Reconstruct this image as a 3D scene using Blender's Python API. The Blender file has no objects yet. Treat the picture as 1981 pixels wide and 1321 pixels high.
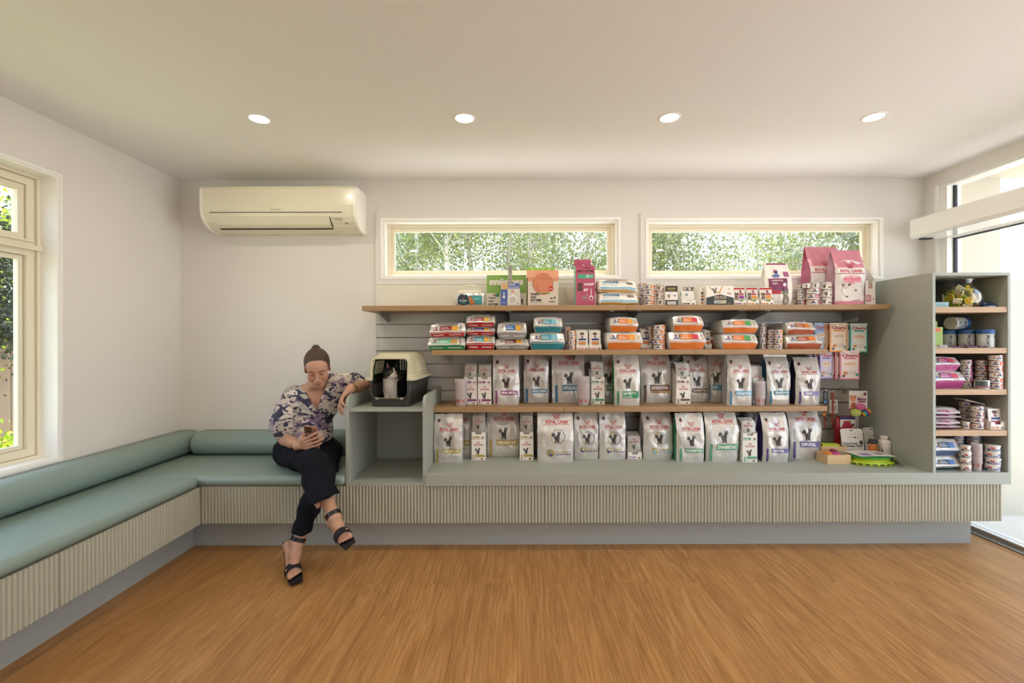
import bpy, bmesh, math, random, time
import numpy as np
from mathutils import Vector, Matrix, noise as mnoise
T0 = time.time()
R = math.radians
C = bpy.context.scene.collection
sc = bpy.context.scene

# ------------------------------------------------------------------ camera, world, sun, exposure
F, VX, VY, HC, KR = 880.0, 999.0, 656.0, 1.309, 0.003
cam_d = bpy.data.cameras.new('camera'); cam = bpy.data.objects.new('camera', cam_d); C.objects.link(cam)
cam.matrix_world = Matrix.Translation((0, 0, HC)) @ Matrix.Rotation(R(90), 4, 'X') @ Matrix.Rotation(-KR, 4, 'Z')
cam_d.sensor_width = 36.0; cam_d.lens = F * 36.0 / 1981.0
cam_d.shift_x = -(VX - 990.5) / 1981.0; cam_d.shift_y = (VY - 660.5) / 1981.0
cam_d.clip_start = 0.05; cam_d.clip_end = 200
sc.camera = cam
sc.view_settings.view_transform = 'Standard'; sc.view_settings.look = 'None'
sc.view_settings.gamma = 1.0; sc.view_settings.use_curve_mapping = False
sc.view_settings.exposure = 0.27
sc.cycles.max_bounces = 10; sc.cycles.diffuse_bounces = 6; sc.cycles.glossy_bounces = 3
sc.cycles.transmission_bounces = 6; sc.cycles.transparent_max_bounces = 12
sc.cycles.sample_clamp_indirect = 6.0; sc.cycles.caustics_reflective = False; sc.cycles.caustics_refractive = False

w = bpy.data.worlds.new('sky'); sc.world = w; w.use_nodes = True
nt = w.node_tree; nt.nodes.clear()
out = nt.nodes.new('ShaderNodeOutputWorld'); bg = nt.nodes.new('ShaderNodeBackground')
tc = nt.nodes.new('ShaderNodeTexCoord'); sx = nt.nodes.new('ShaderNodeSeparateXYZ'); cr = nt.nodes.new('ShaderNodeValToRGB')
nt.links.new(tc.outputs['Generated'], sx.inputs[0]); nt.links.new(sx.outputs['Z'], cr.inputs[0])
cr.color_ramp.elements[0].position = 0.0; cr.color_ramp.elements[0].color = (0.86, 0.92, 1.0, 1)
cr.color_ramp.elements[1].position = 0.6; cr.color_ramp.elements[1].color = (0.56, 0.74, 1.0, 1)
nt.links.new(cr.outputs[0], bg.inputs[0]); bg.inputs[1].default_value = 3.0
nt.links.new(bg.outputs[0], out.inputs[0])

def light(name, kind, loc, rot, energy, color, **kw):
    d = bpy.data.lights.new(name, kind); d.energy = energy; d.color = color
    for k, v in kw.items(): setattr(d, k, v)
    o = bpy.data.objects.new(name, d); C.objects.link(o); o.location = loc; o.rotation_euler = rot
    return o
# sun: high, from beyond the back wall and a little from the left
sun = light('sun', 'SUN', (0, 0, 8), (R(-17), R(8), 0), 10.0, (1.0, 0.97, 0.92), angle=R(0.6))
def portal(name, loc, rot, sx_, sy_):
    o = light(name, 'AREA', loc, rot, 1.0, (1, 1, 1), shape='RECTANGLE', size=sx_, size_y=sy_)
    o.data.cycles.is_portal = True
portal('portal_door', (3.14, 1.15, 1.25), (0, R(90), 0), 2.3, 4.3)
portal('portal_left', (-2.62, 1.7, 1.43), (0, R(-90), 0), 1.6, 1.7)
portal('portal_back_a', (-0.12, 3.55, 1.98), (R(-90), 0, 0), 1.8, 0.46)
portal('portal_back_b', (1.85, 3.55, 1.98), (R(-90), 0, 0), 1.8, 0.46)
portal('portal_front', (1.6, -4.45, 1.25), (R(90), 0, 0), 2.0, 2.3)

# ------------------------------------------------------------------ pixel <-> place
def PX(px, py, y): return (px - KR * (py - 660.5) - VX) * y / F
def PZ(px, py, y): return HC - (py + KR * (px - 990.5) - VY) * y / F
def PP(px, py, y): return Vector((PX(px, py, y), y, PZ(px, py, y)))

# ------------------------------------------------------------------ materials
def lin(h):
    if not isinstance(h, str): return tuple(h)[:3]
    h = h.lstrip('#'); o = []
    for i in (0, 2, 4):
        c = int(h[i:i+2], 16) / 255
        o.append(c / 12.92 if c <= .04045 else ((c + .055) / 1.055) ** 2.4)
    return tuple(o)
_M = {}
def mat(key, col='#ffffff', rough=.5, metal=0.0, emit=0.0, alpha=None, trans=0.0, ior=1.45, coat=0.0, bump=None, var=None, sheen=0.0, spec=None):
    """var: (scale, colour2, fac) adds a noise mottling; bump: (scale, strength[, kind])"""
    if key in _M: return _M[key]
    m = bpy.data.materials.new(key); m.use_nodes = True; n = m.node_tree.nodes; l = m.node_tree.links
    b = n['Principled BSDF']; c = lin(col)
    b.inputs['Base Color'].default_value = (*c, 1); b.inputs['Roughness'].default_value = rough
    b.inputs['Metallic'].default_value = metal; b.inputs['IOR'].default_value = ior
    b.inputs['Transmission Weight'].default_value = trans; b.inputs['Coat Weight'].default_value = coat
    if sheen: b.inputs['Sheen Weight'].default_value = sheen
    if spec is not None: b.inputs['Specular IOR Level'].default_value = spec
    if alpha is not None: b.inputs['Alpha'].default_value = alpha
    if emit: b.inputs['Emission Color'].default_value = (*c, 1); b.inputs['Emission Strength'].default_value = emit
    t = None
    if var or bump:
        t = n.new('ShaderNodeTexCoord')
    if var:
        nz = n.new('ShaderNodeTexNoise'); nz.inputs['Scale'].default_value = var[0]; nz.inputs['Detail'].default_value = 4
        mx = n.new('ShaderNodeMix'); mx.data_type = 'RGBA'
        mx.inputs[6].default_value = (*c, 1); mx.inputs[7].default_value = (*lin(var[1]), 1)
        ml = n.new('ShaderNodeMath'); ml.operation = 'MULTIPLY'; ml.inputs[1].default_value = var[2]
        l.new(t.outputs['Object'], nz.inputs[0]); l.new(nz.outputs[0], ml.inputs[0]); l.new(ml.outputs[0], mx.inputs[0])
        l.new(mx.outputs[2], b.inputs['Base Color'])
    if bump:
        nz = n.new('ShaderNodeTexNoise'); nz.inputs['Scale'].default_value = bump[0]; nz.inputs['Detail'].default_value = 3
        bp = n.new('ShaderNodeBump'); bp.inputs['Strength'].default_value = bump[1]; bp.inputs['Distance'].default_value = 0.01
        l.new(t.outputs['Object'], nz.inputs[0]); l.new(nz.outputs[0], bp.inputs['Height']); l.new(bp.outputs[0], b.inputs['Normal'])
    _M[key] = m; return m
def ink(h, rough=.45): return mat('ink_' + h.strip('#') + ('' if rough == .45 else '_%02d' % int(rough*100)), h, rough)

# ------------------------------------------------------------------ objects
def tag(o, label=None, cat=None, group=None, kind=None):
    if label: o['label'] = label
    if cat: o['category'] = cat
    if group: o['group'] = group
    if kind: o['kind'] = kind
    return o
def empty(name, loc=(0, 0, 0), label=None, cat=None, group=None, rz=0.0):
    o = bpy.data.objects.new(name, None); C.objects.link(o); o.location = loc; o.rotation_euler.z = rz
    o.empty_display_size = .05
    return tag(o, label, cat, group)

_fc = {}
def glyphs(s, bold=0.0):
    k = (s, bold)
    if k in _fc: return _fc[k]
    cu = bpy.data.curves.new('t', 'FONT'); cu.body = s; cu.resolution_u = 2; cu.offset = bold
    ob = bpy.data.objects.new('t', cu); C.objects.link(ob)
    bpy.context.view_layer.update()
    dg = bpy.context.evaluated_depsgraph_get(); me = ob.evaluated_get(dg).to_mesh()
    vs = [tuple(v.co)[:2] for v in me.vertices]; fs = [tuple(p.vertices) for p in me.polygons]
    ob.evaluated_get(dg).to_mesh_clear(); bpy.data.objects.remove(ob); bpy.data.curves.remove(cu)
    xs = [v[0] for v in vs]; ys = [v[1] for v in vs]
    x0, x1, y0, y1 = min(xs), max(xs), min(ys), max(ys)
    vs = [((x - x0) / (x1 - x0), (y - y0) / (y1 - y0)) for x, y in vs]
    _fc[k] = (vs, fs, (x1 - x0) / (y1 - y0)); return _fc[k]

class MB:
    """collects geometry with materials; .obj() links it as ONE mesh object"""
    def __init__(s): s.v = []; s.f = []; s.m = []; s.mats = []; s.sm = []
    def mi(s, m):
        if m not in s.mats: s.mats.append(m)
        return s.mats.index(m)
    def add(s, vs, fs, m, smooth=False):
        o = len(s.v); k = s.mi(m); s.v += [tuple(v) for v in vs]
        for f in fs: s.f.append(tuple(i + o for i in f)); s.m.append(k); s.sm.append(smooth)
    def box(s, a, b, m, bev=0.0, M=None):
        (x0, y0, z0), (x1, y1, z1) = a, b
        if bev <= 0:
            vs = [(x, y, z) for x in (x0, x1) for y in (y0, y1) for z in (z0, z1)]
            fs = [(0, 1, 3, 2), (4, 6, 7, 5), (0, 4, 5, 1), (2, 3, 7, 6), (0, 2, 6, 4), (1, 5, 7, 3)]
        else:
            bm = bmesh.new(); bmesh.ops.create_cube(bm, size=1)
            for v in bm.verts: v.co = Vector(((x0+x1)/2 + v.co.x*(x1-x0), (y0+y1)/2 + v.co.y*(y1-y0), (z0+z1)/2 + v.co.z*(z1-z0)))
            bmesh.ops.bevel(bm, geom=bm.edges[:], offset=min(bev, .49*min(x1-x0, y1-y0, z1-z0)), segments=2, affect='EDGES', profile=.6)
            bm.verts.index_update(); vs = [v.co.copy() for v in bm.verts]; fs = [[v.index for v in f.verts] for f in bm.faces]; bm.free()
        if M is not None: vs = [M @ Vector(v) for v in vs]
        s.add(vs, fs, m, False)
    def lathe(s, prof, m, n=24, c=(0, 0, 0), axis='z', M=None, caps=True, ms=None):
        vs = []; fs = []
        for r_, h in prof:
            for i in range(n):
                a = 2 * math.pi * i / n; vs.append((r_*math.cos(a), r_*math.sin(a), h))
        for j in range(len(prof) - 1):
            for i in range(n): fs.append((j*n+i, j*n+(i+1) % n, (j+1)*n+(i+1) % n, (j+1)*n+i))
        if caps:
            fs.append(tuple(range(n))[::-1]); fs.append(tuple((len(prof)-1)*n+i for i in range(n)))
        if axis == 'x': vs = [(h, x, y) for x, y, h in vs]
        if axis == 'y': vs = [(x, h, y) for x, y, h in vs]
        vs = [(x+c[0], y+c[1], z+c[2]) for x, y, z in vs]
        if M is not None: vs = [M @ Vector(v) for v in vs]
        if ms:
            o = len(s.v); s.v += [tuple(v) for v in vs]
            for q, f in enumerate(fs):
                j = q // n; s.f.append(tuple(i+o for i in f)); s.m.append(s.mi(ms[min(j, len(ms)-1)] if j < len(prof)-1 else ms[0 if q == len(fs)-2 else -1])); s.sm.append(len(f) == 4)
        else: 
            o = len(s.v); k = s.mi(m); s.v += [tuple(v) for v in vs]
            for f in fs: s.f.append(tuple(i+o for i in f)); s.m.append(k); s.sm.append(len(f) == 4)
    def prism(s, pts, d, m, plane='xz', c=(0, 0, 0), smooth=False):
        """pts 2D outline, extruded by d along the third axis from c"""
        n = len(pts); vs = []
        for t in (0, d):
            for a, b in pts:
                vs.append({'xz': (a, t, b), 'yz': (t, a, b), 'xy': (a, b, t)}[plane])
        vs = [(x+c[0], y+c[1], z+c[2]) for x, y, z in vs]
        s.add(vs, [tuple(range(n))[::-1], tuple(range(n, 2*n))], m)
        s.add(vs, [(i, (i+1) % n, n+(i+1) % n, n+i) for i in range(n)], m, smooth)
    def tube(s, pts, r, m, n=8, caps=True):
        pts = [Vector(p) for p in pts]; rs = r if isinstance(r, (list, tuple)) else [r]*len(pts)
        vs = []; up = Vector((0, 0, 1))
        for i, p in enumerate(pts):
            d = (pts[min(i+1, len(pts)-1)] - pts[max(i-1, 0)]).normalized()
            a = d.cross(up if abs(d.z) < .95 else Vector((1, 0, 0))).normalized(); b = d.cross(a)
            for k in range(n):
                t = 2*math.pi*k/n; vs.append(p + (a*math.cos(t) + b*math.sin(t))*rs[i])
        fs = [(i*n+k, i*n+(k+1) % n, (i+1)*n+(k+1) % n, (i+1)*n+k) for i in range(len(pts)-1) for k in range(n)]
        s.add(vs, fs, m, True)
        if caps: s.add(vs, [tuple(range(n))[::-1], tuple((len(pts)-1)*n+k for k in range(n))], m)
    def grid(s, G, m, smooth=True, flip=False):
        h = len(G); w_ = len(G[0]); vs = [p for row in G for p in row]
        fs = [(j*w_+i, j*w_+i+1, (j+1)*w_+i+1, (j+1)*w_+i) for j in range(h-1) for i in range(w_-1)]
        if flip: fs = [f[::-1] for f in fs]
        s.add(vs, fs, m, smooth)
    def obj(s, name, parent=None, loc=None, rz=None, bevel=0.0, merge=False):
        me = bpy.data.meshes.new(name); me.from_pydata(s.v, [], s.f)
        for m in s.mats: me.materials.append(m)
        me.polygons.foreach_set('material_index', s.m); me.polygons.foreach_set('use_smooth', s.sm); me.update()
        if merge:
            bm = bmesh.new(); bm.from_mesh(me); bmesh.ops.remove_doubles(bm, verts=bm.verts, dist=1e-5); bmesh.ops.recalc_face_normals(bm, faces=bm.faces); bm.to_mesh(me); bm.free()
        o = bpy.data.objects.new(name, me); C.objects.link(o)
        if parent is not None: o.parent = parent
        if loc is not None: o.location = loc
        if rz is not None: o.rotation_euler.z = rz
        if bevel:
            b = o.modifiers.new('b', 'BEVEL'); b.width = bevel; b.segments = 2; b.limit_method = 'ANGLE'; b.angle_limit = R(40)
        return o

class Art:
    """flat printed graphics laid on a surface S(u,v); u,v in 0..1, W,H its size in metres"""
    def __init__(s, mb, S, W, H, nrm=None, eps=.0006): s.mb, s.S, s.W, s.H, s.e = mb, S, W, H, eps; s.k = 0; s.q = getattr(S, 'q', (.01, .01)); s.n = nrm or (lambda u, v: Vector((0, -1, 0)))
    def _p(s, u, v): return Vector(s.S(u, v)) + s.n(u, v) * s.e * (1 + s.k * .6)
    def rect(s, u0, v0, u1, v1, c, n=None, sk=0):
        nu, nv = max((n or (1, 1))[0], math.ceil(abs(u1-u0)*s.q[0])), max((n or (1, 1))[1], math.ceil(abs(v1-v0)*s.q[1]))
        G = [[s._p(u0 + (u1-u0)*i/nu + sk*j/nv, v0 + (v1-v0)*j/nv) for i in range(nu+1)] for j in range(nv+1)]
        s.mb.grid(G, c if not isinstance(c, str) else ink(c)); s.k += 1
    def poly(s, pts, c):
        s.mb.add([s._p(u, v) for u, v in pts], [tuple(range(len(pts)))], c if not isinstance(c, str) else ink(c)); s.k += .2
    def ell(s, u, v, r, c, n=14, ry=None):
        ru, rv = r / s.W, (ry or r) / s.H; c = c if not isinstance(c, str) else ink(c)
        if max(ru*s.q[0], rv*s.q[1]) > 1.2:
            m_ = math.ceil(max(ru*s.q[0], rv*s.q[1]))
            G = [[s._p(u + ru*j/m_*math.cos(2*math.pi*i/n), v + rv*j/m_*math.sin(2*math.pi*i/n)) for i in range(n+1)] for j in range(m_+1)]
            s.mb.grid(G, c); s.k += .2; return
        s.poly([(u + ru*math.cos(2*math.pi*i/n), v + rv*math.sin(2*math.pi*i/n)) for i in range(n)], c)
    def ring(s, u, v, r, t, cs, n=28, a0=0, a1=360):
        for i in range(n):
            p, q = R(a0 + (a1-a0)*i/n), R(a0 + (a1-a0)*(i+1)/n)
            P = [(u + rr*math.cos(a)/s.W, v + rr*math.sin(a)/s.H) for rr, a in ((r, p), (r, q), (r-t, q), (r-t, p))]
            c = cs[i*len(cs)//n]; s.mb.add([s._p(*x) for x in P], [(0, 1, 2, 3)], ink(c))
    def text(s, t, u0, v0, c, w=None, h=None, bold=.02, up=False, mid=False):
        """u0,v0 lower left; w: width in u (keeps proportion unless h given too)"""
        vs, fs, asp = glyphs(t, bold)
        if up:
            hm = (h*s.H if h else None); wm = w*s.W if w else None     # runs upwards: w = thickness in u, h = length in v
            if wm is None: wm = hm/asp
            if hm is None: hm = wm*asp
            P = [s._p(u0 + (wm/s.W)*(1-y), v0 + (hm/s.H)*x) for x, y in vs]
        else:
            if w and not h: h = w*s.W/asp/s.H
            if h and not w: w = h*s.H*asp/s.W
            if mid: u0 -= w/2
            P = [s._p(u0 + w*x, v0 + h*y) for x, y in vs]
        s.mb.add(P, fs, ink(c)); s.k += .3
    def cat(s, u, v, h, c='#3a3835'):
        """standing long-haired cat emblem, height h in metres, centre of feet at u,v"""
        q = lambda x, y: (u + x*h/s.W, v + y*h/s.H)
        P = lambda pts, cc=c: s.poly([q(*p) for p in pts], cc)
        P([(-.22, .28), (-.1, .2), (.08, .2), (.16, .32), (.2, .6), (.1, .7), (-.04, .62), (-.16, .5)])
        P([(0, .62), (.03, .88), (.07, .99), (.12, .88), (.2, .88), (.27, 1.0), (.29, .8), (.25, .68), (.12, .6)])
        P([(-.42, .52), (-.46, .68), (-.38, .82), (-.24, .82), (-.17, .68), (-.24, .54)])
        P([(-.22, .6), (-.14, .5), (-.08, .3), (-.2, .28), (-.28, .45)])
        for x in (-.16, -.02, .1): P([(x-.03, .04), (x+.05, .04), (x+.06, .28), (x-.04, .28)])
        for x in (-.17, .08): P([(x-.05, 0), (x+.12, 0), (x+.1, .05), (x-.05, .05)])
        for a, b in ((.1, .8), (.2, .8)): P([(a-.015, b), (a+.025, b), (a+.025, b+.03), (a-.015, b+.03)], '#d8d5cc')
        for (a, b) in ((.02, .5), (-.06, .42), (.07, .38), (.12, .55), (-.34, .66), (-.3, .74), (.0, .3)):
            P([(a-.02, b), (a+.006, b-.01), (a+.012, b+.06), (a-.006, b+.05)], '#9a978f')
    def crown(s, u, v, w, c='#b3202c'):
        """row of dotted points over a band: width w in metres"""
        q = lambda x, y: (u + x*w/s.W, v + y*w/s.H)
        for i in range(6):
            x = (i-2.5)/5.6; b = -.05 + abs(x)*.35*abs(x)
            s.poly([q(x*.60-.022, b+.08), q(x*.60+.022, b+.08), q(x*.92+.034, .34+b), q(x*.92-.034, .34+b)], c)
            s.poly([q(x*1.0-.045, b+.41), q(x*1.0+.045, b+.41), q(x*1.04+.04, b+.50), q(x*1.04-.04, b+.50)], c)
        s.poly([q(-.3, -.08), q(.3, -.08), q(.32, -.01), q(-.32, -.01)], c)
    def rclogo(s, u, v, w, c='#b3202c'):
        """crown, two-word name and an underline, all w wide (in u), v = underline"""
        s.text('ROYAL CANIN', u - w*.43, v + .018, c, w=w*.86, h=.14*w*s.W/s.H, bold=.03)
        s.rect(u - w/2, v, u + w/2, v + .006 + .0*w, c)
        s.crown(u, v + .03 + .19*w*s.W/s.H, w*.34*s.W, c)
def surf(G):
    h = len(G)-1; w_ = len(G[0])-1
    def S(u, v):
        x = min(max(u, 0), 1)*w_; y = min(max(v, 0), 1)*h; i = min(int(x), w_-1); j = min(int(y), h-1); a = x-i; b = y-j
        return (G[j][i]*(1-a)+G[j][i+1]*a)*(1-b) + (G[j+1][i]*(1-a)+G[j+1][i+1]*a)*b
    S.q = (w_, h); return S
def flat(x0, z0, x1, z1, y):
    return lambda u, v: Vector((x0+(x1-x0)*u, y, z0+(z1-z0)*v))
def copy_tree(o, parent=None, label=None):
    c = o.copy(); C.objects.link(c)
    if parent is not None: c.parent = parent
    for ch in list(o.children): copy_tree(ch, c)
    if label: c['label'] = label
    return c
# ------------------------------------------------------------------ surfaces
WALL = mat('wall_paint', '#e3dfd8', .85, bump=(180, .04)); CEIL = mat('ceiling_paint', '#efeeee', .9)
TRIM = mat('white_trim', '#f4f2ec', .35); CREAM = mat('cream_frame', '#e9e0c8', .4)
SAGE = mat('sage_laminate', '#a1a59a', .5, bump=(400, .03)); SAGEF = mat('sage_fluting', '#b0af9c', .5)
PLIN = mat('grey_green_plinth', '#a2a6a0', .5); UPH = mat('sage_vinyl', '#86988f', .42, bump=(500, .05))
ALU = mat('aluminium', '#b9b9b6', .35, 1.0); DARK = mat('dark_rubber', '#1c1d1f', .6); GLASSY = None
def glass_mat():
    m = bpy.data.materials.new('window_glass'); m.use_nodes = True; n = m.node_tree.nodes; l = m.node_tree.links; n.clear()
    o = n.new('ShaderNodeOutputMaterial'); t = n.new('ShaderNodeBsdfTransparent'); g = n.new('ShaderNodeBsdfGlossy'); g.inputs['Roughness'].default_value = .02
    w_ = n.new('ShaderNodeLayerWeight'); p = n.new('ShaderNodeMath'); p.operation = 'POWER'; p.inputs[1].default_value = 5; l.new(w_.outputs['Facing'], p.inputs[0])
    f = n.new('ShaderNodeMath'); f.operation = 'MULTIPLY_ADD'; f.inputs[1].default_value = .9; f.inputs[2].default_value = .035; l.new(p.outputs[0], f.inputs[0]); x = n.new('ShaderNodeMixShader')
    l.new(f.outputs[0], x.inputs[0]); l.new(t.outputs[0], x.inputs[1]); l.new(g.outputs[0], x.inputs[2]); l.new(x.outputs[0], o.inputs[0])
    return m
GLASS = glass_mat()

def wood_floor():
    m = bpy.data.materials.new('oak_plank_floor'); m.use_nodes = True; n = m.node_tree.nodes; l = m.node_tree.links; b = n['Principled BSDF']
    tc = n.new('ShaderNodeTexCoord'); mp = n.new('ShaderNodeMapping'); mp.inputs['Rotation'].default_value[2] = R(90)
    l.new(tc.outputs['Object'], mp.inputs[0])
    br = n.new('ShaderNodeTexBrick'); br.inputs['Scale'].default_value = 1; br.inputs['Brick Width'].default_value = 1.22; br.inputs['Row Height'].default_value = .178
    br.inputs['Mortar Size'].default_value = .0009; br.inputs['Mortar Smooth'].default_value = .3; br.offset = .37
    br.inputs['Color1'].default_value = (0, 0, 0, 1); br.inputs['Color2'].default_value = (1, 1, 1, 1); br.inputs['Mortar'].default_value = (.5, .5, .5, 1)
    l.new(mp.outputs[0], br.inputs[0])
    # shift grain per plank
    ad = n.new('ShaderNodeVectorMath'); ad.operation = 'MULTIPLY_ADD'; ad.inputs[1].default_value = (7.3, 3.1, 5.7)
    l.new(br.outputs['Color'], ad.inputs[0]); l.new(tc.outputs['Object'], ad.inputs[2])
    def nz(sx_, sy_, scale, det, dist, rough=.6):
        mm = n.new('ShaderNodeMapping'); mm.inputs['Scale'].default_value = (sx_, sy_, 1); l.new(ad.outputs[0], mm.inputs[0])
        t = n.new('ShaderNodeTexNoise'); t.inputs['Scale'].default_value = scale; t.inputs['Detail'].default_value = det; t.inputs['Distortion'].default_value = dist
        t.inputs['Roughness'].default_value = rough; l.new(mm.outputs[0], t.inputs[0]); return t
    g1 = nz(9, 1.0, 1.5, 5, 2.6, .55); g2 = nz(70, 2.6, 2.0, 4, .5, .6); g3 = nz(3, .5, 1.0, 2, .8)
    r1 = n.new('ShaderNodeValToRGB'); e = r1.color_ramp.elements
    e[0].position = .28; e[0].color = (*lin('#a37443'), 1); e[1].position = .72; e[1].color = (*lin('#c49762'), 1)
    k = r1.color_ramp.elements.new(.5); k.color = (*lin('#b5864f'), 1)
    l.new(g1.outputs[0], r1.inputs[0])
    m1 = n.new('ShaderNodeMix'); m1.data_type = 'RGBA'; m1.blend_type = 'MULTIPLY'
    r2 = n.new('ShaderNodeValToRGB'); r2.color_ramp.elements[0].position = .35; r2.color_ramp.elements[0].color = (.78, .72, .66, 1); r2.color_ramp.elements[1].position = .62; r2.color_ramp.elements[1].color = (1, 1, 1, 1)
    l.new(g2.outputs[0], r2.inputs[0]); m1.inputs[0].default_value = .6; l.new(r1.outputs[0], m1.inputs[6]); l.new(r2.outputs[0], m1.inputs[7])
    m2 = n.new('ShaderNodeMix'); m2.data_type = 'RGBA'; m2.blend_type = 'MULTIPLY'; r3 = n.new('ShaderNodeValToRGB')
    r3.color_ramp.elements[0].position = .3; r3.color_ramp.elements[0].color = (.8, .76, .72, 1); r3.color_ramp.elements[1].position = .7; r3.color_ramp.elements[1].color = (1.05, 1.03, 1, 1)
    l.new(g3.outputs[0], r3.inputs[0]); m2.inputs[0].default_value = .8; l.new(m1.outputs[2], m2.inputs[6]); l.new(r3.outputs[0], m2.inputs[7])
    m3 = n.new('ShaderNodeMix'); m3.data_type = 'RGBA'; m3.blend_type = 'MULTIPLY'; m3.inputs[7].default_value = (.74, .70, .66, 1)
    l.new(br.outputs['Fac'], m3.inputs[0]); l.new(m2.outputs[2], m3.inputs[6]); l.new(m3.outputs[2], b.inputs['Base Color'])
    wm = n.new('ShaderNodeMapping'); wm.inputs['Scale'].default_value = (1.0, .10, 1); l.new(ad.outputs[0], wm.inputs[0])
    wv = n.new('ShaderNodeTexWave'); wv.wave_type = 'BANDS'; wv.bands_direction = 'X'; wv.inputs['Scale'].default_value = 16; wv.inputs['Distortion'].default_value = 9; wv.inputs['Detail'].default_value = 3; wv.inputs['Detail Scale'].default_value = 1.6; l.new(wm.outputs[0], wv.inputs[0])
    r4 = n.new('ShaderNodeValToRGB'); r4.color_ramp.elements[0].position = .0; r4.color_ramp.elements[0].color = (.70, .62, .55, 1); r4.color_ramp.elements[1].position = .45; r4.color_ramp.elements[1].color = (1, 1, 1, 1); l.new(wv.outputs['Fac'], r4.inputs[0])
    m4 = n.new('ShaderNodeMix'); m4.data_type = 'RGBA'; m4.blend_type = 'MULTIPLY'; m4.inputs[0].default_value = .42; l.new(m3.outputs[2], m4.inputs[6]); l.new(r4.outputs[0], m4.inputs[7]); l.new(m4.outputs[2], b.inputs['Base Color'])
    b.inputs['Roughness'].default_value = .38; b.inputs['Specular IOR Level'].default_value = .4
    bp = n.new('ShaderNodeBump'); bp.inputs['Strength'].default_value = .08; bp.inputs['Distance'].default_value = .003; l.new(g2.outputs[0], bp.inputs['Height']); l.new(bp.outputs[0], b.inputs['Normal'])
    return m
def wood_shelf(key, c1, c2):
    m = bpy.data.materials.new(key); m.use_nodes = True; n = m.node_tree.nodes; l = m.node_tree.links; b = n['Principled BSDF']
    tc = n.new('ShaderNodeTexCoord'); mm = n.new('ShaderNodeMapping'); mm.inputs['Scale'].default_value = (1.2, 40, 40); l.new(tc.outputs['Object'], mm.inputs[0])
    t = n.new('ShaderNodeTexNoise'); t.inputs['Scale'].default_value = 2; t.inputs['Detail'].default_value = 5; l.new(mm.outputs[0], t.inputs[0])
    r = n.new('ShaderNodeValToRGB'); r.color_ramp.elements[0].position = .3; r.color_ramp.elements[0].color = (*lin(c1), 1); r.color_ramp.elements[1].position = .7; r.color_ramp.elements[1].color = (*lin(c2), 1)
    l.new(t.outputs[0], r.inputs[0]); l.new(r.outputs[0], b.inputs['Base Color']); b.inputs['Roughness'].default_value = .5
    return m
OAK = wood_shelf('shelf_wood', '#957650', '#a88761'); PINE = wood_shelf('pine_wood', '#c9a678', '#d9bb8e'); OAKT = wood_shelf('tower_shelf_wood', '#ad8b69', '#bb9b79')

XL, XR, YB, YF, H = -2.508, 3.045, 3.4, -4.4, 2.5025
def struct(mb, name, **kw):
    o = mb.obj(name, **kw); o['kind'] = 'structure'; return o
b = MB(); b.box((XL-.2, YF-.1, -.1), (3.06, YB+.1, 0), wood_floor()); struct(b, 'floor')
b = MB(); b.box((XL-.2, YF-.1, H), (XR+.2, YB+.15, H+.1), CEIL); struct(b, 'ceiling')

def wall_with_holes(name, axis, c0, c1, a0, a1, z0, z1, holes, m):
    """axis 'y': wall spans x, thick c0..c1 in y. axis 'x': wall spans y."""
    xs = sorted({a0, a1, *[h[0] for h in holes], *[h[1] for h in holes]}); b = MB()
    for i in range(len(xs)-1):
        p, q = xs[i], xs[i+1]; hs = sorted([h for h in holes if h[0] <= p+1e-6 and h[1] >= q-1e-6], key=lambda h: h[2]); z = z0
        segs = []
        for h in hs: segs.append((z, h[2])); z = h[3]
        segs.append((z, z1))
        for u, v in segs:
            if v-u > 1e-4:
                if axis == 'y': b.box((p, c0, u), (q, c1, v), m)
                else: b.box((c0, p, u), (c1, q, v), m)
    return struct(b, name)
# back windows (x0,x1,z0,z1) measured on the wall plane
W1 = (PX(738, 480, YB), PX(1199, 480, YB), PZ(970, 539, YB), PZ(970, 423, YB))
W2 = (PX(1249, 480, YB), PX(1705, 480, YB), PZ(1470, 539, YB), PZ(1470, 423, YB))
wall_with_holes('wall_back', 'y', YB, YB+.16, XL-.16, XR+.16, -.02, H+.1, [W1, W2], WALL)
LW = (0.85, 2.50, 0.66, 2.212)
wall_with_holes('wall_left', 'x', XL-.16, XL, YF, YB, -.02, H+.1, [LW], WALL)
RD = (-1.0, 3.30, 0.0, 2.41)
wall_with_holes('wall_right', 'x', XR, XR+.14, YF, YB, -.02, H+.1, [RD], WALL)
FW = (.6, 2.6, 0.12, 2.38)
wall_with_holes('wall_front', 'y', YF-.16, YF, XL-.16, XR+.16, -.02, H+.1, [FW], WALL)

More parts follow.
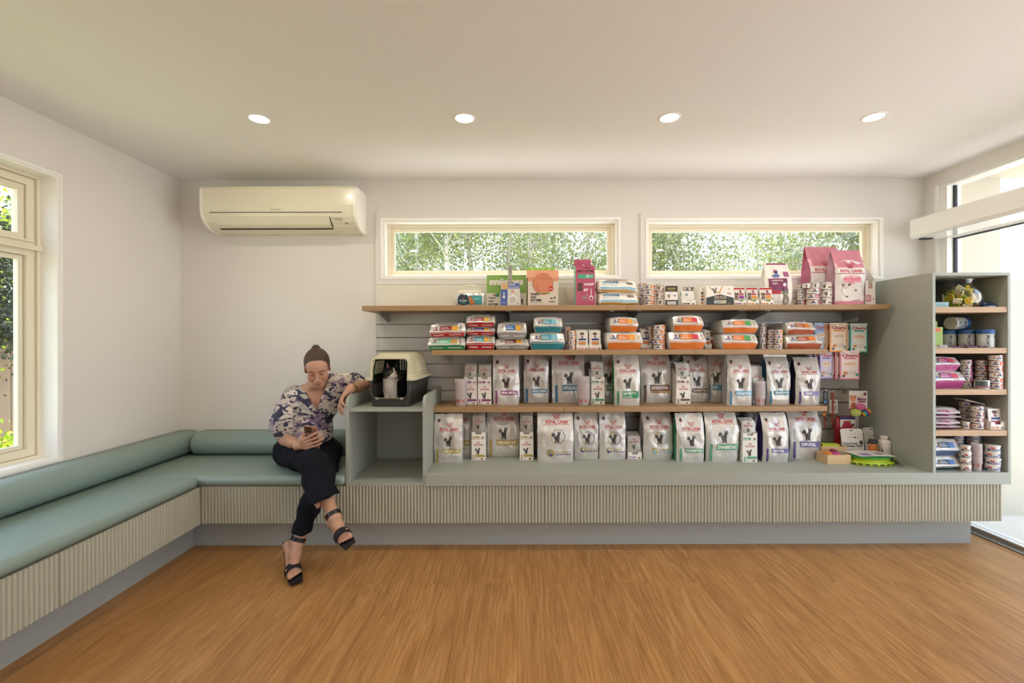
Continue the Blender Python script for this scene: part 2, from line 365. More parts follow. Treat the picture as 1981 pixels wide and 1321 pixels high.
def frame_ring(b, x0, x1, z0, z1, y0, y1, t, m):
    b.box((x0, y0, z0), (x0+t, y1, z1), m); b.box((x1-t, y0, z0), (x1, y1, z1), m)
    b.box((x0+t, y0, z0), (x1-t, y1, z0+t), m); b.box((x0+t, y0, z1-t), (x1-t, y1, z1), m)
for n_, (x0, x1, z0, z1) in enumerate((W1, W2)):
    e = empty('window_%d' % (n_+1)); e['kind'] = 'structure'
    b = MB(); frame_ring(b, x0-.042, x1+.042, z0-.042, z1+.042, YB-.012, YB-.0005, .042, WALL); frame_ring(b, x0-.004, x1+.004, z0-.004, z1+.004, YB-.016, YB+.05, .016, TRIM)
    b.obj('architrave', e)
    b = MB(); frame_ring(b, x0+.0125, x1-.0125, z0+.0125, z1-.0125, YB+.005, YB+.155, .012, TRIM); b.obj('reveal_lining', e)
    b = MB(); frame_ring(b, x0+.025, x1-.025, z0+.025, z1-.025, YB+.075, YB+.125, .022, CREAM)
    frame_ring(b, x0+.045, x1-.045, z0+.045, z1-.045, YB+.09, YB+.12, .03, CREAM); b.obj('window_frame', e)
    b = MB(); b.box((x0+.074, YB+.103, z0+.074), (x1-.074, YB+.107, z1-.074), GLASS); b.obj('pane', e)

# left window: reveal, cream double-hung frame with transom
def yz_ring(b, y0, y1, z0, z1, x0, x1, t, m):
    b.box((x0, y0, z0), (x1, y0+t, z1), m); b.box((x0, y1-t, z0), (x1, y1, z1), m)
    b.box((x0, y0+t, z0), (x1, y1-t, z0+t), m); b.box((x0, y0+t, z1-t), (x1, y1-t, z1), m)
e = empty('window_3'); e['kind'] = 'structure'; y0, y1, z0, z1 = LW
b = MB(); yz_ring(b, y0-.012, y1+.012, z0-.012, z1+.012, XL-.02, XL+.004, .013, TRIM); yz_ring(b, y0+.001, y1-.001, z0+.001, z1-.001, XL-.15, XL-.003, .011, TRIM); b.obj('reveal_lining', e)
xf = XL-.105
ZT = PZ(0, 470, 2.4)  # transom height
ZT = 1.80
b = MB(); yz_ring(b, y0+.012, y1-.012, z0+.012, z1-.012, xf-.05, xf+.012, .016, CREAM)
yz_ring(b, y0+.03, y1-.03, z0+.03, z1-.03, xf-.05, xf-.002, .04, CREAM)
b.box((xf-.05, y0+.03, ZT-.035), (xf+.0, y1-.03, ZT+.045), CREAM); b.box((xf-.0, y0+.02, ZT-.005), (xf+.022, y1-.008, ZT+.022), CREAM); b.box((xf, y0+.03, ZT+.038), (xf+.012, y1-.045, ZT+.05), CREAM)
b.obj('window_frame', e)
b = MB(); yz_ring(b, y0+.073, y1-.073, ZT+.045, z1-.072, xf-.045, xf-.012, .032, CREAM); b.obj('sash_upper', e)
b = MB(); yz_ring(b, y0+.073, y1-.075, z0+.072, ZT-.037, xf-.045, xf-.02, .022, mat('pale_sash', '#e9e4cf', .4)); b.obj('sash_lower', e)
b = MB(); b.box((xf-.034, y0+.1, ZT+.07), (xf-.03, y1-.1, z1-.1), GLASS); b.obj('pane', e)
b = MB(); b.box((xf-.034, y0+.09, z0+.09), (xf-.03, y1-.093, ZT-.055), GLASS); b.obj('pane', e)
# unseen front window behind the photographer, added to raise the room's brightness
e = empty('window_4'); e['kind'] = 'structure'
b = MB()
frame_ring(b, FW[0], FW[1], FW[2], FW[3], YF-.12, YF-.04, .05, TRIM)
for x in (1.27, 1.93): b.box((x-.02, YF-.1, FW[2]+.05), (x+.02, YF-.06, FW[3]-.05), TRIM)
b.obj('window_frame', e)
b = MB(); b.box((FW[0]+.05, YF-.082, FW[2]+.05), (FW[1]-.05, YF-.078, FW[3]-.05), GLASS); b.obj('pane', e)

# right sliding door
e = empty('door_1'); e['kind'] = 'structure'
xg = 3.12
b = MB()
b.box((XR+.02, 3.235, .0), (XR+.12, 3.30, 2.41), TRIM); b.box((XR-.004, 3.288, 0), (XR+.03, 3.304, 2.41), TRIM)
b.box((XR+.02, -1.0, 2.392), (XR+.12, 3.235, 2.41), TRIM); b.box((XR+.02, -1.0, 2.02), (XR+.12, 3.235, 2.10), TRIM)
b.box((XR+.02, -1.0, 0), (XR+.12, -.93, 2.41), TRIM)
b.obj('door_frame', e)
b = MB(); b.box((xg-.012, 3.226, .04), (xg+.012, 3.234, 2.392), DARK); b.box((xg-.01, -.9, 2.010), (xg+.01, 3.22, 2.016), DARK); b.obj('seal', e)
b = MB(); b.box((3.08, -1.0, 0), (3.172, 3.24, .032), ALU); b.box((3.083, -1.0, .032), (3.118, 3.24, .036), TRIM); b.box((3.126, -1.0, .032), (3.17, 3.24, .036), TRIM); b.box((3.118, -1.0, .028), (3.126, 3.24, .033), DARK); b.obj('threshold', e)
b = MB(); b.box((xg-.003, -.9, .036), (xg+.003, 3.22, 2.008), GLASS); b.obj('pane', e)
b = MB(); b.box((xg-.003, -.9, 2.1), (xg+.003, 3.22, 2.392), GLASS); b.obj('pane', e)
# door lock plate on the glass edge, beside the tall shelf unit
b = MB(); ya = 2.92
b.box((xg-.03, ya-.012, PZ(1958, 638, ya)), (xg-.003, ya+.012, PZ(1958, 602, ya)), mat('grey_metal', '#8b8c8c', .4, .6), .002)
b.box((xg-.034, ya-.006, PZ(1958, 621, ya)), (xg-.028, ya+.006, PZ(1958, 618, ya)), TRIM); b.obj('lock_plate', e)
# operator box along the head of the door
e = empty('door_operator', (2.84, 3.28, 2.02), 'long white automatic door operator box over the glass door at right', 'door operator')
b = MB(); pr = [(0, .022), (.006, .008), (.022, 0), (.2, 0), (.2, .14), (.012, .14), (0, .128)]
b.prism(pr, -4.2, mat('operator_white', '#f3f2ee', .18, coat=.5), 'xz'); b.obj('housing', e, bevel=.002)
b = MB(); b.box((.045, -.055, -.008), (.12, -.02, 0), DARK); b.obj('sensor', e)

# skirting along the visible walls is hidden by the joinery; add a corner bead shadow line
# ------------------------------------------------------------------ joinery
FY, PY_ = 2.803, 2.90              # front plane of the fluted doors, plinth plane
FXL, PXL = -1.945, -2.053
ZB0, ZB1, ZC = .181, .410, .4845
def flutes(b, a0, a1, z0, z1, at, axis, m, pitch=.0201):
    n = max(1, round((a1-a0)/pitch)); p = (a1-a0)/n; r_ = p*.46; pts = []
    for i in range(n):
        c = a0 + (i+.5)*p
        for k in range(7):
            t = math.pi*k/6; pts.append((c - r_*math.cos(t), -r_*.9*math.sin(t)))
    if axis == 'x':
        G = [[(x, at+y_, z) for x, y_ in pts] for z in (z0, z1)]
        b.grid(G, m, smooth=True); top = [(x, at+y_, z1) for x, y_ in pts]
        b.add([(a0, at, z0)] + [(x, at+y_, z0) for x, y_ in pts] + [(a1, at, z0)], [tuple(range(len(pts)+2))], m)
        b.add([(a0, at, z1)] + top + [(a1, at, z1)], [tuple(range(len(pts)+2))[::-1]], m)
        b.box((a0, at, z0), (a1, at+.014, z1), m)
    else:
        G = [[(at-y_, x, z) for x, y_ in pts] for z in (z0, z1)]
        b.grid(G, m, smooth=True, flip=True)
        b.add([(at, a0, z0)] + [(at-y_, x, z0) for x, y_ in pts] + [(at, a1, z0)], [tuple(range(len(pts)+2))], m)
        b.box((at-.014, a0, z0), (at, a1, z1), m)
seams = [FXL-.0005] + [PX(p_, 975, FY) for p_ in (613, 832, 1053, 1273, 1493, 1711)] + [2.988]
where = ['at the inside corner of the bench', 'under the pet carrier cubby beside the seated person', 'under the left end of the counter, first from the cubby',
         'under the counter, second from the cubby', 'under the middle of the counter, third from the cubby', 'under the counter, next to last before the glass door', 'at the right end beneath the tall open shelf unit']
for i in range(len(seams)-1):
    x0, x1 = seams[i]+.0015, seams[i+1]-.0015
    e = empty('drawer_cabinet', ((x0+x1)/2, FY, ZB0), 'sage fluted cabinet front ' + where[i], 'cabinet', 'fluted cabinets along the back wall')
    hw = (x1-x0)/2
    b = MB(); b.box((-hw, .016, .005), (hw, YB-FY-.005, ZB1-ZB0-.002), SAGE); b.obj('carcass', e)
    b = MB(); flutes(b, -hw, hw, 0, ZB1-ZB0, 0, 'x', SAGEF); b.obj('fluted_door', e)
ys = [FY-.0185, 1.93, 1.05, .15]
wl = ['nearest the inside corner, under the window bench', 'left of the dark gap in the left bench', 'of the left bench toward the camera']
for i in range(3):
    y1, y0 = ys[i]-.002, ys[i+1]+.002
    e = empty('drawer_cabinet', (FXL, (y0+y1)/2, ZB0), 'sage fluted cabinet front ' + wl[i], 'cabinet', 'fluted cabinets along the left wall')
    hw = (y1-y0)/2
    b = MB(); b.box((-(FXL-XL)+.004, -hw, .005), (-.016, hw, ZB1-ZB0-.002), SAGE); b.obj('carcass', e)
    b = MB(); flutes(b, -hw, hw, 0, ZB1-ZB0, 0, 'y', SAGEF); b.obj('fluted_door', e)
b = MB(); b.box((PXL, PY_, 0), (2.893, YB-.01, ZB0-.002), PLIN); o = tag(b.obj('plinth'), 'grey green recessed plinth under the back cabinets on the wooden floor', 'plinth')
b = MB(); b.box((XL+.004, .1, 0), (PXL-.002, YB-.01, ZB0-.002), PLIN); o = tag(b.obj('plinth'), 'grey green recessed plinth under the left window bench', 'plinth')

# counter slab with the tall unit on it
CX0 = -.558
b = MB(); b.box((CX0, 2.78, ZB1+.002), (3.022, YB-.002, ZC), SAGE); tag(b.obj('countertop', bevel=.0015), 'long thick sage green counter slab carrying the bags and the tall unit', 'counter')
# cubby for the carrier
e = empty('pet_cubby', (-1.049, 2.79, ZB1), 'open sage cubby with raised rounded sides that the pet carrier stands on', 'cubby')
def side_prof():
    pts = [(0, 0), (.588, 0), (.588, .552), (.09, .552)]
    pts += [(.06*0 + .055 - .055*math.sin(t), .497 + .055*math.cos(t)) for t in [math.pi/2*k/8 for k in range(9)]]
    return pts
for x in (0, .472):
    b = MB(); b.prism(side_prof(), .018, SAGE, 'yz', c=(x, 0, 0)); b.obj('side_panel', e, bevel=.001)
b = MB(); b.box((.018, .004, 0), (.472, .588, .020), SAGE); b.obj('base_board', e)
b = MB(); b.box((.018, .006, .456), (.472, .588, .474), SAGE); b.obj('top_board', e)
b = MB(); b.box((.018, .570, .02), (.472, .588, .456), SAGE); b.obj('back_panel', e)
ZM = ZB1+.474
# tall unit
TX0, TX1, TY = 2.546, 3.022, 2.782
ZTT = PZ(1880, 527, TY)
e = empty('tall_shelf_unit', (TX0, TY, ZC), 'tall open sage shelf unit with wood shelves at the right end of the counter', 'shelf unit')
hh = ZTT-ZC; D = YB-TY-.002
for x0, x1 in ((0, .018), (TX1-TX0-.016, TX1-TX0)):
    b = MB(); b.box((x0, 0, 0), (x1, D, hh), SAGE); 
    if x0 > 0:
        for zz in (.2, .3, .45, .55, .68, .72, .76, .8, .95, 1.05):
            for yy in (.06, .5): b.lathe([(.003, -.0005), (.003, 0)], DARK, 8, (0, yy, 0), 'x', M=Matrix.Translation((x0-.0002, 0, zz)))
    b.obj('side_panel', e, bevel=.001)
b = MB(); b.box((.018, 0, hh-.018), (TX1-TX0-.016, D, hh), SAGE); b.obj('top_panel', e)
b = MB(); b.box((.018, D-.012, 0), (TX1-TX0-.016, D, hh-.018), SAGE); b.obj('back_panel', e)
TZ = []
for py in (593.5, 673, 753, 832.5):
    z = PZ(1880, py, TY+.004); TZ.append(z)
    b = MB(); b.box((.0185, .004, z-ZC-.034), (TX1-TX0-.0165, D-.012, z-ZC), OAKT); b.obj('shelf', e, bevel=.001)
TZ.append(ZC)

b = MB(); b.box((FXL-.020, FY-.0205, ZB0), (FXL+.0, FY-.001, ZB1), SAGEF); tag(b.obj('corner_post'), 'narrow sage corner post where the two fluted bench fronts meet', 'corner post')
# cushions: extruded rounded profile
def cushion(name, prof, a0, a1, axis, label, r_end=.03):
    """prof: closed (d,z) outline, d = distance into the room; swept from a0 to a1 with softly rounded ends"""
    b = MB(); n = len(prof); cz = sum(p[1] for p in prof)/n; cd = sum(p[0] for p in prof)/n
    st = []
    for k in range(5):
        t = k/4*math.pi/2; st.append((a0 + r_end*(1-math.sin(t)) if a1 > a0 else a0, 1 - .0 - (1-math.sin(t))*0))
    stations = []
    for k in range(6): t = k/5*math.pi/2; stations.append((a0 + r_end*(1-math.cos(t)), r_end*(1-math.sin(t))))
    m_ = 12
    for k in range(1, m_): stations.append((a0 + r_end + (a1-a0-2*r_end)*k/m_, 0))
    for k in range(5, -1, -1): t = k/5*math.pi/2; stations.append((a1 - r_end*(1-math.cos(t)), r_end*(1-math.sin(t))))
    G = []
    for s_, ins in stations:
        row = []
        for d, z in prof + [prof[0]]:
            vd, vz = d-cd, z-cz; L = math.hypot(vd, vz); q = max(0, 1 - ins/L)
            dd, zz = cd+vd*q, cz+vz*q
            row.append((s_, YB-dd, zz) if axis == 'x' else (XL+dd, s_, zz))
        G.append(row)
    b.grid(G, UPH, flip=(axis == 'y')); b.add(G[0][:-1], [tuple(range(n))], UPH); b.add(G[-1][:-1], [tuple(range(n))[::-1]], UPH)
    o = b.obj(name); return tag(o, label, 'cushion')
ZS = .476
def seat_prof(depth, puff=.006):
    z0 = ZB1+.002; r_ = .032; pts = [(.003, z0)]
    for k in range(7): t = -math.pi/2 + math.pi/2*k/6; pts.append((depth-r_+r_*math.cos(t), z0+r_+r_*math.sin(t)))
    for k in range(1, 7): t = math.pi/2*k/6; pts.append((depth-r_+r_*math.cos(t), ZS-r_+r_*math.sin(t)))
    for k in range(1, 9): u = k/9; pts.append(((depth-r_)*(1-u)+.003*u, ZS+puff*math.sin(math.pi*u)))
    pts.append((.003, ZS)); return pts
cushion('seat_cushion', seat_prof(.628), XL+.004, -1.052, 'x', 'sage vinyl bench seat pad along the back wall under the seated person')
cushion('seat_cushion', seat_prof(.578), .12, 2.77, 'y', 'sage vinyl bench seat pad under the left window')
def bol_prof(w_=.165, h_=.165):
    pts = [(.003, ZS+.002)]
    for k in range(13): t = -math.pi/2 + math.pi*k/12; pts.append((w_-h_/2+h_/2*math.cos(t), ZS+.004+h_/2+h_/2*math.sin(t)))
    pts.append((.003, ZS+h_)); return pts
cushion('bolster', bol_prof(.17, .165), XL+.178, -1.053, 'x', 'sage vinyl bolster backrest against the back wall behind the seated person', .02)
cushion('bolster', bol_prof(), .12, YB-.004, 'y', 'long sage vinyl bolster backrest against the left window wall', .02)

# slat wall
SX0, SX1, SY = -1.045, 2.544, YB-.018
SLAT = mat('slatwall_laminate', '#c6c4bd', .5); GRV = mat('groove_insert', '#8e8d88', .4, .5)
S1_ = PZ(1000, 590.5, 3.048)
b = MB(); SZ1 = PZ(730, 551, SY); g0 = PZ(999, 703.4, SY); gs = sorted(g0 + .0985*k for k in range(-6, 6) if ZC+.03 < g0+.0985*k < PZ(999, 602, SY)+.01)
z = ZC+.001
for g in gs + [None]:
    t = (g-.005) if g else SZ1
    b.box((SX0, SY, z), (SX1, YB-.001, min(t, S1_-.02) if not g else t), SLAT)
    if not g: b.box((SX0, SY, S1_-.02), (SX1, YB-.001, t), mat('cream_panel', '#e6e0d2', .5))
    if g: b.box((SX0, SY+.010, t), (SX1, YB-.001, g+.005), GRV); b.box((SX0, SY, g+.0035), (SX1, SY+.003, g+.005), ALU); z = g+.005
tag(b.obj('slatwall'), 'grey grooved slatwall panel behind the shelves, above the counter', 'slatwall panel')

# wooden shelf boards
S1, S2, S3 = PZ(1000, 590.5, 3.048), PZ(1000, 676.8, 3.048), PZ(1000, 787.5, 3.048)
def board(px0, px1, py, z, label, group):
    x0, x1 = PX(px0, py, 3.048)+.0008, PX(px1, py, 3.048)-.0008
    e = empty('shelf_board', ((x0+x1)/2, SY, z), label, 'shelf', group); hw = (x1-x0)/2
    b = MB(); b.box((-hw, -(SY-3.048), -.034), (hw, -.002, 0), OAK); b.obj('board', e, bevel=.0012)
    for s in (-1, 1):
        x = s*(hw-.09); b = MB()
        b.prism([(-.004, -.035), (-.27, -.035), (-.28, -.045), (-.25, -.055), (-.05, -.10), (-.004, -.10)], .006, ALU, 'yz', c=(x, 0, 0))
        b.box((x-.014, -.27, -.0375), (x+.018, -.02, -.0345), ALU); b.lathe([(.005, 0), (.005, .005)], ALU, 8, (x+.012, -.24, -.043)); b.obj('bracket', e)
bw = ['first board from the left', 'second board from the left', 'third board from the left', 'fourth and last, near the tall unit']
for i, (a, c_) in enumerate(((700, 957), (957, 1213), (1213, 1468), (1468, 1723))): board(a, c_, 591, S1, 'brown wood shelf board on the top shelf line, ' + bw[i], 'boards of the top shelf')
for i, (a, c_) in enumerate(((835, 1091), (1091, 1346), (1346, 1601))):
    board(a, c_, 677, S2, 'brown wood shelf board on the second shelf line, ' + bw[i], 'boards of the second shelf')
for i, (a, c_) in enumerate(((835, 1091), (1091, 1346), (1346, 1601))):
    board(a, c_, 788, S3, 'brown wood shelf board on the third shelf line, ' + bw[i], 'boards of the third shelf')

# ------------------------------------------------------------------ downlights and air conditioner
LED = mat('led_diffuser', (1.0, .9, .74), .5, emit=9.0)
names = ['above the air conditioner side, first from the left', 'second from the left, above the first window', 'third from the left, above the second window', 'fourth from the left, nearest the glass door']
dn = 0
for yy in (2.455, .9, -.7, -2.6):  # only the first row is in view; the others are added for brightness
    for i in range(4):
        x = (-1.384, -.276, .831, 1.933)[i]
        e = empty('downlight', (x, yy, H), ('round recessed ceiling downlight ' + names[i]) if yy > 2 else 'added unseen recessed ceiling downlight behind the camera', 'downlight', 'recessed downlights' if yy > 2 else 'added downlights behind the camera')
        b = MB(); b.lathe([(.048, -.0015), (.050, -.004), (.058, -.004), (.0615, 0)], TRIM, 32, caps=False); b.obj('trim_ring', e)
        b = MB(); b.lathe([(.048, -.002), (.048, -.0005)], LED, 32); b.obj('diffuser', e)
        l_ = light('downlight_lamp', 'AREA', (0, 0, -.006), (0, 0, 0), 3.2 if yy > 2 else 2.6, (1.0, .90, .76), shape='DISK', size=.09); l_.parent = e

e = empty('air_conditioner', (-2.198, YB, 2.087), 'cream wall mounted split air conditioner near the ceiling', 'air conditioner')
ACM = mat('cream_plastic', '#e9e2cb', .22, coat=.4); ACW = mat('white_plastic', '#f5f1e6', .3)
AW = 1.082; top = .298
def acprof(y): # unused helper
    return y
prof = [(-.002, 0), (-.06, 0), (-.12, .006), (-.165, .022), (-.20, .05), (-.222, .082), (-.231, .11), (-.236, .16), (-.238, .27), (-.232, .288), (-.22, top), (-.002, top)]
b = MB(); b.prism(prof, AW-.03, ACM, 'yz', c=(.012, 0, 0), smooth=False); 
# front art: panel gap and logo
b.obj('casing', e, bevel=.0015)
pr2 = [(-.002, -.001), (-.06, -.001), (-.12, .004), (-.168, .020), (-.204, .048), (-.227, .08), (-.236, .108), (-.241, .16), (-.243, .262), (-.236, .278), (-.20, top-.004), (-.002, top-.004)]
for x in (0, AW-.018):
    b = MB(); b.prism(pr2, .018, ACW, 'yz', c=(x, 0, 0)); b.obj('end_cap', e, bevel=.003)
b = MB(); b.box((.065, -.2372, .1085), (.985, -.225, .1112), DARK); b.obj('panel_gap', e)
b = MB()  # louvre
b.prism([(-.222, .078), (-.226, .082), (-.19, .034), (-.15, .010), (-.146, .012)], .80, ACM, 'yz', c=(.095, -.004, 0)); b.obj('louvre', e)
b = MB(); b.prism([(-.150, .0075), (-.149, .013), (-.158, .016), (-.163, .011)], .80, mat('louvre_gap', '#3a3122', .7), 'yz', c=(.095, -.0045, 0)); b.box((.093, -.2245, .078), (.897, -.2215, .0795), DARK)
b.prism([(-.226, .08), (-.195, .036), (-.168, .016), (-.160, .02), (-.21, .075)], .003, DARK, 'yz', c=(.896, -.004, 0)); b.obj('louvre_slot', e)
b = MB(); A = Art(b, flat(.49, .123, .57, .139, -.2374), .08, .016, eps=.0004)
for dx, dy in ((.08, .75), (.02, .05), (.14, .05)): A.poly([(dx, dy), (dx+.05, dy-.0), (dx+.075, dy+.45), (dx+.025, dy+.45)], '#8f8a7c')
A.text('ELECTRIC', .27, .1, '#8f8a7c', w=.7, h=.5, bold=.01)
S_ = lambda u, v: Vector((.915+.13*u, -.2255+.0*v+.028*(1-v), .034+.04*v+.0))
A = Art(b, S_, .13, .05, eps=.003); A.text('ECONO AIR', .05, .75, '#8f8a7c', w=.5); A.text('INVERTER', .12, .55, '#8f8a7c', w=.4); A.rect(.62, .02, .8, .22, '#8f8a7c')
for k in range(3): A.ell(.7, .4+.13*k, .0015, '#6d685c', 8)
b.obj('printed_marks', e)
# ------------------------------------------------------------------ outside
def leafmat(key, c, tr=.35):
    m = bpy.data.materials.new(key); m.use_nodes = True; n = m.node_tree.nodes; l = m.node_tree.links; b = n['Principled BSDF']
    b.inputs['Base Color'].default_value = (*lin(c), 1); b.inputs['Roughness'].default_value = .6
    t = n.new('ShaderNodeBsdfTranslucent'); t.inputs[0].default_value = (*lin(c), 1); x = n.new('ShaderNodeMixShader'); x.inputs[0].default_value = tr
    l.new(b.outputs[0], x.inputs[1]); l.new(t.outputs[0], x.inputs[2]); l.new(x.outputs[0], n['Material Output'].inputs[0]); return m
LF = [leafmat('gum_leaf_pale', '#8d9a66', .45), leafmat('gum_leaf_grey', '#7c8a68', .4), leafmat('gum_leaf_yellow', '#aeb070', .5)]
BARK = mat('pale_bark', '#ded6ca', .8, var=(9, '#a89c8c', 1.0)); DLF = [leafmat('hedge_leaf_dark', '#2c3a26', .15), leafmat('hedge_leaf_light', '#93a83c', .4)]
YLF = [leafmat('shrub_leaf_yellow', '#c8cf3a', .4), leafmat('shrub_leaf_green', '#8fae34', .4)]
def leaves(cl, n, size, ms, rnd, droop=.5, aspect=.28):
    """cl: cluster centres (Vector, radius)"""
    b = MB(); vs = []; fs = [[] for _ in ms]
    for _ in range(n):
        c, r_ = cl[rnd.randrange(len(cl))]
        p = c + Vector((rnd.gauss(0, 1), rnd.gauss(0, 1), rnd.gauss(0, .8))) * r_ * .5
        d = Vector((rnd.gauss(0, 1), rnd.gauss(0, 1), rnd.gauss(-droop*2, .6))).normalized(); s = Vector((rnd.gauss(0, 1), rnd.gauss(0, 1), rnd.gauss(0, 1))).cross(d).normalized()
        L = size*rnd.uniform(.6, 1.3); W_ = L*aspect; o = len(vs)
        vs += [p, p + d*L*.45 + s*W_, p + d*L, p + d*L*.45 - s*W_]; fs[rnd.randrange(len(ms))].append((o, o+1, o+2, o+3))
    for f, m in zip(fs, ms):
        k = b.mi(m); b.f += f; b.m += [k]*len(f); b.sm += [False]*len(f)
    b.v = [tuple(v) for v in vs]; return b
def gum(x, y, h, seed, label, n=6500, trunks=1, r0=.13, lean=0, spread=1.5, low=1.0, ms=LF, size=.10):
    rnd = random.Random(seed); e = empty('gum_tree', (x, y, -.4), label, 'tree', 'trees beyond the back windows'); b = MB(); cl = []
    for t in range(trunks):
        bx_ = (t-(trunks-1)/2)*.5; pts = []; X, Y = bx_, rnd.uniform(-.2, .2)
        dx = lean + rnd.uniform(-.06, .06) + bx_*.15
        for k in range(9):
            pts.append(Vector((X, Y, h*k/8))); X += dx*h/8 + rnd.uniform(-.07, .07); Y += rnd.uniform(-.1, .1)
        b.tube(pts, [r0*(1-.09*k) for k in range(9)], BARK, 8)
        for q in range(16):
            k = rnd.randrange(2, 8); p = pts[k].lerp(pts[k+1], rnd.random()) if k < 8 else pts[8]
            a = rnd.uniform(0, 2*math.pi); L = rnd.uniform(.5, 1)*spread; d = Vector((math.cos(a), math.sin(a)*.7, rnd.uniform(.3, 1.2))).normalized()
            bp_ = [p]
            for s_ in range(4): d = (d + Vector((rnd.gauss(0, .25), rnd.gauss(0, .25), rnd.gauss(0, .2)))).normalized(); bp_.append(bp_[-1] + d*L/4)
            rr = r0*.32; b.tube(bp_, [rr, rr*.75, rr*.55, rr*.4, rr*.2], BARK, 5)
            for c in bp_[2:]: cl.append((c, rnd.uniform(.6, 1.0)))
            for s_ in range(2):
                d2 = Vector((rnd.gauss(0, 1), rnd.gauss(0, .7), rnd.gauss(-.1, .6))).normalized(); c = bp_[-1-s_]; b.tube([c, c+d2*.35, c+d2*.6+Vector((0, 0, -.1))], [.012, .009, .004], BARK, 4); cl.append((c+d2*.55, .5))
    cl = [c for c in cl if low < c[0].z]
    b.obj('trunk', e); leaves(cl, n, size, ms, rnd).obj('foliage', e)
tl = ['tall gum tree outside, at the left end of the first window', 'pale trunked gum tree outside, left of centre in the first window', 'many trunked white gum tree outside, middle of the first window',
      'gum tree outside the right half of the first window', 'leaning gum tree outside, behind the wall between the windows', 'gum tree outside at the left of the second window',
      'bushy tree outside the middle of the second window', 'dark branched tree outside the right end of the second window', 'farther gum tree behind the first window', 'farther gum tree behind the second window',
      'gum tree outside, left of the first window view', 'last gum tree outside at the far left', 'farthest gum tree behind the left of the first window', 'farthest gum tree behind the wall between the windows']
for i, (x, y, h, tr, ln) in enumerate(((-3.2, 12, 6.5, 1, .05), (-1.6, 10, 6.5, 2, -.03), (-.3, 11, 6.8, 3, .04), (1.6, 10.5, 6.2, 2, .12), (3.4, 12, 6.5, 1, .1), (4.6, 11, 4.6, 1, -.15), (6.6, 10, 5.4, 2, .1), (8.4, 10.5, 6.5, 1, -.14), (.6, 15, 8, 2, 0), (8.5, 15, 7, 2, 0), (-5.2, 11, 6.4, 2, .04), (-7.6, 12.5, 6.8, 1, 0), (-3.4, 17, 8, 2, 0), (4.4, 17, 7.5, 2, 0))):
    gum(x, y, h, 40+i, tl[i], n=(17000 if i != 5 else 9000), trunks=tr, lean=ln, size=.078, spread=1.9, r0=.08)
GR = mat('grass_ground', '#a3a878', .9, var=(3, '#b9b38a', .8)); CONC = mat('pale_concrete', '#e2dcd2', .85, var=(6, '#d3cbc0', .7))
EXT = mat('exterior_render', '#c4bdad', .85)
b = MB(); b.box((-30, YB+.2, -.5), (30, 40, -.42), GR); b.box((-30, -30, -.5), (XL-.3, YB+.2, -.42), GR); struct(b, 'ground_garden')
b = MB(); b.box((-4, YB+.2, -.42), (6, YB+3.2, -.40), CONC); struct(b, 'ground_bounce_slab')  # unseen pale slab, added to bounce sun through the windows onto the ceiling
b = MB(); b.box((3.2, -8, -.12), (14, YB+.0, -.02), CONC); b.box((-10, -20, -.12), (14, YF-.3, -.02), CONC); struct(b, 'ground_paving')
b = MB(); b.box((3.21, YB, -.4), (3.62, YB+.2, 2.9), EXT); b.box((3.62, YB, -.4), (9, YB+.2, 1.74), EXT); struct(b, 'wall_outside')
b = MB(); b.box((3.21, -3, 2.50), (3.75, YB, 2.62), EXT); struct(b, 'ceiling_porch')
b = MB(); b.box((XL-.35, YF-.5, H+.1), (XR+.2, YB+.20, H+.22), EXT); struct(b, 'roof')
# neighbour's paling fence and planting outside the left window
e = empty('paling_fence', (-5.0, 5, -.42), 'weathered grey timber paling fence outside the left window', 'fence')
PAL = mat('weathered_paling', '#857d72', .85, var=(5, '#a2795c', .9)); rnd = random.Random(3)
for k in range(26):
    y = 2.6 + k*.108; b = MB(); hz = 1.74 + rnd.uniform(-.012, .012)
    b.box((-.01 + rnd.uniform(-.004, .004), y-5-.05, 0), (.012, y-5+.05, hz), PAL); b.obj('paling', e, bevel=.003)
b = MB(); b.box((-.06, -3, 1.35), (-.012, 1, 1.43), PAL); b.obj('rail', e)
e = empty('hedge', (-6.0, 5, -.42), 'dark dense hedge hanging over the paling fence outside the left window', 'hedge')
rnd = random.Random(9)
cl = [(Vector((rnd.uniform(-.5, .95), rnd.uniform(-1.8, 1.8), rnd.uniform(1.5, 2.95))), .45) for _ in range(230)] + [(Vector((1.0, rnd.uniform(-1.8, 1.8), rnd.uniform(1.72, 1.95))), .2) for _ in range(50)]
leaves(cl, 70000, .045, [DLF[0]]*8 + [DLF[1]], rnd, .3, .35).obj('foliage', e)
cl = [(Vector((rnd.uniform(-.4, .6), rnd.uniform(-2.5, 2.2), rnd.uniform(2.95, 3.2))), .3) for _ in range(60)]
leaves(cl, 9000, .045, [DLF[1], YLF[0]], rnd, -.2, .4).obj('foliage_lit_tint', e)  # light on the hedge top is put into these paler leaf colours
b = MB()
for k in range(7): b.tube([(rnd.uniform(-.3, .2), -2.2+k*.7, 0), (rnd.uniform(-.2, .2), -2.1+k*.7, 1.3), (rnd.uniform(-.3, .3), -2.2+k*.7, 2.6)], [.04, .03, .015], mat('dark_bark', '#4a3d32', .9), 6)
b.obj('stems', e)
e = empty('shrub', (-3.75, 3.3, -.42), 'bright yellow green leafy shrub just outside the left window', 'shrub')
cl = [(Vector((rnd.uniform(-.5, .35), rnd.uniform(-.6, .6), rnd.uniform(.25, .86))), .22) for _ in range(110)]
leaves(cl, 20000, .045, YLF, rnd, -.35, .3).obj('foliage', e)
b = MB()
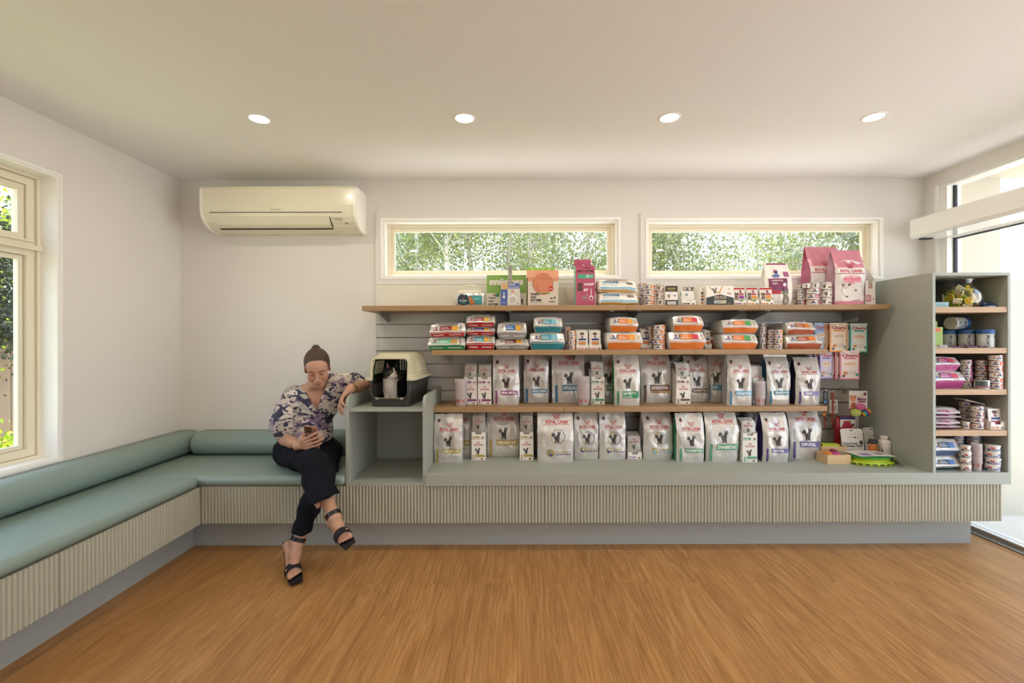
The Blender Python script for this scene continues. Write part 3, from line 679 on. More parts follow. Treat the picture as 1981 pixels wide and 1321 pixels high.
for k in range(9): b.tube([(0, 0, 0), (rnd.uniform(-.3, .3), rnd.uniform(-.4, .4), .8)], [.012, .005], mat('dark_bark', '#4a3d32', .9), 5)
b.obj('stems', e)
WIRE = mat('power_wire', '#6d7078', .7); wd = ['highest of the four', 'second highest of the four', 'second lowest of the four', 'lowest of the four']
for k, (pa, pb) in enumerate(((360, 378), (366, 383.5), (390, 404), (416, 418.5))):
    y = 18; p = PP(-60, pa-(pb-pa)*1.3, 17); q = PP(60, pb+(pb-pa)*.3, 19)
    b = MB(); b.tube([p + (p-q)*2, p, q, q + (q-p)*2], .012, WIRE, 5); tag(b.obj('power_line'), 'thin overhead power line outside the left window, ' + wd[k], 'power line', 'overhead power lines')
# ------------------------------------------------------------------ goods
BAGW = mat('bag_white_film', '#d0cdc7', .24, .22, bump=(17, .62)); BAGS = mat('bag_silver_film', '#bdbcba', .3, .45, bump=(17, .6)); BAGC = mat('cream_film', '#ece4da', .35, bump=(30, .2))
CARD = mat('white_card', '#ebe6dd', .55); CARDG = mat('card_inside', '#cfc3b2', .7); POUCH = mat('pouch_grey_film', '#aaa59c', .32, .35, bump=(40, .25)); POUW = mat('pouch_white_film', '#dcd8cf', .35, .1, bump=(40, .2))
TIN = mat('tin_metal', '#c6c4bf', .28, .9); CANW = mat('can_white', '#e6e0d6', .4)
_films = {}
def film(c):
    return mat('film_' + c.strip('#'), c, .3, .05, bump=(20, .45))
rnd = random.Random(77)
def cyl(px0, px1, yf):
    """round thing seen between two pixel columns, its nearest point at depth yf -> x, y, radius"""
    a0, a1 = math.atan((px0-VX)/F), math.atan((px1-VX)/F); am, h = (a0+a1)/2, (a1-a0)/2
    r_ = yf/(math.cos(am)/math.sin(h)-1); q = r_/math.sin(h); return q*math.sin(am), q*math.cos(am), r_
def noise3(x, y, z): return mnoise.noise(Vector((x, y, z)))
ORD = ['bottom', 'second from the bottom', 'third from the bottom', 'fourth from the bottom', 'fifth from the bottom', 'sixth from the bottom', 'seventh from the bottom']
def ordl(i, n): return 'top' if i == n-1 else ORD[i]

def face_cat(A, u, v, h, fur='#7d7468', dark='#4b443b', pale='#cfc6b8'):
    """small cat picture: sitting cat seen from the front"""
    A.ell(u, v+.30*h/A.H, .20*h, fur, 12, ry=.32*h); A.ell(u, v+.2*h/A.H, .10*h, pale, 10, ry=.16*h)
    A.ell(u, v+.72*h/A.H, .19*h, fur, 12, ry=.17*h)
    for s in (-1, 1):
        A.poly([(u+s*.17*h/A.W, v+.78*h/A.H), (u+s*.15*h/A.W, v+1.0*h/A.H), (u+s*.04*h/A.W, v+.86*h/A.H)], dark)
        A.ell(u+s*.075*h/A.W, v+.74*h/A.H, .03*h, '#23201c', 6)
    A.ell(u, v+.65*h/A.H, .06*h, pale, 8)

def art_rc(A, c, text, style='band', big=False, sub=None, brand='VETERINARY', stripe=None):
    W, H = A.W, A.H
    if big: vl, cb, ct, b0, b1, ub = .775, .40, .66, .255, .375, .30
    else: vl, cb, ct, b0, b1, ub = .645, .345, .565, .205, .29, .30
    if style != 'band': vl, cb, ct = (.77, .42, .66) if big else (.645, .34, .56)
    A.rclogo(.54, vl, .72 if big else .74)
    if not big:
        A.ell(.17, .87, .010, '#3a3a3c', 8); A.rect(.13, .83, .22, .845, '#b3202c')
    h = (ct-cb)*H
    if style == 'band':
        A.ring(.56, (cb+ct)/2, h*.52, .0012, ['#bdbab3'], 24)
        A.cat(.54, cb, h)
        A.rect(ub, b0, .95, b1, c, (6, 1)); A.text(text, ub+.03, b0+(b1-b0)*.22, '#f2efe9', w=min(.58, .072*len(text)), h=(b1-b0)*.55, bold=.03)
        if sub: A.rect(ub, b0-.05, .95, b0, sub[1], (6, 1)); A.text(sub[0], ub+.03, b0-.04, sub[2], w=.35, h=.028)
        A.rect(.095, .02, .165, b1+.0, stripe or c, (1, 4))
    else:
        A.ring(.56, (cb+ct)/2, h*.62, .0032, style, 32, 90, 450); A.cat(.54, cb, h)
        A.ell(.36, .20, .105*W, style[0], 16); A.ell(.345, .185, .075*W, style[-1], 14); A.ell(.37, .21, .04*W, '#d9d6cf', 12)
        A.text('URINARY S/O', .5, .205, style[0], w=.34, h=.028, bold=.03); A.text(text, .5, .16, style[-1], w=.44, h=.026, bold=.03)
    A.text(brand, .095, b1+.03, '#b5b2aa', w=.055, h=.24, up=True)

def bag(px0, px1, ptop, y, zs, d, label, art=None, side=None, h=None, rz=0.0, m=None, seal=None, seed=None, group=None, topw=1.0, lean=.5, crump=.0055, name='food_bag', full=.6):
    W = (px1-px0)*y/F; x = PX((px0+px1)/2, ptop, y)
    if h is None: h = PZ((px0+px1)/2, ptop, y + d*lean) - zs
    e = empty(name, (x, y, zs), label, 'food bag', group, rz); seed = seed if seed is not None else int(px0*7); m = m or BAGW; sm = side or m
    def b_(t): return d/2*(1 - .97*max(0, (t-full)/(1-full))**1.5)*(.86+.14*min(1, t*8)) if t < 1 else .0018
    NU, NV = 18, 22; Gf = []; Gb = []; Gl = []; Gr = []
    yc = lambda t: d/2 + (lean-.5)*d*t
    for j in range(NV+1):
        t = j/NV; bb = max(b_(t), .0018); a = W/2*(1 + (topw-1)*max(0, (t-.5)/.5)**1.5)*(.985+.015*math.sin(t*3.1)) ; z = h*t
        fr = []
        for i in range(NU+1):
            s = i/NU*2-1
            q = 1-.35*abs(s)**5*(1-t*.6)
            yy = yc(t) - bb*q
            fade = min(1, t*6)*min(1, (1-t)*9+.12)
            yy += (noise3(s*1.7+seed, t*3.6, 1.7)*2.2 + noise3(s*3.1+seed+t*2, t*5+s, 4.2)*1.0)*crump*fade
            xx = a*s + noise3(seed, t*7, s*2)*.003*fade
            fr.append(Vector((xx, yy, z + (noise3(s*3+seed, 9, t)*.006*t*t))))
        ba = [Vector((a*(i/6*2-1), yc(t) + bb*(1-.3*abs(i/6*2-1)**5), fr[-1 if i > 3 else 0].z)) for i in range(7)]
        k = max(0, min(1, (t-.15)/.7))
        l = [fr[0].lerp(ba[0], q) + Vector((min(.9*bb, W*.13)*k*(1-abs(q*2-1)), 0, 0)) for q in (0, .25, .5, .75, 1)]
        r_ = [fr[-1].lerp(ba[-1], q) - Vector((min(.9*bb, W*.13)*k*(1-abs(q*2-1)), 0, 0)) for q in (0, .25, .5, .75, 1)]
        Gf.append(fr); Gb.append(ba); Gl.append(l); Gr.append(r_)
    b = MB(); b.grid(Gf, m); b.grid(Gb, m, flip=True); b.grid(Gl, sm, flip=True); b.grid(Gr, sm)
    b.add(Gf[0] + Gb[0][::-1], [tuple(range(len(Gf[0])+7))[::-1]], m)
    if art: art(Art(b, surf(Gf), W, h, eps=.0008))
    b.obj('bag_body', e)
    tp = Gf[-1]; b = MB(); hs = .0 if seal is None else seal
    G = [[v + Vector((0, 0, dz)) for v in tp] for dz in (-.012, hs if hs else -.001)]
    for dy in (-.0016, .004): b.grid([[v + Vector((0, dy, 0)) for v in r_] for r_ in G], m)
    b.obj('top_seal', e)
    return e

def art_box_rc(A, c, pic='#7a4a2a'):
    A.rclogo(.5, .70, .72); A.cat(.48, .30, .32*A.H); A.rect(.28, .17, .95, .27, c, (2, 1)); A.rect(.1, .03, .17, .27, c, (1, 1))
    A.rect(.1, .07, .4, .09, '#a9a39a'); A.ell(.74, .075, .10*A.W, pic, 12, ry=.045*A.W)
def carton(px0, px1, z, h, y, d, label, art=None, m=None, rz=0, group=None, name='food_carton', cat='box', W=None, cx=None):
    W = W or (px1-px0)*y/F; x = cx if cx is not None else PX((px0+px1)/2, 650, y)
    e = empty(name, (x, y, z), label, cat, group, rz); b = MB(); b.box((-W/2, 0, 0), (W/2, d, h), m or CARD, .0015)
    if art: art(Art(b, flat(-W/2, 0, W/2, h, 0), W, h))
    b.obj('carton_body', e); b = MB(); b.box((-W/2+.0008, .001, h-.001), (W/2-.0008, d/2-.0005, h+.0006), m or CARD); b.obj('lid_flap', e); return e
def display(px0, px1, z, y, label, c, front_h=.05, h=.10, d=.10, pouch_top=None, pm=None, n=3, art=None, part=None, W=None, lname=None, wad=False, rz=0):
    """open display carton with upright pouches in it"""
    W = W or (px1-px0)*y/F; x = PX((px0+px1)/2, 650, y)
    e = empty('display_carton', (x, y, z), label, 'box', 'open display cartons', rz); t = .0012; b = MB()
    b.box((-W/2, 0, 0), (W/2, d, t), CARD)
    fp = [(-W/2, 0), (W/2, 0), (W/2, front_h), (W*.24, front_h), (W*.18, front_h*.68), (-W*.18, front_h*.68), (-W*.24, front_h), (-W/2, front_h)]
    b.prism(fp, t, CARD, 'xz'); A = Art(b, flat(-W/2, 0, W/2, front_h, 0), W, front_h)
    A.rect(.06, .14, .56, .42, c, (1, 1)); A.text('FOOD', .1, .2, '#efece6', w=.3, h=.14); A.ell(.8, .25, .1*W, '#7a4a2a', 10, ry=.05*W)
    b.obj('carton_front', e)
    b = MB(); hb = h
    for s in (-1, 1):
        xx = s*(W/2) - (t if s > 0 else 0); b.prism([(0, 0), (d, 0), (d, hb), (d*.6, hb), (0, front_h)], t, CARD, 'yz', c=(xx, 0, 0))
    b.box((-W/2, d-t, 0), (W/2, d, hb), CARD); b.obj('carton_sides', e)
    ph = (pouch_top - z) if pouch_top else h*.95
    wd = ['front', 'second', 'third', 'fourth']
    for k in range(n):
        yy = .012 + k*(d-.03)/max(1, n); hh = ph*(.93+.035*k)
        g = empty('pouch', (0, 0, 0), '%s %s pouch in the %s' % (wd[k], 'white' if pm is POUW else 'silver', lname), 'pouch', 'pouches in the display cartons')
        g.location = (x, y, z); g.rotation_euler.z = rz
        b = MB(); NU, NV = 6, 8; pw = W/2-.004
        G = [[Vector((pw*(i/NU*2-1), yy + .012*(j/NV) + .004*noise3(i*.7+px0, j*.6, k) - .005*math.sin(math.pi*i/NU)*math.sin(math.pi*min(1, j/NV)), .003 + hh*j/NV)) for i in range(NU+1)] for j in range(NV+1)]
        b.grid(G, pm or POUCH); b.grid([[v + Vector((0, .009*math.sin(math.pi*i/NU)+.001, 0)) for i, v in enumerate(r_)] for r_ in G], pm or POUCH, flip=True)
        if k < 1:
            A = Art(b, surf(G), 2*pw, hh)
            if part: part(A)
            else: A.rclogo(.5, .70, .74); A.cat(.47, .42, .22*hh)
        b.obj('pouch_body', g)
        b = MB(); b.grid([[v + Vector((0, -.0006, dz)) for v in G[-1]] for dz in (-.006, .002)], pm or POUCH); b.obj('seal', g)
    return e
_canmesh = {}
CANT = {}
def canart(b, r_, h, kind):
    def S(u, v):
        a = -math.pi/2 + (u-.5)*math.pi*1.25; return Vector((r_*math.cos(a), r_*math.sin(a), h*v))
    A = Art(b, S, r_*math.pi*1.25, h, nrm=lambda u, v: Vector((math.cos(-math.pi/2+(u-.5)*math.pi*1.25), math.sin(-math.pi/2+(u-.5)*math.pi*1.25), 0)), eps=.0003)
    if kind[0] == 'h':
        _, c1, c2 = kind
        A.rect(.52, .2, .86, .82, c1, (5, 1)); A.rect(.66, .2, .80, .82, c2, (2, 1)); A.rect(.56, .44, .84, .54, '#e9e4da', (4, 1))
        A.rect(.24, .28, .46, .44, '#27407c', (3, 1)); A.rect(.31, .52, .38, .74, '#c64a3a', (1, 1)); A.rect(.34, .5, .40, .72, '#27407c', (1, 1)); A.ell(.16, .5, .0045, '#8a5a36', 8)
        A.rect(0, .86, 1, .9, c1, (10, 1))
    elif kind[0] == 'rc':
        A.rclogo(.62, .62, .28); A.cat(.36, .2, .55*h); A.rect(.52, .2, .8, .4, kind[1], (4, 1)); A.rect(0, .88, 1, .91, '#b8b2a8', (10, 1))
    elif kind[0] == 'b':
        A.rect(.1, .18, .9, .55, kind[1], (10, 1)); A.rect(.2, .28, .7, .44, '#e4e2dd', (6, 1)); A.rect(.55, .62, .85, .85, kind[2], (4, 1)); A.rect(.2, .62, .35, .85, '#c64a3a', (2, 1))
    elif kind[0] == 'g':
        A.rect(.05, .1, .95, .9, kind[1], (10, 1)); A.rect(.5, .35, .8, .85, '#e9e4da', (4, 1)); A.cat(.65, .38, .4*h); A.rect(.1, .15, .9, .3, kind[2], (8, 1))
def can(x, y, z, r_, h, kind, label, group, rot=0.0, plastic=False):
    k = (round(r_, 4), round(h, 4), kind, plastic)
    if k not in _canmesh:
        b = MB()
        if plastic: b.lathe([(r_*.9, 0), (r_*.93, .002), (r_*.98, h*.86)], CANW, 24)
        else: b.lathe([(r_*.93, 0), (r_*.985, .0015), (r_*.985, .0035), (r_*.955, .0055), (r_*.96, h*.5), (r_*.955, h-.0055), (r_*.985, h-.0035)], None, 24, ms=[TIN, TIN, CANW, CANW, CANW, TIN])
        canart(b, r_*(.966 if not plastic else .98), h*(.86 if plastic else 1), kind); o1 = b.obj('can_body')
        b = MB()
        if plastic: b.lathe([(r_, h*.84), (r_*1.02, h*.88), (r_*1.02, h*.97), (r_*.97, h), (0.001, h*.99)], CANW, 24, caps=False)
        else: b.lathe([(r_*.985, h-.0035), (r_*1.0, h-.002), (r_*.985, h), (r_*.93, h-.0015), (.001, h-.002)], TIN, 24, caps=False)
        o2 = b.obj('lid'); _canmesh[k] = (o1.data, o2.data)
        bpy.data.objects.remove(o1); bpy.data.objects.remove(o2)
    e = empty('food_tub' if plastic else 'food_can', (x, y, z), label, 'can' if not plastic else 'tub', group, rot)
    for n_, me in zip(('can_body', 'lid'), _canmesh[k]):
        o = bpy.data.objects.new(n_, me); C.objects.link(o); o.parent = e
    return e
def stack(px0, px1, z, y, n, hpx, kind, desc, group, plastic=False, start=0, jit=.0025):
    x, yc, r_ = cyl(px0, px1, y); h = hpx*y/F
    for i in range(n):
        nm = ORD[i] if i < n-1 or n == 1 else 'topmost'
        can(x + rnd.uniform(-jit, jit), yc + rnd.uniform(-jit, jit), z + i*h, r_, h-.0003, kind, ('%s %s of %s' % (nm, 'tub' if plastic else 'can', desc)) if n > 1 else desc, group, rnd.uniform(-.35, .35), plastic)

def art_hills(A, c, p1, p2, cat=True, low=.36):
    """folded lower band in colour, white panel above with logo, colour patches and a cat"""
    A.rect(.012, .015, .988, low-.0, c, (10, 3))
    A.rect(.10, low+.16, .24, low+.22, c if cat else '#2c4a9a', (2, 1)); A.rect(.15, low+.27, .18, low+.40, '#c64a3a', (1, 1)); A.rect(.175, low+.25, .20, low+.38, '#27407c', (1, 1))
    A.rect(.28, low+.12, .62, low+.42, p1, (4, 2)); A.rect(.62, low+.12, .80, low+.42, p2, (2, 2))
    A.text('SCIENCE', .31, low+.29, '#efe8dc', w=.2, h=.05); A.rect(.31, low+.2, .55, low+.23, '#efe8dc', (3, 1))
    if cat:
        face_cat(A, .875, low+.06, .5*A.H, '#8d8577', '#4d463d'); A.rect(.08, low*.35, .4, low*.5, '#e9d9d0', (4, 1)); A.rect(.55, low*.35, .92, low*.5, '#e9d9d0', (4, 1))
    else:
        face_cat(A, .285, low+.12, .3*A.H, '#7c5a3c', '#3c2c20'); A.rect(.64, low+.03, .8, low+.09, '#b9b6b0', (2, 1)); A.ell(.9, low+.33, .004, p2, 8); A.ell(.9, low+.2, .004, p1, 8)
def brick(px0, px1, pz0, h, y, d, label, c, p1, p2, catp=True, low=.36, rz=0.0, m=None, z=None, group=None, art=None, sag=.0, seed=None):
    """food bag lying on its back, bottom end to the front"""
    W = (px1-px0)*y/F; x = PX((px0+px1)/2, 660, y); z = pz0; m = m or BAGW; low = min(.5, low+.07)
    e = empty('food_bag', (x, y, z), label, 'food bag', group, rz); seed = seed if seed is not None else px0*1.3
    NU, NV = 16, 10; G = []
    for j in range(NV+1):
        v = j/NV; row = []
        for i in range(NU+1):
            s = i/NU*2-1
            a = W/2*(1.0 if v < low else 1.0 - .05*(v-low)/(1-low)) - (.012*(1-v/low) if v < low else 0)
            yy = (.022*(1-v/low) if v < low else .034*((v-low)/(1-low))**1.2) + .010*abs(s)**4
            yy += noise3(s*2.2+seed, v*3, 2.1)*.006
            zz = h*v + noise3(s*1.7+seed, v*2, 7.7)*.004*(1 if 0 < v else 0) - .006*abs(s)**3*v - sag*s
            row.append(Vector((a*s, yy, max(.0005, zz))))
        G.append(row)
    b = MB(); b.grid(G, m); A = Art(b, surf(G), W, h, eps=.0007)
    if art: art(A)
    else: art_hills(A, c, p1, p2, catp, low)
    # body behind: rounded pillow
    rings = []
    per = [G[0][i] for i in range(NU+1)] + [G[j][NU] for j in range(1, NV+1)] + [G[NV][i] for i in range(NU-1, -1, -1)] + [G[j][0] for j in range(NV-1, 0, -1)]
    cx_, cz = 0, h*.5
    for k, t in enumerate((0, .06, .2, .45, .7, .88, 1.0)):
        f = [1, 1.03, 1.04, 1.02, .97, .85, .5][k]; fz = [1, 1.0, 1.02, 1.0, .9, .7, .15][k]; r_ = []
        for p in per:
            X = p.x*f + noise3(p.x*9+seed, t*5, p.z*20)*.004*(k > 0); Z = max(.0005, h*.5*(1 - (1-fz)*.9) + (p.z-h*.5)*fz + noise3(p.x*8, t*4+seed, p.z*9)*.005*(k > 0)*(p.z > h*.3))
            if p.z < h*.1: Z = min(Z, .004) if t < .9 else Z
            r_.append(Vector((X, p.y + (d-p.y)*t, Z)))
        rings.append(r_ + [r_[0]])
    b.grid(rings, m, flip=False)
    b.add(rings[-1][:-1], [tuple(range(len(per)))], m); b.obj('bag_body', e)
    b = MB(); b.tube([G[int(NV*low)][i] + Vector((0, -.001, 0)) for i in range(NU+1)], .0016, m, 5)
    if catp: b.box((-W*.3, .004, h+.0002), (W*.3, .05, h+.0015), m)
    b.obj('folded_edge', e); return e
CUPM = mat('clear_plastic', '#f3eeee', .12, alpha=.30); CUPR = mat('clear_plastic_print', '#d04a48', .3, alpha=.55)
_cup = {}
def cup(x, y, z, r_, h, label, group, printed=False, rot=0):
    k = (round(r_, 4), round(h, 4))
    if k not in _cup:
        b = MB(); b.lathe([(r_*.72, 0), (r_*.74, .001), (r_*.93, h-.004), (r_, h-.003), (r_*1.0, h), (r_*.93, h), (r_*.9, h-.004), (r_*.72, .002)], CUPM, 20, caps=False); b.lathe([(r_*.72, 0), (r_*.7, .001)], CUPM, 20)
        o = b.obj('cup_body'); b = MB()
        def S(u, v): 
            t = (v*(h-.01)+.003)/h; a = -math.pi/2 + (u-.5)*2.6; rr = r_*(.74+.19*t)+.0003; return Vector((rr*math.cos(a), rr*math.sin(a), t*h))
        A = Art(b, S, r_*2.2, h, nrm=lambda u, v: Vector((0, -.3, 0)), eps=.0001)
        for u0 in (.05, .4, .75):
            A.rect(u0, .55, u0+.16, .85, CUPR, (2, 1)); 
            for q in range(4): A.rect(u0+.02, .08+.1*q, u0+.14, .12+.1*q, CUPR, (2, 1))
        o2 = b.obj('printed_scale'); _cup[k] = (o.data, o2.data); bpy.data.objects.remove(o); bpy.data.objects.remove(o2)
    e = empty('measuring_cup', (x, y, z), label, 'cup', group, rot)
    for n_, me in zip(('cup_body', 'printed_scale'), _cup[k]):
        o = bpy.data.objects.new(n_, me); C.objects.link(o); o.parent = e
def cups(px0, px1, z, y, ztop, n, desc):
    x, yc, r_ = cyl(px0, px1, y); ch = min(.055, (ztop-z)*.45); p = (ztop-z-ch)/(n-1)
    for i in range(n):
        lb = 'topmost' if i == n-1 else ('lowest' if i == 0 else 'nested')
        cup(x + rnd.uniform(-.0008, .0008), yc, z + i*p, r_, ch, '%s clear measuring cup in the stack %s' % (lb, desc), 'nested measuring cups ' + desc, rot=rnd.uniform(-.6, .6))

# ------------------------------------------------------------------ bottom row, on the counter
GOLD, PUR, TEAL, BLU, GRN, BRN, VIO = '#b39b4c', '#8d3f7e', '#3f8298', '#3d86a6', '#3f8f63', '#6a4a40', '#5a4b86'
yb = lambda py: F*(HC-ZC)/(py + .0015*1 - VY)
RC = lambda c, t, **k: (lambda A: art_rc(A, c, t, **k))
bag(838.5, 893.5, 800, 3.030, ZC, .10, 'white bag with gold band at the left end of the counter under the shelves', RC(GOLD, 'URINARY S/O', sub=('MODERATE CALORIE', '#e0ddd6', '#55524d')), h=.322)
bag(858, 912, 800, 3.175, ZC, .10, 'white gold band bag half hidden behind the leftmost bag on the counter', RC(GOLD, 'URINARY S/O', big=True, sub=('MODERATE CALORIE', '#e0ddd6', '#55524d')), h=.322)
def pair(px0, px1, z, y, c, where, ptop, bh=.142, fh=.05, n=3, d=.10, wad=False):
    carton(px0, px1, z, bh, y, d, 'small white closed carton with %s band, %s' % where, lambda A: art_box_rc(A, c), group='closed pouch cartons')
    display(px0, px1, z+bh+.0008, y, 'open carton of silver pouches with %s label, %s' % where, c, front_h=fh, h=fh+.05, d=d, pouch_top=PZ(px0, ptop, y), n=n, lname='%s label carton, %s' % where)
pair(911.5, 938.5, ZC, 3.10, GOLD, ('gold', 'near the left counter end'), 803)
bag(941, 1004.5, 799, 3.185, ZC, .12, 'big white bag with large gold band, third bag from the left on the counter', RC(GOLD, 'URINARY S/O', big=True), h=.322)
pair(1004.7, 1031.5, ZC, 3.10, GOLD, ('gold', 'right of the big gold band bag'), 803)
bag(1040, 1110, 800, 3.03, ZC, .13, 'big white bag with gold and purple ring around the cat emblem on the counter', RC(GOLD, 'BLADDER COMFORT', style=[GOLD, GOLD, '#4b4476', '#4b4476'], big=True), h=.324)
RG = [GOLD, GOLD, '#4b4476', '#4b4476']
bag(1111, 1158.5, 799, 3.115, ZC, .10, 'white bag with ringed cat emblem, right beside the big ringed bag on the counter', RC(GOLD, 'BLADDER COMFORT', style=RG), h=.322)
bag(1160, 1211, 799, 3.105, ZC, .10, 'white bag with ringed cat emblem, left of the small brown display on the counter', RC(GOLD, 'BLADDER COMFORT', style=RG), h=.322)
display(1214, 1241, ZC, 3.11, 'low open carton with one silver pouch pack in the gap of the counter row', '#a58aa6', front_h=.05, h=.13, d=.16, pouch_top=PZ(1214, 842, 3.11), lname='low carton in the gap of the counter row')
bag(1246, 1303, 799, 3.095, ZC, .15, 'white bag with gold and blue ringed emblem, left of the green bags on the counter', RC(GOLD, 'HYPOALLERGENIC', style=[GOLD, GOLD, '#7fb0c4', '#7fb0c4']), h=.322)
bag(1310, 1363.5, 799, 3.028, ZC, .11, 'white green sided bag, smaller of the two with green band on the counter', RC('#5aa07a', 'DIABETIC'), side=film('#3c7f5a'), h=.322, rz=-.03)
bag(1367, 1431, 799, 3.035, ZC, .14, 'white green band bag, larger of the two on the counter', RC('#5aa07a', 'DIABETIC', big=True), side=film('#3c7f5a'), h=.322)
pair(1436, 1464.5, ZC, 3.03, '#5aa07a', ('green', 'right of the large green band bag'), 814, n=4)
bag(1446, 1470, 799, 3.25, ZC, .09, 'plain silver bag standing behind the green label cartons on the counter', None, h=.318, m=BAGS)
bag(1478, 1528, 800, 3.018, ZC, .13, 'white violet sided bag, smaller of the two at the right of the counter row', RC('#6e6799', 'DENTAL', brand='EXPERT', stripe=VIO), side=film('#3e3766'), h=.323, rz=-.03)
bag(1530, 1591, 799, 3.10, ZC, .13, 'large white bag with violet band beside the wooden toy crates', RC('#6e6799', 'DENTAL', big=True, brand='EXPERT', stripe=VIO), h=.325)

# ------------------------------------------------------------------ third shelf
hs = S2-.034-S3-.006
cups(878, 903.5, S3, 3.075, PZ(890, 733, 3.11), 20, 'at the left end of the third shelf')
pair(897, 922.5, S3, 3.175, PUR, ('purple', 'behind the left cup stack'), 705)
pair(924, 950.5, S3, 3.17, PUR, ('purple', 'left of the purple band bag'), 706)
bag(953, 1003.5, 690, 3.15, S3, .12, 'white bag with purple band on the third shelf', RC(PUR, 'RENAL SPECIAL'), side=film('#a9a6a6'), h=hs)
bag(968, 1005.5, 690, 3.262, S3, .07, 'plain silver bag standing behind the purple band bag', None, h=hs*.9, m=BAGS)
bag(1013, 1061.5, 690, 3.25, S3, .10, 'white blue band bag, smaller, standing back on the third shelf', RC('#4f8aa6', 'HYPOALLERGENIC', stripe='#2f6f93'), side=film('#2f6288'), h=hs)
bag(1068, 1131, 690, 3.235, S3, .12, 'big white blue sided bag behind the second cup stack', RC('#4f8aa6', 'HYPOALLERGENIC', big=True, stripe='#2f6f93'), side=film('#2f6288'), h=hs, topw=1.02)
cups(1115, 1141.5, S3, 3.08, PZ(1128, 728, 3.12), 20, 'in front of the big blue sided bag')
pair(1143.5, 1169.5, S3, 3.17, GRN, ('green', 'right of the second cup stack'), 701)
bag(1166, 1192, 690, 3.27, S3, .08, 'white green striped bag half hidden between green carton and green band bag', RC(GRN, 'SATIETY', big=True), side=film('#3a8a5c'), h=hs*.98)
bag(1189, 1238.5, 690, 3.095, S3, .12, 'white bag with green side and green band on the third shelf', RC(GRN, 'SATIETY', sub=('WEIGHT MANAGEMENT', GRN, '#d7e4da')), side=film('#3a8a5c'), h=hs, rz=-.05)
bag(1240, 1299, 690, 3.225, S3, .12, 'big white bag with brown band over a tan stripe', RC(BRN, 'GASTROINTESTINAL', big=True, sub=('HAIRBALL', '#b99562', '#6a4a40')), h=hs)
pair(1308, 1335.5, S3, 3.16, BRN, ('brown', 'between the brown band bags'), 703)
bag(1325, 1371, 692, 3.27, S3, .10, 'white brown band bag, the smaller, leaning behind the brown label cartons', RC(BRN, 'GASTROINTESTINAL'), h=hs*.97)
bag(1370, 1400, 692, 3.262, S3, .11, 'white bag with broad blue side behind the pale blue band bag', RC('#4f8aa6', 'HYPO', big=True), side=film('#27587c'), h=hs*.98, rz=-.35)
bag(1409, 1456.5, 690, 3.078, S3, .13, 'white pale blue band bag with silver side, left of the third cup stack', RC('#5fa9cb', 'ANALLERGENIC', stripe='#3f8db3'), side=BAGS, h=hs, topw=.86, rz=-.08)
cups(1457, 1481.5, S3, 3.07, PZ(1470, 737, 3.10), 19, 'between two right hand blue band bags')
display(1456, 1478.5, S3, 3.17, 'open display carton of pouches behind the third cup stack', '#7fb0c4', front_h=.18, h=.2, d=.09, pouch_top=PZ(1467, 705, 3.17), pm=POUW, n=2, lname='carton behind the third cup stack')
bag(1485, 1530.5, 690, 3.12, S3, .12, 'white bag with folded seal top and teal blue band on the third shelf', RC('#4d93ad', 'SENSITIVITY', stripe='#2f7d9c'), side=film('#1f5e78'), h=hs-.012, seal=.012, rz=-.02)
bag(1542, 1587.5, 696, 3.10, S3, .12, 'white violet band bag at the right end of the third shelf', RC('#8d86b5', 'CALM', brand='EXPERT', stripe=VIO), side=film('#37325c'), h=hs-.02, rz=-.10)

# ------------------------------------------------------------------ second shelf: lying bags, cans and pouches
Hh = lambda n_, y=3.05: n_*y/F
RED, OR, GR2, TE2, BR2, MAG = '#b3262c', '#d9752e', '#2f8f56', '#2f7f8c', '#a8522f', '#a23b78'
def bstack(items, y, d, z, group):
    for (p0, p1, hp, lab, c, p1c, p2c, catp, low, kw) in items:
        brick(p0, p1, z, Hh(hp), y, d, lab, c, p1c, p2c, catp, low, group=group, **kw); z += Hh(hp)+.0008
bstack([(826.5, 899.5, 25, 'white and green bag lying at the bottom left of the second shelf', GR2, '#6fc29a', '#b98a3a', True, .34, {}),
        (830.5, 900, 27, 'white and red bag lying on the green one', RED, '#8d2036', '#d8a028', True, .3, {'sag': -.004})], 3.045, .30, S2, 'lying food bags')
bstack([(901.5, 957, 28, 'white and red lying bag with teal patch, bottom of the three red ones', RED, '#3f96a8', '#d8a028', True, .42, {}),
        (901.5, 957, 16, 'thin white and red lying bag with violet patch, middle of the three', RED, '#6a4a9a', '#d8a028', True, .5, {}),
        (901.5, 957.5, 23, 'white and red lying bag with dark red patch, top of the three', RED, '#8d2036', '#d8a028', True, .34, {})], 3.05, .28, S2, 'lying food bags')
bstack([(958, 1023.5, 22, 'white and silver lying bag with brown patch', '#9a9895', '#6f2f2c', '#c9952e', True, .4, {}),
        (962, 1019, 31, 'white and silver lying bag with blue patch on top', '#9a9895', '#2f62a8', '#d8a028', True, .34, {'m': BAGW})], 3.06, .28, S2, 'lying food bags')
bstack([(1025.5, 1093, 33, 'white and teal lying bag, lower of the pair', TE2, '#3f96a8', '#7fb9c6', False, .40, {}),
        (1033, 1088.5, 31, 'white and teal lying bag, upper of the pair', TE2, '#3f96a8', '#7fb9c6', False, .36, {})], 3.05, .30, S2, 'lying food bags')
HK = ('h', '#d88a4a', '#e9a860'); HK2 = ('h', '#c9652f', '#d8823c')
stack(1089.5, 1104, S2, 3.16, 5, 8.8, HK, 'the left can column right of the teal bags', 'small tins on the second shelf')
stack(1099, 1113.5, S2, 3.095, 4, 9.3, HK, 'the front can column right of the teal bags', 'small tins on the second shelf')
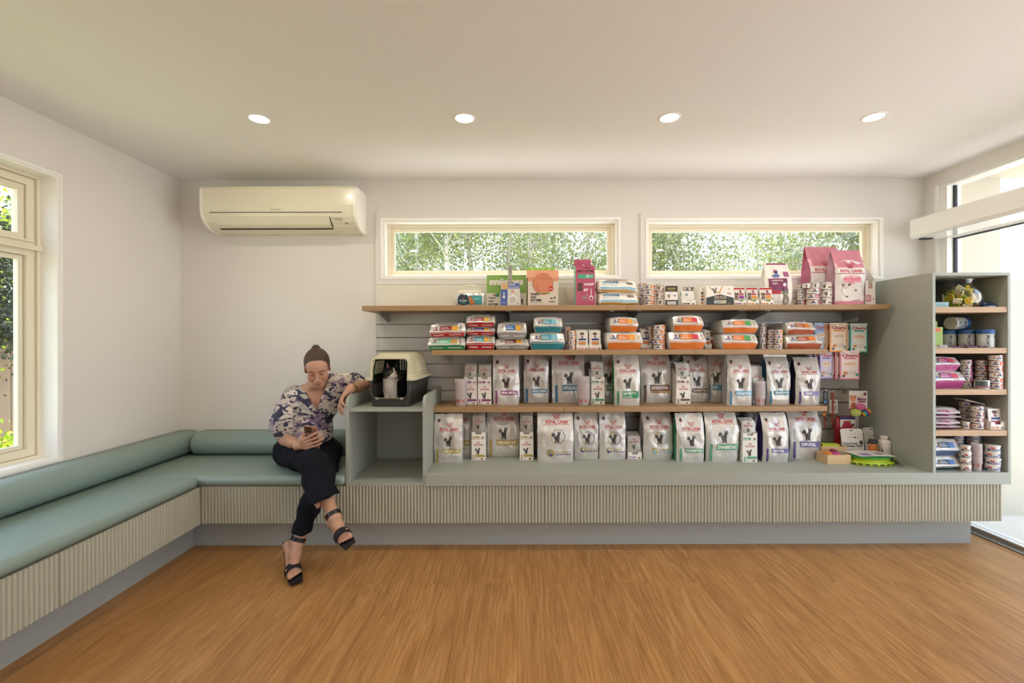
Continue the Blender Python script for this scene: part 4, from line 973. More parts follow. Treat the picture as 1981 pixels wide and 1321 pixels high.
def hp_art(c):
    def f(A):
        A.ell(.5, .84, .2*A.W, '#6a4a3a', 12, ry=.13*A.W); A.rect(.42, .62, .52, .74, '#c64a3a'); A.rect(.5, .6, .58, .72, '#27407c'); A.rect(.2, .48, .82, .58, '#27407c', (3, 1)); A.rect(.2, .24, .82, .42, c, (3, 1))
    return f
display(1114.5, 1139, S2, 3.10, 'white tray of food pouches with orange label, left of two on the second shelf', '#cf7d4e', front_h=.032, h=.06, d=.12, pouch_top=PZ(1127, 638, 3.10), pm=POUW, part=hp_art('#c98a4a'), lname='left orange label tray on the second shelf')
display(1139.5, 1164, S2, 3.10, 'white tray of food pouches with orange label, right of two on the second shelf', '#cf7d4e', front_h=.032, h=.06, d=.12, pouch_top=PZ(1152, 638, 3.10), pm=POUW, part=hp_art('#c98a4a'), lname='right orange label tray on the second shelf')
def obs(p0, p1, q0, q1, h0, h1, wh, pa, pb_, y=3.045, c=OR, p1c='#d9752e'):
    bstack([(p0, p1, h0, 'white and %s lying bag, lower, %s' % wh, c, p1c, pa, False, .38, {}), (q0, q1, h1, 'white and %s lying bag, upper, %s' % wh, c, p1c, pb_, False, .38, {})], y, .31, S2, 'lying food bags')
obs(1175, 1244, 1181, 1236, 34, 29, ('orange', 'first orange pair from the left'), '#e0a03c', '#e0a03c')
display(1240, 1261.5, S2, 3.17, 'white tray of pouches behind the first orange bag pair', '#cf7d4e', front_h=.03, h=.06, d=.1, pouch_top=PZ(1250, 636, 3.17), pm=POUW, part=hp_art('#d8834a'), lname='tray behind the first orange bag pair')
stack(1248, 1270, S2, 3.17, 5, 8.8, HK2, 'the rear orange label column, second shelf', 'small tins on the second shelf')
stack(1262.5, 1287, S2, 3.075, 5, 9.6, HK2, 'the front orange label column, second shelf', 'small tins on the second shelf')
obs(1296, 1367, 1304, 1363, 34.5, 31, ('orange', 'second orange pair from the left'), '#c8324a', '#c8324a', 3.035)
display(1364, 1377, S2, 3.15, 'white tray of pouches between the second and third orange bag pairs', '#7fae6a', front_h=.035, h=.06, d=.1, pouch_top=PZ(1370, 638, 3.15), pm=POUW, part=hp_art('#c9652f'), lname='tray between second and third orange pairs')
obs(1399, 1468, 1400, 1469, 31, 27, ('orange', 'third orange pair from the left'), '#4f9a52', '#4f9a52', 3.04)
brick(1372, 1398, S2, Hh(38), 3.20, .16, 'thin orange edged bag lying behind the third orange pair', OR, OR, OR, False, .9)
stack(1468.5, 1482, S2, 3.12, 5, 10.0, ('h', '#5a4038', '#c03a3c'), 'the can column right of the third orange bags', 'small tins on the second shelf')
stack(1483, 1500, S2, 3.12, 4, 9.5, ('h', '#c9652f', '#e0c23c'), 'the left can column beside the brown bags', 'small tins on the second shelf')
stack(1497.5, 1515, S2, 3.07, 4, 9.6, ('h', '#c9652f', '#e0c23c'), 'the right can column beside the brown bags', 'small tins on the second shelf')
obs(1524, 1594, 1525, 1580, 28, 24.5, ('rust brown', 'right end of the second shelf'), '#d9853c', '#d9752e', 3.05, BR2, '#a8522f')

# ------------------------------------------------------------------ top shelf
P1 = lambda px, py, y: PZ(px, py, y) - S1
b_y = 3.10
# wet wipes pack with carry case handle
e = empty('wipes_pack', (PX(908, 590, b_y), b_y, S1), 'small white pet wipes pack with teal and navy label on the top shelf', 'wipes pack')
W_, h_ = 57*b_y/F, 26*b_y/F
b = MB(); G = []
for j in range(9):
    v = j/8; row = []
    for i in range(15):
        s = i/14*2-1; row.append(Vector((W_/2*s*(1-.04*abs(v*2-1)**3), .006*abs(s)**3 + .012*abs(v*2-1)**3 + noise3(s*3, v*3, 5)*.003, h_*v)))
    G.append(row)
b.grid(G, BAGW); G2 = [[Vector((p.x*.98, .10-.5*p.y, p.z)) for p in r_] for r_ in G]; b.grid(G2, BAGW, flip=True)
for i in (0, 14): b.grid([[G[j][i], G2[j][i]] for j in range(9)], BAGW, flip=(i == 14))
for j in (0, 8): b.grid([[G[j][i] for i in range(15)], [G2[j][i] for i in range(15)]], BAGW)
A = Art(b, surf(G), W_, h_); A.rect(.1, .12, .48, .5, '#2b3a48'); A.ell(.29, .5, .19*W_, '#2b3a48', 18, ry=.2*W_); A.rect(.48, .12, .93, .78, '#3f8f92'); A.rect(.65, .5, .85, .56, '#9fc8c6')
A.ell(.29, .55, .004, '#b07a5a', 8); A.text('PET WIPES', .16, .36, '#e9e6df', w=.25); A.text('WIPES', .2, .2, '#6fc0b6', w=.18); A.ell(.53, .52, .05*W_, '#c07a3a', 10); A.ell(.58, .3, .07*W_, '#b86e30', 10, ry=.12*W_); A.rect(.6, .18, .72, .28, '#b86e30'); A.poly([(.49, .6), (.5, .78), (.54, .66)], '#b86e30'); A.poly([(.54, .66), (.58, .76), (.58, .58)], '#b86e30')
b.obj('pack_body', e); b = MB(); b.box((-.035, .03, h_), (.035, .07, h_+.004), mat('flap_pale', '#cfd8d6', .3), .002); b.obj('opening_flap', e)
e = empty('carry_case', (PX(909, 590, 3.20), 3.20, S1), 'clear topped cream carry case with arched handle behind the wipes pack', 'case')
b = MB(); b.box((-.085, 0, 0), (.085, .10, P1(909, 561, 3.2)), mat('cream_case', '#e9e2c9', .3), .01); b.obj('case_body', e)
b = MB(); hz = P1(909, 561, 3.2); b.tube([(.062*math.cos(t), .03, hz + .036*math.sin(t)**.7) for t in [math.pi*k/12 for k in range(13)]], .006, mat('cream_case', '#e9e2c9', .3), 8); b.obj('handle', e)
# green litter box
def art_michu(A):
    A.rect(0, .42, 1, 1, '#7fa650', (1, 1)); A.rect(0, 0, 1, .42, '#cfcabc', (1, 1)); A.text('michu', .07, .68, '#d9d2c6', w=.86, h=.22, bold=.07)
    A.text('TOFU', .04, .24, '#2b2b2b', w=.19, h=.055, bold=.06); A.text('CAT', .04, .14, '#2b2b2b', w=.14, h=.055, bold=.06); A.text('LITTER', .04, .04, '#2b2b2b', w=.26, h=.055, bold=.06)
    A.poly([(.17, .36), (.32, .44), (.32, .3), (.24, .31)], '#3f7f4a'); A.ell(.18, .365, .006, '#b0353a', 8); A.ell(.90, .2, .008, '#3a3a38', 10); A.rect(.88, .08, .92, .2, '#3a3a38')
carton(942, 1018, S1, P1(980, 532, 3.14), 3.14, .11, 'green and grey cat litter box on the top shelf', art_michu, mat('green_card', '#7fa650', .5), name='litter_box')
# scoop in its card sleeve
e = empty('litter_scoop_pack', (PX(987, 590, 3.085), 3.085, S1), 'grey litter scoop standing upright in a blue and white card sleeve', 'litter scoop pack')
SG = mat('scoop_grey', '#9b978e', .5); b = MB(); u = 3.085/F
b.box((-.004-.0*u, .012, 45*u*.8), (.004, .02, 46*u), SG)
b.prism([(-3.5*u, 44*u), (3.5*u, 44*u), (4*u, 70*u), (3.5*u, 76*u), (1.8*u, 79*u), (-1.8*u, 79*u), (-3.5*u, 76*u), (-4*u, 70*u)], .012, SG, 'xz', c=(0, .012, 0))
for zz in (52, 66, 73): b.lathe([(1.0*u, 0), (1.0*u, -.0006)], DARK, 10, (0, .012, zz*u), 'y')
b.prism([(-7*u, 44*u), (7*u, 44*u), (3.5*u, 49*u), (-3.5*u, 49*u)], .010, SG, 'xz', c=(0, .013, 0)); b.obj('scoop', e)
b = MB(); pts = [(-20*u, 0), (20*u, 0), (18*u, 44*u), (-17*u, 44*u)]; b.prism(pts, .03, mat('sleeve_card', '#cdc9c0', .5), 'xz')
A = Art(b, lambda q, v: Vector((-20*u+40*u*q, 0, 44*u*v)), 40*u, 44*u)
A.rect(.03, 0, .36, .72, '#4a5fa0', (1, 1), sk=.02); A.rect(.1, .72, .40, .98, '#c9a06a', (1, 1)); A.rect(.40, .76, .95, .99, '#4a5fa0', (1, 1)); A.text('Scoop', .44, .87, '#ece8df', w=.3); A.text('WITH HOLDER', .42, .79, '#ece8df', w=.5)
A.ell(.62, .62, .07*40*u, '#c9917c', 10, ry=.1*40*u); A.ring(.62, .26, 8.5*u, 1.2*u, ['#f1eee8'], 20); A.ell(.62, .24, 6.5*u, '#b9b5ac', 14); A.rect(.6, .42, .64, .56, '#f1eee8'); A.ell(.2, .38, 2.6*u, '#e4e0d6', 10); A.rect(.18, .42, .22, .6, '#e4e0d6'); A.ell(.85, .1, 1.8*u, '#7fae6a', 8)
A.text('CAT LITTER', .1, .12, '#ece8df', w=.2); b.obj('card_sleeve', e)
# peach box and the green pack behind
def art_peach(A):
    A.rect(0, .0, 1, .80, '#cdc0b0', (1, 1)); A.rect(0, .70, 1, .80, '#d3906c', (1, 1))
    A.ell(.5, .63, .33*A.W, '#c97d5c', 24, ry=.36*A.W); A.ring(.5, .63, .34*A.W, .0022, ['#2b2622'], 26, 150, 390); A.ring(.58, .63, .32*A.W, .0022, ['#2b2622'], 16, 190, 285)
    A.poly([(.45, .40), (.6, .37), (.78, .36), (.66, .33), (.5, .37)], '#7fa650'); A.poly([(.45, .4), (.3, .37), (.34, .35), (.48, .37)], '#7fa650')
    A.ell(.76, .49, .085*A.W, '#b8302f', 16); A.text('PEACH', .70, .475, '#efe8dc', w=.12)
    A.text('TOFU', .09, .30, '#26241f', w=.29, h=.065, bold=.06); A.text('CAT', .09, .215, '#26241f', w=.2, h=.065, bold=.06); A.text('LITTER', .09, .13, '#26241f', w=.37, h=.065, bold=.06)
    A.ell(.88, .25, .004, '#2b2622', 8); A.rect(.86, .2, .90, .25, '#2b2622'); A.rect(.73, .2, .82, .23, '#2b2622'); A.text('michu', .7, .1, '#4a453c', w=.2); A.rect(.09, .095, .48, .103, '#8a8478')
e = empty('litter_box', (PX(1050.5, 590, 3.10), 3.10, S1), 'peach coloured cat litter box with a fruit picture and handle slot on top', 'litter box')
W_, h_ = 59*3.10/F, P1(1050, 530, 3.12)
b = MB(); b.box((-W_/2, 0, 0), (W_/2, .12, h_*.9), mat('peach_card', '#d79a78', .6), .003); art_peach(Art(b, flat(-W_/2, 0, W_/2, h_*1.08, 0), W_, h_*1.08)); b.obj('carton_body', e)
b = MB(); b.prism([(-.001, h_*.86), (.002, h_*.87), (.03, h_*1.13), (.09, h_*1.13), (.121, h_*.87)], W_+.008, mat('peach_card', '#d79a78', .6), 'yz', c=(-W_/2-.004, -.002, 0))
A = Art(b, lambda u_, v: Vector((-W_/2+W_*u_, -.002+.029*v, h_*.87+h_*.26*v)), W_, .06, eps=.0012); A.ell(.5, .52, .022, '#8a4a30', 14, ry=.005); A.ell(.5, .40, .018, '#4a2a1c', 12, ry=.003); b.obj('folded_lid', e)
bag(1019, 1074, 517, 3.22, S1, .06, 'bright green soft pack standing behind the peach litter box', lambda A: [A.ell(.2+.2*k, .965, .006, '#dfe9c8', 8) for k in range(4)], m=film('#8fc840'), h=P1(1046, 517, 3.24), name='litter_pack')
# pink scoop box
def art_pink(A):
    A.text('KITTY LITTER', .10, .84, '#3a2328', w=.84, h=.05, bold=.06); A.ell(.42, .94, .003, '#3a2328', 8); A.text('michu', .48, .93, '#3a2328', w=.28)
    A.rect(.12, .68, .92, .79, '#4fa383', (1, 1)); A.rect(.72, .73, .88, .74, '#ecdfe0'); A.ell(.62, .735, .010, '#ecdfe0', 10); A.ell(.62, .735, .006, '#4fa383', 8)
    A.text('S', .08, .36, '#4a3a38', w=.30, h=.21, bold=.07); A.text('COOP', .42, .50, '#f0e2e4', w=.52, h=.065, bold=.06); A.text('ET', .42, .36, '#f0e2e4', w=.24, h=.065, bold=.06)
    A.ell(.80, .19, .016, '#e9d9da', 14); A.ell(.80, .18, .011, '#a8485f', 10); A.rect(.78, .25, .82, .42, '#e9d9da'); A.ell(.45, .2, .014, '#9a9490', 10, ry=.007); A.ell(.6, .26, .007, '#9a9490', 8)
    for q in (.36, .42, .5, .55): A.rect(q, .12, q+.025, .19, '#9a9490')
e = empty('scoop_set_box', (PX(1132.5, 590, 3.09), 3.09, S1), 'tall pink box with mint side and hanging header on the top shelf', 'box')
W_, h_ = 37*3.09/F, P1(1132, 514, 3.09); b = MB(); b.box((-W_/2, 0, 0), (W_/2, .09, h_), mat('pink_card', '#b0506a', .55), .001)
art_pink(Art(b, flat(-W_/2, 0, W_/2, h_, 0), W_, h_)); b.box((-W_/2-.0008, .001, 0), (-W_/2, .089, h_), mat('mint_card', '#86c4ac', .55)); b.obj('carton_body', e)
b = MB(); b.box((-W_/2+.001, .086, h_*.9), (W_/2-.012, .089, P1(1125, 502, 3.18)), mat('pink_card', '#b0506a', .55)); A = Art(b, flat(-.03, h_, .03, h_+.03, .086), .06, .03); A.ell(.5, .62, .008, '#e9dcd8', 12, ry=.0028); b.obj('hanging_header', e)
# two blue and white pillow bags
def art_vet(A):
    A.rect(.02, .20, .98, .42, '#5aa5c6', (8, 1)); A.rect(.02, .04, .98, .20, '#cf9630', (8, 1)); A.text('VETZONE', .06, .68, '#3f93b8', w=.46, h=.2, bold=.05); A.text('SENSITIVE SKIN & STOMACH FOR CATS', .2, .26, '#e9e4d6', w=.6, h=.09); A.text('BALANCE + WELLBEING', .07, .54, '#6a8fa3', w=.42, h=.07)
    for k in range(7): A.rect(.74+.026*k, .64, .752+.026*k+.006*(k % 2), .84, '#3b3b3b')
for k, (p0, p1, hp, lb) in enumerate(((1161, 1236, 24.5, 'lower of two cream and blue pillow bags on the top shelf'), (1160, 1234, 25, 'upper of two cream and blue pillow bags on the top shelf'))):
    brick(p0, p1, S1 + (Hh(24.6) if k else 0), Hh(hp), 3.05, .26, lb, '#cf9630', '#5aa5c6', '#5aa5c6', art=art_vet, m=BAGC, low=.2, rz=.05 if k else .03, group='cream and blue pillow bags', sag=.004 if k else .002)
WH = ('h', '#c98a5a', '#a8522f')
stack(1234, 1252, S1, 3.20, 5, 9.0, WH, 'the rear column beside the blue pillow bags', 'tins on the top shelf')
stack(1245, 1268, S1, 3.09, 4, 10.2, WH, 'the front column beside the blue pillow bags', 'tins on the top shelf')
stack(1268.5, 1287, S1, 3.10, 3, 14.0, ('rc', '#9a9590'), 'the grey column beside the black display box', 'tins on the top shelf')
# black and white display boxes
def art_hydra(A):
    A.rect(.0, .70, 1, 1, '#2b2c2a', (1, 1)); A.rect(.15, .84, .85, .90, '#a89a52'); A.rect(.2, .76, .8, .80, '#8f8448'); A.cat(.3, .38, .22*A.H, '#6b675f'); A.ell(.78, .5, .006, '#3f6f9a', 10)
    A.rect(0, 0, 1, .27, '#2b2c2a', (1, 1)); A.rect(.14, .04, .86, .19, '#e4e0d6'); A.text('Hydra Care', .19, .07, '#2b2c2a', w=.62, h=.08)
carton(1287.5, 1311, S1, P1(1299, 553, 3.08), 3.08, .10, 'black and white display box with hydration pouches label, on the top shelf', art_hydra, name='display_box')
display(1319, 1346.5, S1, 3.08, 'open white and black display tray beside a pouch pile on the top shelf', '#2b2c2a', front_h=.035, h=.10, d=.11, pouch_top=PZ(1332, 562, 3.10), pm=POUW, n=3, part=lambda A: (A.ell(.4, .75, .01, '#4f93b0', 10), A.ell(.4, .75, .005, '#27323a', 8)), lname='white and black tray on the top shelf')
for k, (p0, tl_) in enumerate(((1312, .09), (1318, .10))):
    e = empty('pouch', (PX(p0+4, 590, 3.12+.03*k), 3.12+.03*k, S1), 'pale blue pouch leaning right of the black and white display box, ' + ('front one' if k == 0 else 'rear one'), 'pouch')
    b = MB(); b.box((-.02, 0, 0), (.02, .008, tl_), film('#a9c6d6'), .003, M=Matrix.Rotation(R(14-6*k), 4, 'Y')); A = Art(b, lambda u_, v: Matrix.Rotation(R(14-6*k), 4, 'Y') @ Vector((-.02+.04*u_, 0, tl_*v)), .04, tl_); A.ell(.5, .7, .011, '#f0ede6', 10); A.ell(.5, .7, .006, '#27323a', 8); A.rect(.1, .1, .9, .3, '#e9dcd6'); b.obj('pouch_body', e)
can(PX(1334, 560, 3.15), 3.17, S1+P1(1334, 566, 3.17)-.0, .038, .038, ('h', '#4a4038', '#b98a4a'), 'wide tin resting high on the white and black tray, top shelf', None)
stack(1336, 1350, S1, 3.21, 3, 11.5, ('h', '#c98a5a', '#8a5a36'), 'the can column behind the white and black tray', 'tins on the top shelf')
e = empty('food_carton', (PX(1358, 590, 3.10), 3.10, S1), 'slim white and orange carton standing askew left of the large dark box', 'box', rz=.5)
b = MB(); b.box((-.02, 0, 0), (.02, .06, P1(1358, 556, 3.1)), CARD, .001); A = Art(b, flat(-.02, 0, .02, .12, 0), .04, .12)
for k in range(4): A.rect(.2, .1+.18*k, .8, .2+.18*k, ['#c9752e', '#2b2c2a'][k % 2])
b.obj('carton_body', e)
def art_pro(A):
    A.rect(0, 0, 1, .34, '#3a3d3c', (1, 1)); A.poly([(0, .34), (1, .34), (1, .38), (.5, .56), (0, .38)], '#3a3d3c'); A.poly([(.08, .96), (.3, .66), (.5, .62), (.62, .98), (.58, .98), (.46, .7), (.3, .72), (.12, .96)], '#c9a468'); A.cat(.32, .6, .34*A.H, '#6e675c'); A.text('PURINA', .4, .45, '#c64a3a', w=.16); A.text('PRO PLAN', .3, .36, '#d0cabb', w=.42); A.text('VETERINARY DIETS', .28, .29, '#b8a468', w=.46)
    A.rect(.28, .08, .72, .24, '#d8c9ae'); A.rect(.3, .12, .5, .19, '#5aa5c6'); A.text('HYDRATION', .42, .14, '#2b2c2a', w=.26); A.ell(.83, .07, .012, '#8a6a50', 10, ry=.005); A.rect(.76, .58, .9, .64, '#c07aa0'); A.ell(.82, .84, .004, '#8a8478', 8)
carton(1366.5, 1419.5, S1, P1(1393, 553, 3.07), 3.07, .13, 'wide white box with dark chevron front and a grey cat picture', art_pro)
def hc_art(c2):
    def f(A):
        A.rect(0, .9, 1, 1, '#b0262c', (2, 1)); face_cat(A, .24, .2, .55*A.H, '#6e5a48', '#3c3027', '#b09a80'); A.rect(.5, .72, .62, .86, '#c64a3a'); A.rect(.58, .70, .68, .84, '#27407c'); A.rect(.42, .58, .88, .67, '#b3262c', (2, 1)); A.rect(.46, .34, .9, .54, c2, (2, 1)); A.rect(.46, .22, .9, .3, '#7fa650', (2, 1))
    return f
tw = ['left', 'middle', 'right']
for k, (p0, p1, c2) in enumerate(((1420.5, 1445, '#8a3f8a'), (1446, 1469.5, '#d08a30'), (1472, 1498, '#d08a30'))):
    display(p0, p1, S1, 3.085, '%s of three open trays holding red topped cat pouches on the top shelf' % tw[k], c2, front_h=.034, h=.10, d=.12, pouch_top=PZ(p0, 555, 3.1), pm=POUW, n=3, part=hc_art(c2), lname='%s tray of red topped pouches' % tw[k])
def art_dig(A):
    A.rect(.28, .56, .98, 1.0, '#e4dfda', (1, 1)); A.rect(.08, .965, .92, 1.0, '#8d2f5a', (6, 1)); A.rect(.34, .76, .42, .84, '#c64a3a'); A.rect(.38, .74, .48, .82, '#27407c'); A.ell(.4, .69, .026, '#2c4a9a', 14, ry=.012); A.text('PRESCRIPTION', .3, .68, '#e9e6df', w=.22)
    A.rect(.70, .67, .9, .79, '#a25a86'); A.rect(.12, .34, .80, .63, '#7c3358', (4, 3)); A.text('DIGESTIVE', .22, .56, '#ece4e4', w=.4, h=.035, bold=.02); A.text('CARE', .22, .49, '#ece4e4', w=.2, h=.035, bold=.02); A.ell(.68, .48, .013, '#e0d3d8', 12); A.rect(.1, .27, .56, .34, '#b0262c', (3, 1)); A.rect(.1, .08, .5, .26, '#d2cdc6', (3, 1)); face_cat(A, .72, .02, .38*A.H, '#7a736a', '#3f3a34', '#b5ada0')
bag(1482.5, 1534, 509, 3.13, S1, .10, 'cream bag with plum label and tabby cat picture, in front of the second window', art_dig, m=BAGC, h=P1(1508, 509, 3.17), topw=.90, full=.4)
WP = ('h', '#b0607a', '#9a4a5a')
stack(1534, 1544, S1, 3.23, 3, 11, WP, 'the narrow can column right of the plum label bag', 'tins on the top shelf')
stack(1542.5, 1559, S1, 3.14, 4, 10.4, WP, 'the middle pink label can column on the top shelf', 'tins on the top shelf')
stack(1558.5, 1587, S1, 3.075, 3, 11.0, WP, 'the wide pink label can column on the top shelf', 'tins on the top shelf')
can(PX(1564, 560, 3.10), 3.12, S1+3*Hh(11.0, 3.075), .027, .034, ('rc', '#9a9590'), 'small grey can on the wide pink label column, left one', None)
can(PX(1579, 560, 3.10), 3.11, S1+3*Hh(11.0, 3.075), .028, .036, ('rc', '#9a9590'), 'small grey can on the wide pink label column, right one', None)
stack(1587.5, 1610.5, S1, 3.07, 3, 14.8, ('rc', '#8a6a50'), 'the tall grey column beside the pink kitten bag', 'tins on the top shelf')
PK = film('#cc8494')
def art_kit(A, full=True):
    A.rect(.0, .05, 1, .66, '#e2dcda', (8, 6)); A.poly([(.0, .66), (.0, .73), (.3, .8), (.6, .8), (1, .74), (1, .66)], '#e2dcda'); A.rclogo(.5, .55, .86); A.rect(.02, .548, .98, .556, '#b3202c', (8, 1))
    if full:
        A.ell(.5, .44, .30*A.W, '#d4717f', 20, ry=.16*A.W); A.rect(.18, .37, .84, .44, '#e2dcda', (4, 1)); A.rect(.22, .39, .8, .44, '#d98a96', (4, 1)); A.text('KITTEN', .3, .47, '#f1e4e4', w=.38)
        A.ell(.36, .22, .10, '#e9e4dc', 14, ry=.055) if False else None
        A.ell(.35, .24, .17*A.W, '#dedad0', 16, ry=.19*A.W); A.ell(.32, .33, .11*A.W, '#d3ccc0', 14); A.ell(.22, .35, .05*A.W, '#4a3d34', 10); A.ell(.42, .35, .05*A.W, '#5d4f44', 10)
        A.ell(.32, .32, .055*A.W, '#cdbfae', 10); A.ell(.35, .14, .03*A.W, '#4a3d34', 8); A.ring(.75, .25, .15*A.W, .001, ['#c8909a'], 20); A.ell(.62, .25, .03*A.W, '#3c3630', 8); A.rect(0, .0, 1, .06, '#cf8592', (6, 1)); A.poly([(.5, .06), (1, .06), (1, .13), (.7, .08)], '#cf8592')
bag(1571, 1630, 477, 3.20, S1, .15, 'large pink and white bag standing at the back by the window, partly hidden', lambda A: art_kit(A, False), side=film('#b55a72'), m=PK, h=P1(1600, 477, 3.26), topw=1.10, full=.45, seal=.0)
bag(1620, 1675, 484, 3.055, S1, .14, 'pink and white kitten bag with two kittens, front right of the top shelf', art_kit, side=film('#b98a96'), m=PK, h=P1(1648, 484, 3.12), topw=1.02, full=.5, rz=-.07)
display(1674, 1694, S1, 3.13, 'pale pink open carton at the right end of the top shelf beside the kitten bag', '#d08a96', front_h=P1(1684, 543, 3.13), h=P1(1684, 516, 3.2), d=.13, pouch_top=PZ(1684, 548, 3.2), n=1, lname='pale pink carton at the right end',
        pm=mat('pale_pink_card', '#d9b8b6', .5))
# ------------------------------------------------------------------ hanging goods and toys at the right of the shelves
def hook(px, py, label, L=.12, y=SY):
    x, z = PX(px, py, y-L), PZ(px, py, y-L); e = empty('slatwall_hook', (x, y, z), label, 'hook', 'slatwall hooks')
    b = MB(); b.tube([(0, 0, 0), (0, -L+.01, 0), (0, -L, .008)], .0022, ALU, 6); b.obj('prong', e); b = MB(); b.box((-.012, -.004, -.012), (.012, 0, .012), ALU, .002); b.obj('hook_plate', e)
def churu(px0, px1, pz0, pz1, y, label, c, c2, n_back=0, word='Churu', wc='#a82a3c', backn=''):
    W = (px1-px0)*y/F; x = PX((px0+px1)/2, pz1, y); z1 = PZ(px0, pz0, y); z0 = PZ(px0, pz1, y); Hh_ = z1-z0
    for k in range(n_back+1):
        lb = label if k == 0 else '%s, hidden behind it in position %s' % (label, ['', 'two', 'three', 'four'][k])
        e = empty('treat_pouch', (x - .018*k*(x > 1.9), y+.022*k, z0), lb if k == 0 else label + [', second in its row', ', third in its row', ', last in its row'][k-1], 'treat pouch', 'hanging treat pouches', rz=.06*math.sin(k*2+px0))
        G = [[Vector((W*(i/6-.5), -.006*math.sin(math.pi*i/6)*math.sin(math.pi*j/8), Hh_*j/8)) for i in range(7)] for j in range(9)]
        b = MB(); fm = film(c); b.grid(G, fm); b.grid([[v + Vector((0, .003+.008*math.sin(math.pi*i/6)*math.sin(math.pi*j/8), 0)) for i, v in enumerate(r_)] for j, r_ in enumerate(G)], fm, flip=True)
        for r_ in (G[0], G[-1], [g[0] for g in G], [g[-1] for g in G]): b.grid([r_, [v+Vector((0, .003, 0)) for v in r_]], fm)
        A = Art(b, surf(G), W, Hh_); A.rect(.07, .045, .93, .96, c2, (4, 6))
        A.text(word, .10, .79, wc, w=.80, h=.11, bold=.05); A.rect(.2, .72, .8, .77, c, (2, 1)); A.text('INABA', .08, .93, '#3f6f9a', w=.2)
        A.ell(.5, .53, .38*W, '#e9dfcf', 20, ry=.09*Hh_); A.ell(.5, .55, .31*W, '#d9b79a', 18, ry=.06*Hh_)
        for q in (.36, .48, .60, .72): A.poly([(q, .10), (q+.07, .10), (q+.10, .42), (q+.05, .42)], '#e8e3db'); A.rect(q+.015, .16, q+.05, .3, '#b9a7a0')
        A.ell(.25, .22, .10*W, '#c98a5a', 10); A.ell(.18, .12, .07*W, '#5a5048', 8); A.ell(.86, .17, .09*W, '#3f8f78', 12); A.text('4', .84, .145, '#eeeae2', h=.05)
        for q in (.55, .65, .75): A.ell(q, .93, .025*W, ['#6f8fc0', '#c9a23f', '#7fae6a'][int(q*10) % 3], 8)
        b.obj('pouch_body', e); b = MB(); b.box((-W/2, -.0012, Hh_-.012), (W/2, .0035, Hh_+.001), film(c2)); b.obj('top_seal', e)
yh = 3.20
churu(1576, 1599, 625, 676, 3.22, 'pale blue hanging treat pouch, partly behind the rust brown bags', '#6f8fc4', '#a9bfe0', 1)
churu(1604.5, 1639.5, 625, 681, 3.19, 'orange edged hanging treat pouch in the upper row', '#d98a28', '#ead6c0', 2)
churu(1645, 1677.5, 626, 682, 3.19, 'teal edged hanging treat pouch in the upper row', '#2f9a8f', '#d5e2da', 2)
churu(1585, 1611, 679, 733, 3.20, 'violet edged hanging treat pouch in the lower row', '#7a6ab0', '#d0c8e2', 2)
churu(1625, 1662.5, 679, 734, 3.19, 'pink edged hanging treat pouch in the lower row', '#c87484', '#ecd9d6', 3)
for i, (px, py, t) in enumerate(((1588, 623, 'blue'), (1622, 623, 'orange'), (1661, 623, 'teal'), (1598, 677.5, 'violet'), (1643, 677.5, 'pink'))): hook(px, py-1, 'metal slatwall hook carrying the %s treat pouches' % t, .19)
# leads and collars on the slatwall
LEA = mat('red_lead', '#a8402c', .6); BLKN = mat('black_nylon', '#2a2b2d', .6)
def strap(name, pts, r_, m, label, cat, extra=None):
    e = empty(name, pts[0], label, cat); p0 = Vector(pts[0]); b = MB(); b.tube([Vector(p)-p0 for p in pts], r_, m, 8); b.obj('strap', e)
    b = MB(); b.lathe([(.006, 0), (.007, .004), (.006, .008)], ALU, 10, (0, -.004, -.005), 'y'); b.obj('clip', e)
    if extra: extra(e, p0)
    return e
yl = 3.30
def pp(px, py, y=yl): return tuple(PP(px, py, y))
def tagcard(px0, px1, py0, py1, m, arts=None, y=yl-.012):
    def f(e, p0):
        b = MB(); a, c = PP(px0, py1, y)-p0, PP(px1, py0, y)-p0; b.box((a.x, a.y, a.z), (c.x, a.y+.004, c.z), m, .001)
        if arts: arts(Art(b, flat(a.x, a.z, c.x, c.z, a.y), c.x-a.x, c.z-a.z))
        b.obj('card_tag', e)
    return f
strap('dog_lead', [pp(1597, 753), pp(1597, 790), pp(1596, 812), pp(1595, 828)], .004, LEA, 'red lead with black card holder hanging left on the slatwall', 'lead', tagcard(1593, 1601, 757, 781, mat('black_card', '#33363a', .5), lambda A: (A.ell(.5, .15, .4*A.W, '#3f8fc0', 10), A.rect(.3, .35, .7, .9, '#8f9294'))))
strap('cat_collar', [pp(1594, 799), pp(1597, 808), pp(1599, 813)], .0035, BLKN, 'black and orange collar hanging below the lead card', 'collar', tagcard(1592, 1598, 798, 805, mat('orange_charm', '#c9792e', .5)))
strap('dog_lead', [pp(1611, 755, 3.27), pp(1611.5, 790, 3.27), pp(1611, 812, 3.27), pp(1612.5, 830, 3.27)], .0045, LEA, 'long red lead hanging over the white card', 'lead')
strap('cat_collar', [pp(1608, 756), pp(1607.5, 790), pp(1607.5, 815)], .0028, LEA, 'thin red collar with white information card on the slatwall', 'collar', tagcard(1604.5, 1621, 773, 799, mat('white_tag', '#d8d3c8', .5), lambda A: (A.poly([(.2, .82), (.5, .95), (.8, .82), (.5, .7)], '#6f7468'), *[A.rect(.2, .2+.1*k, .8, .24+.1*k, '#8a6f8a') for k in range(4)])))
hook(1597, 752, 'metal slatwall hook carrying the card holder lead', .09); hook(1610, 753, 'metal slatwall hook carrying the long red lead', .11)
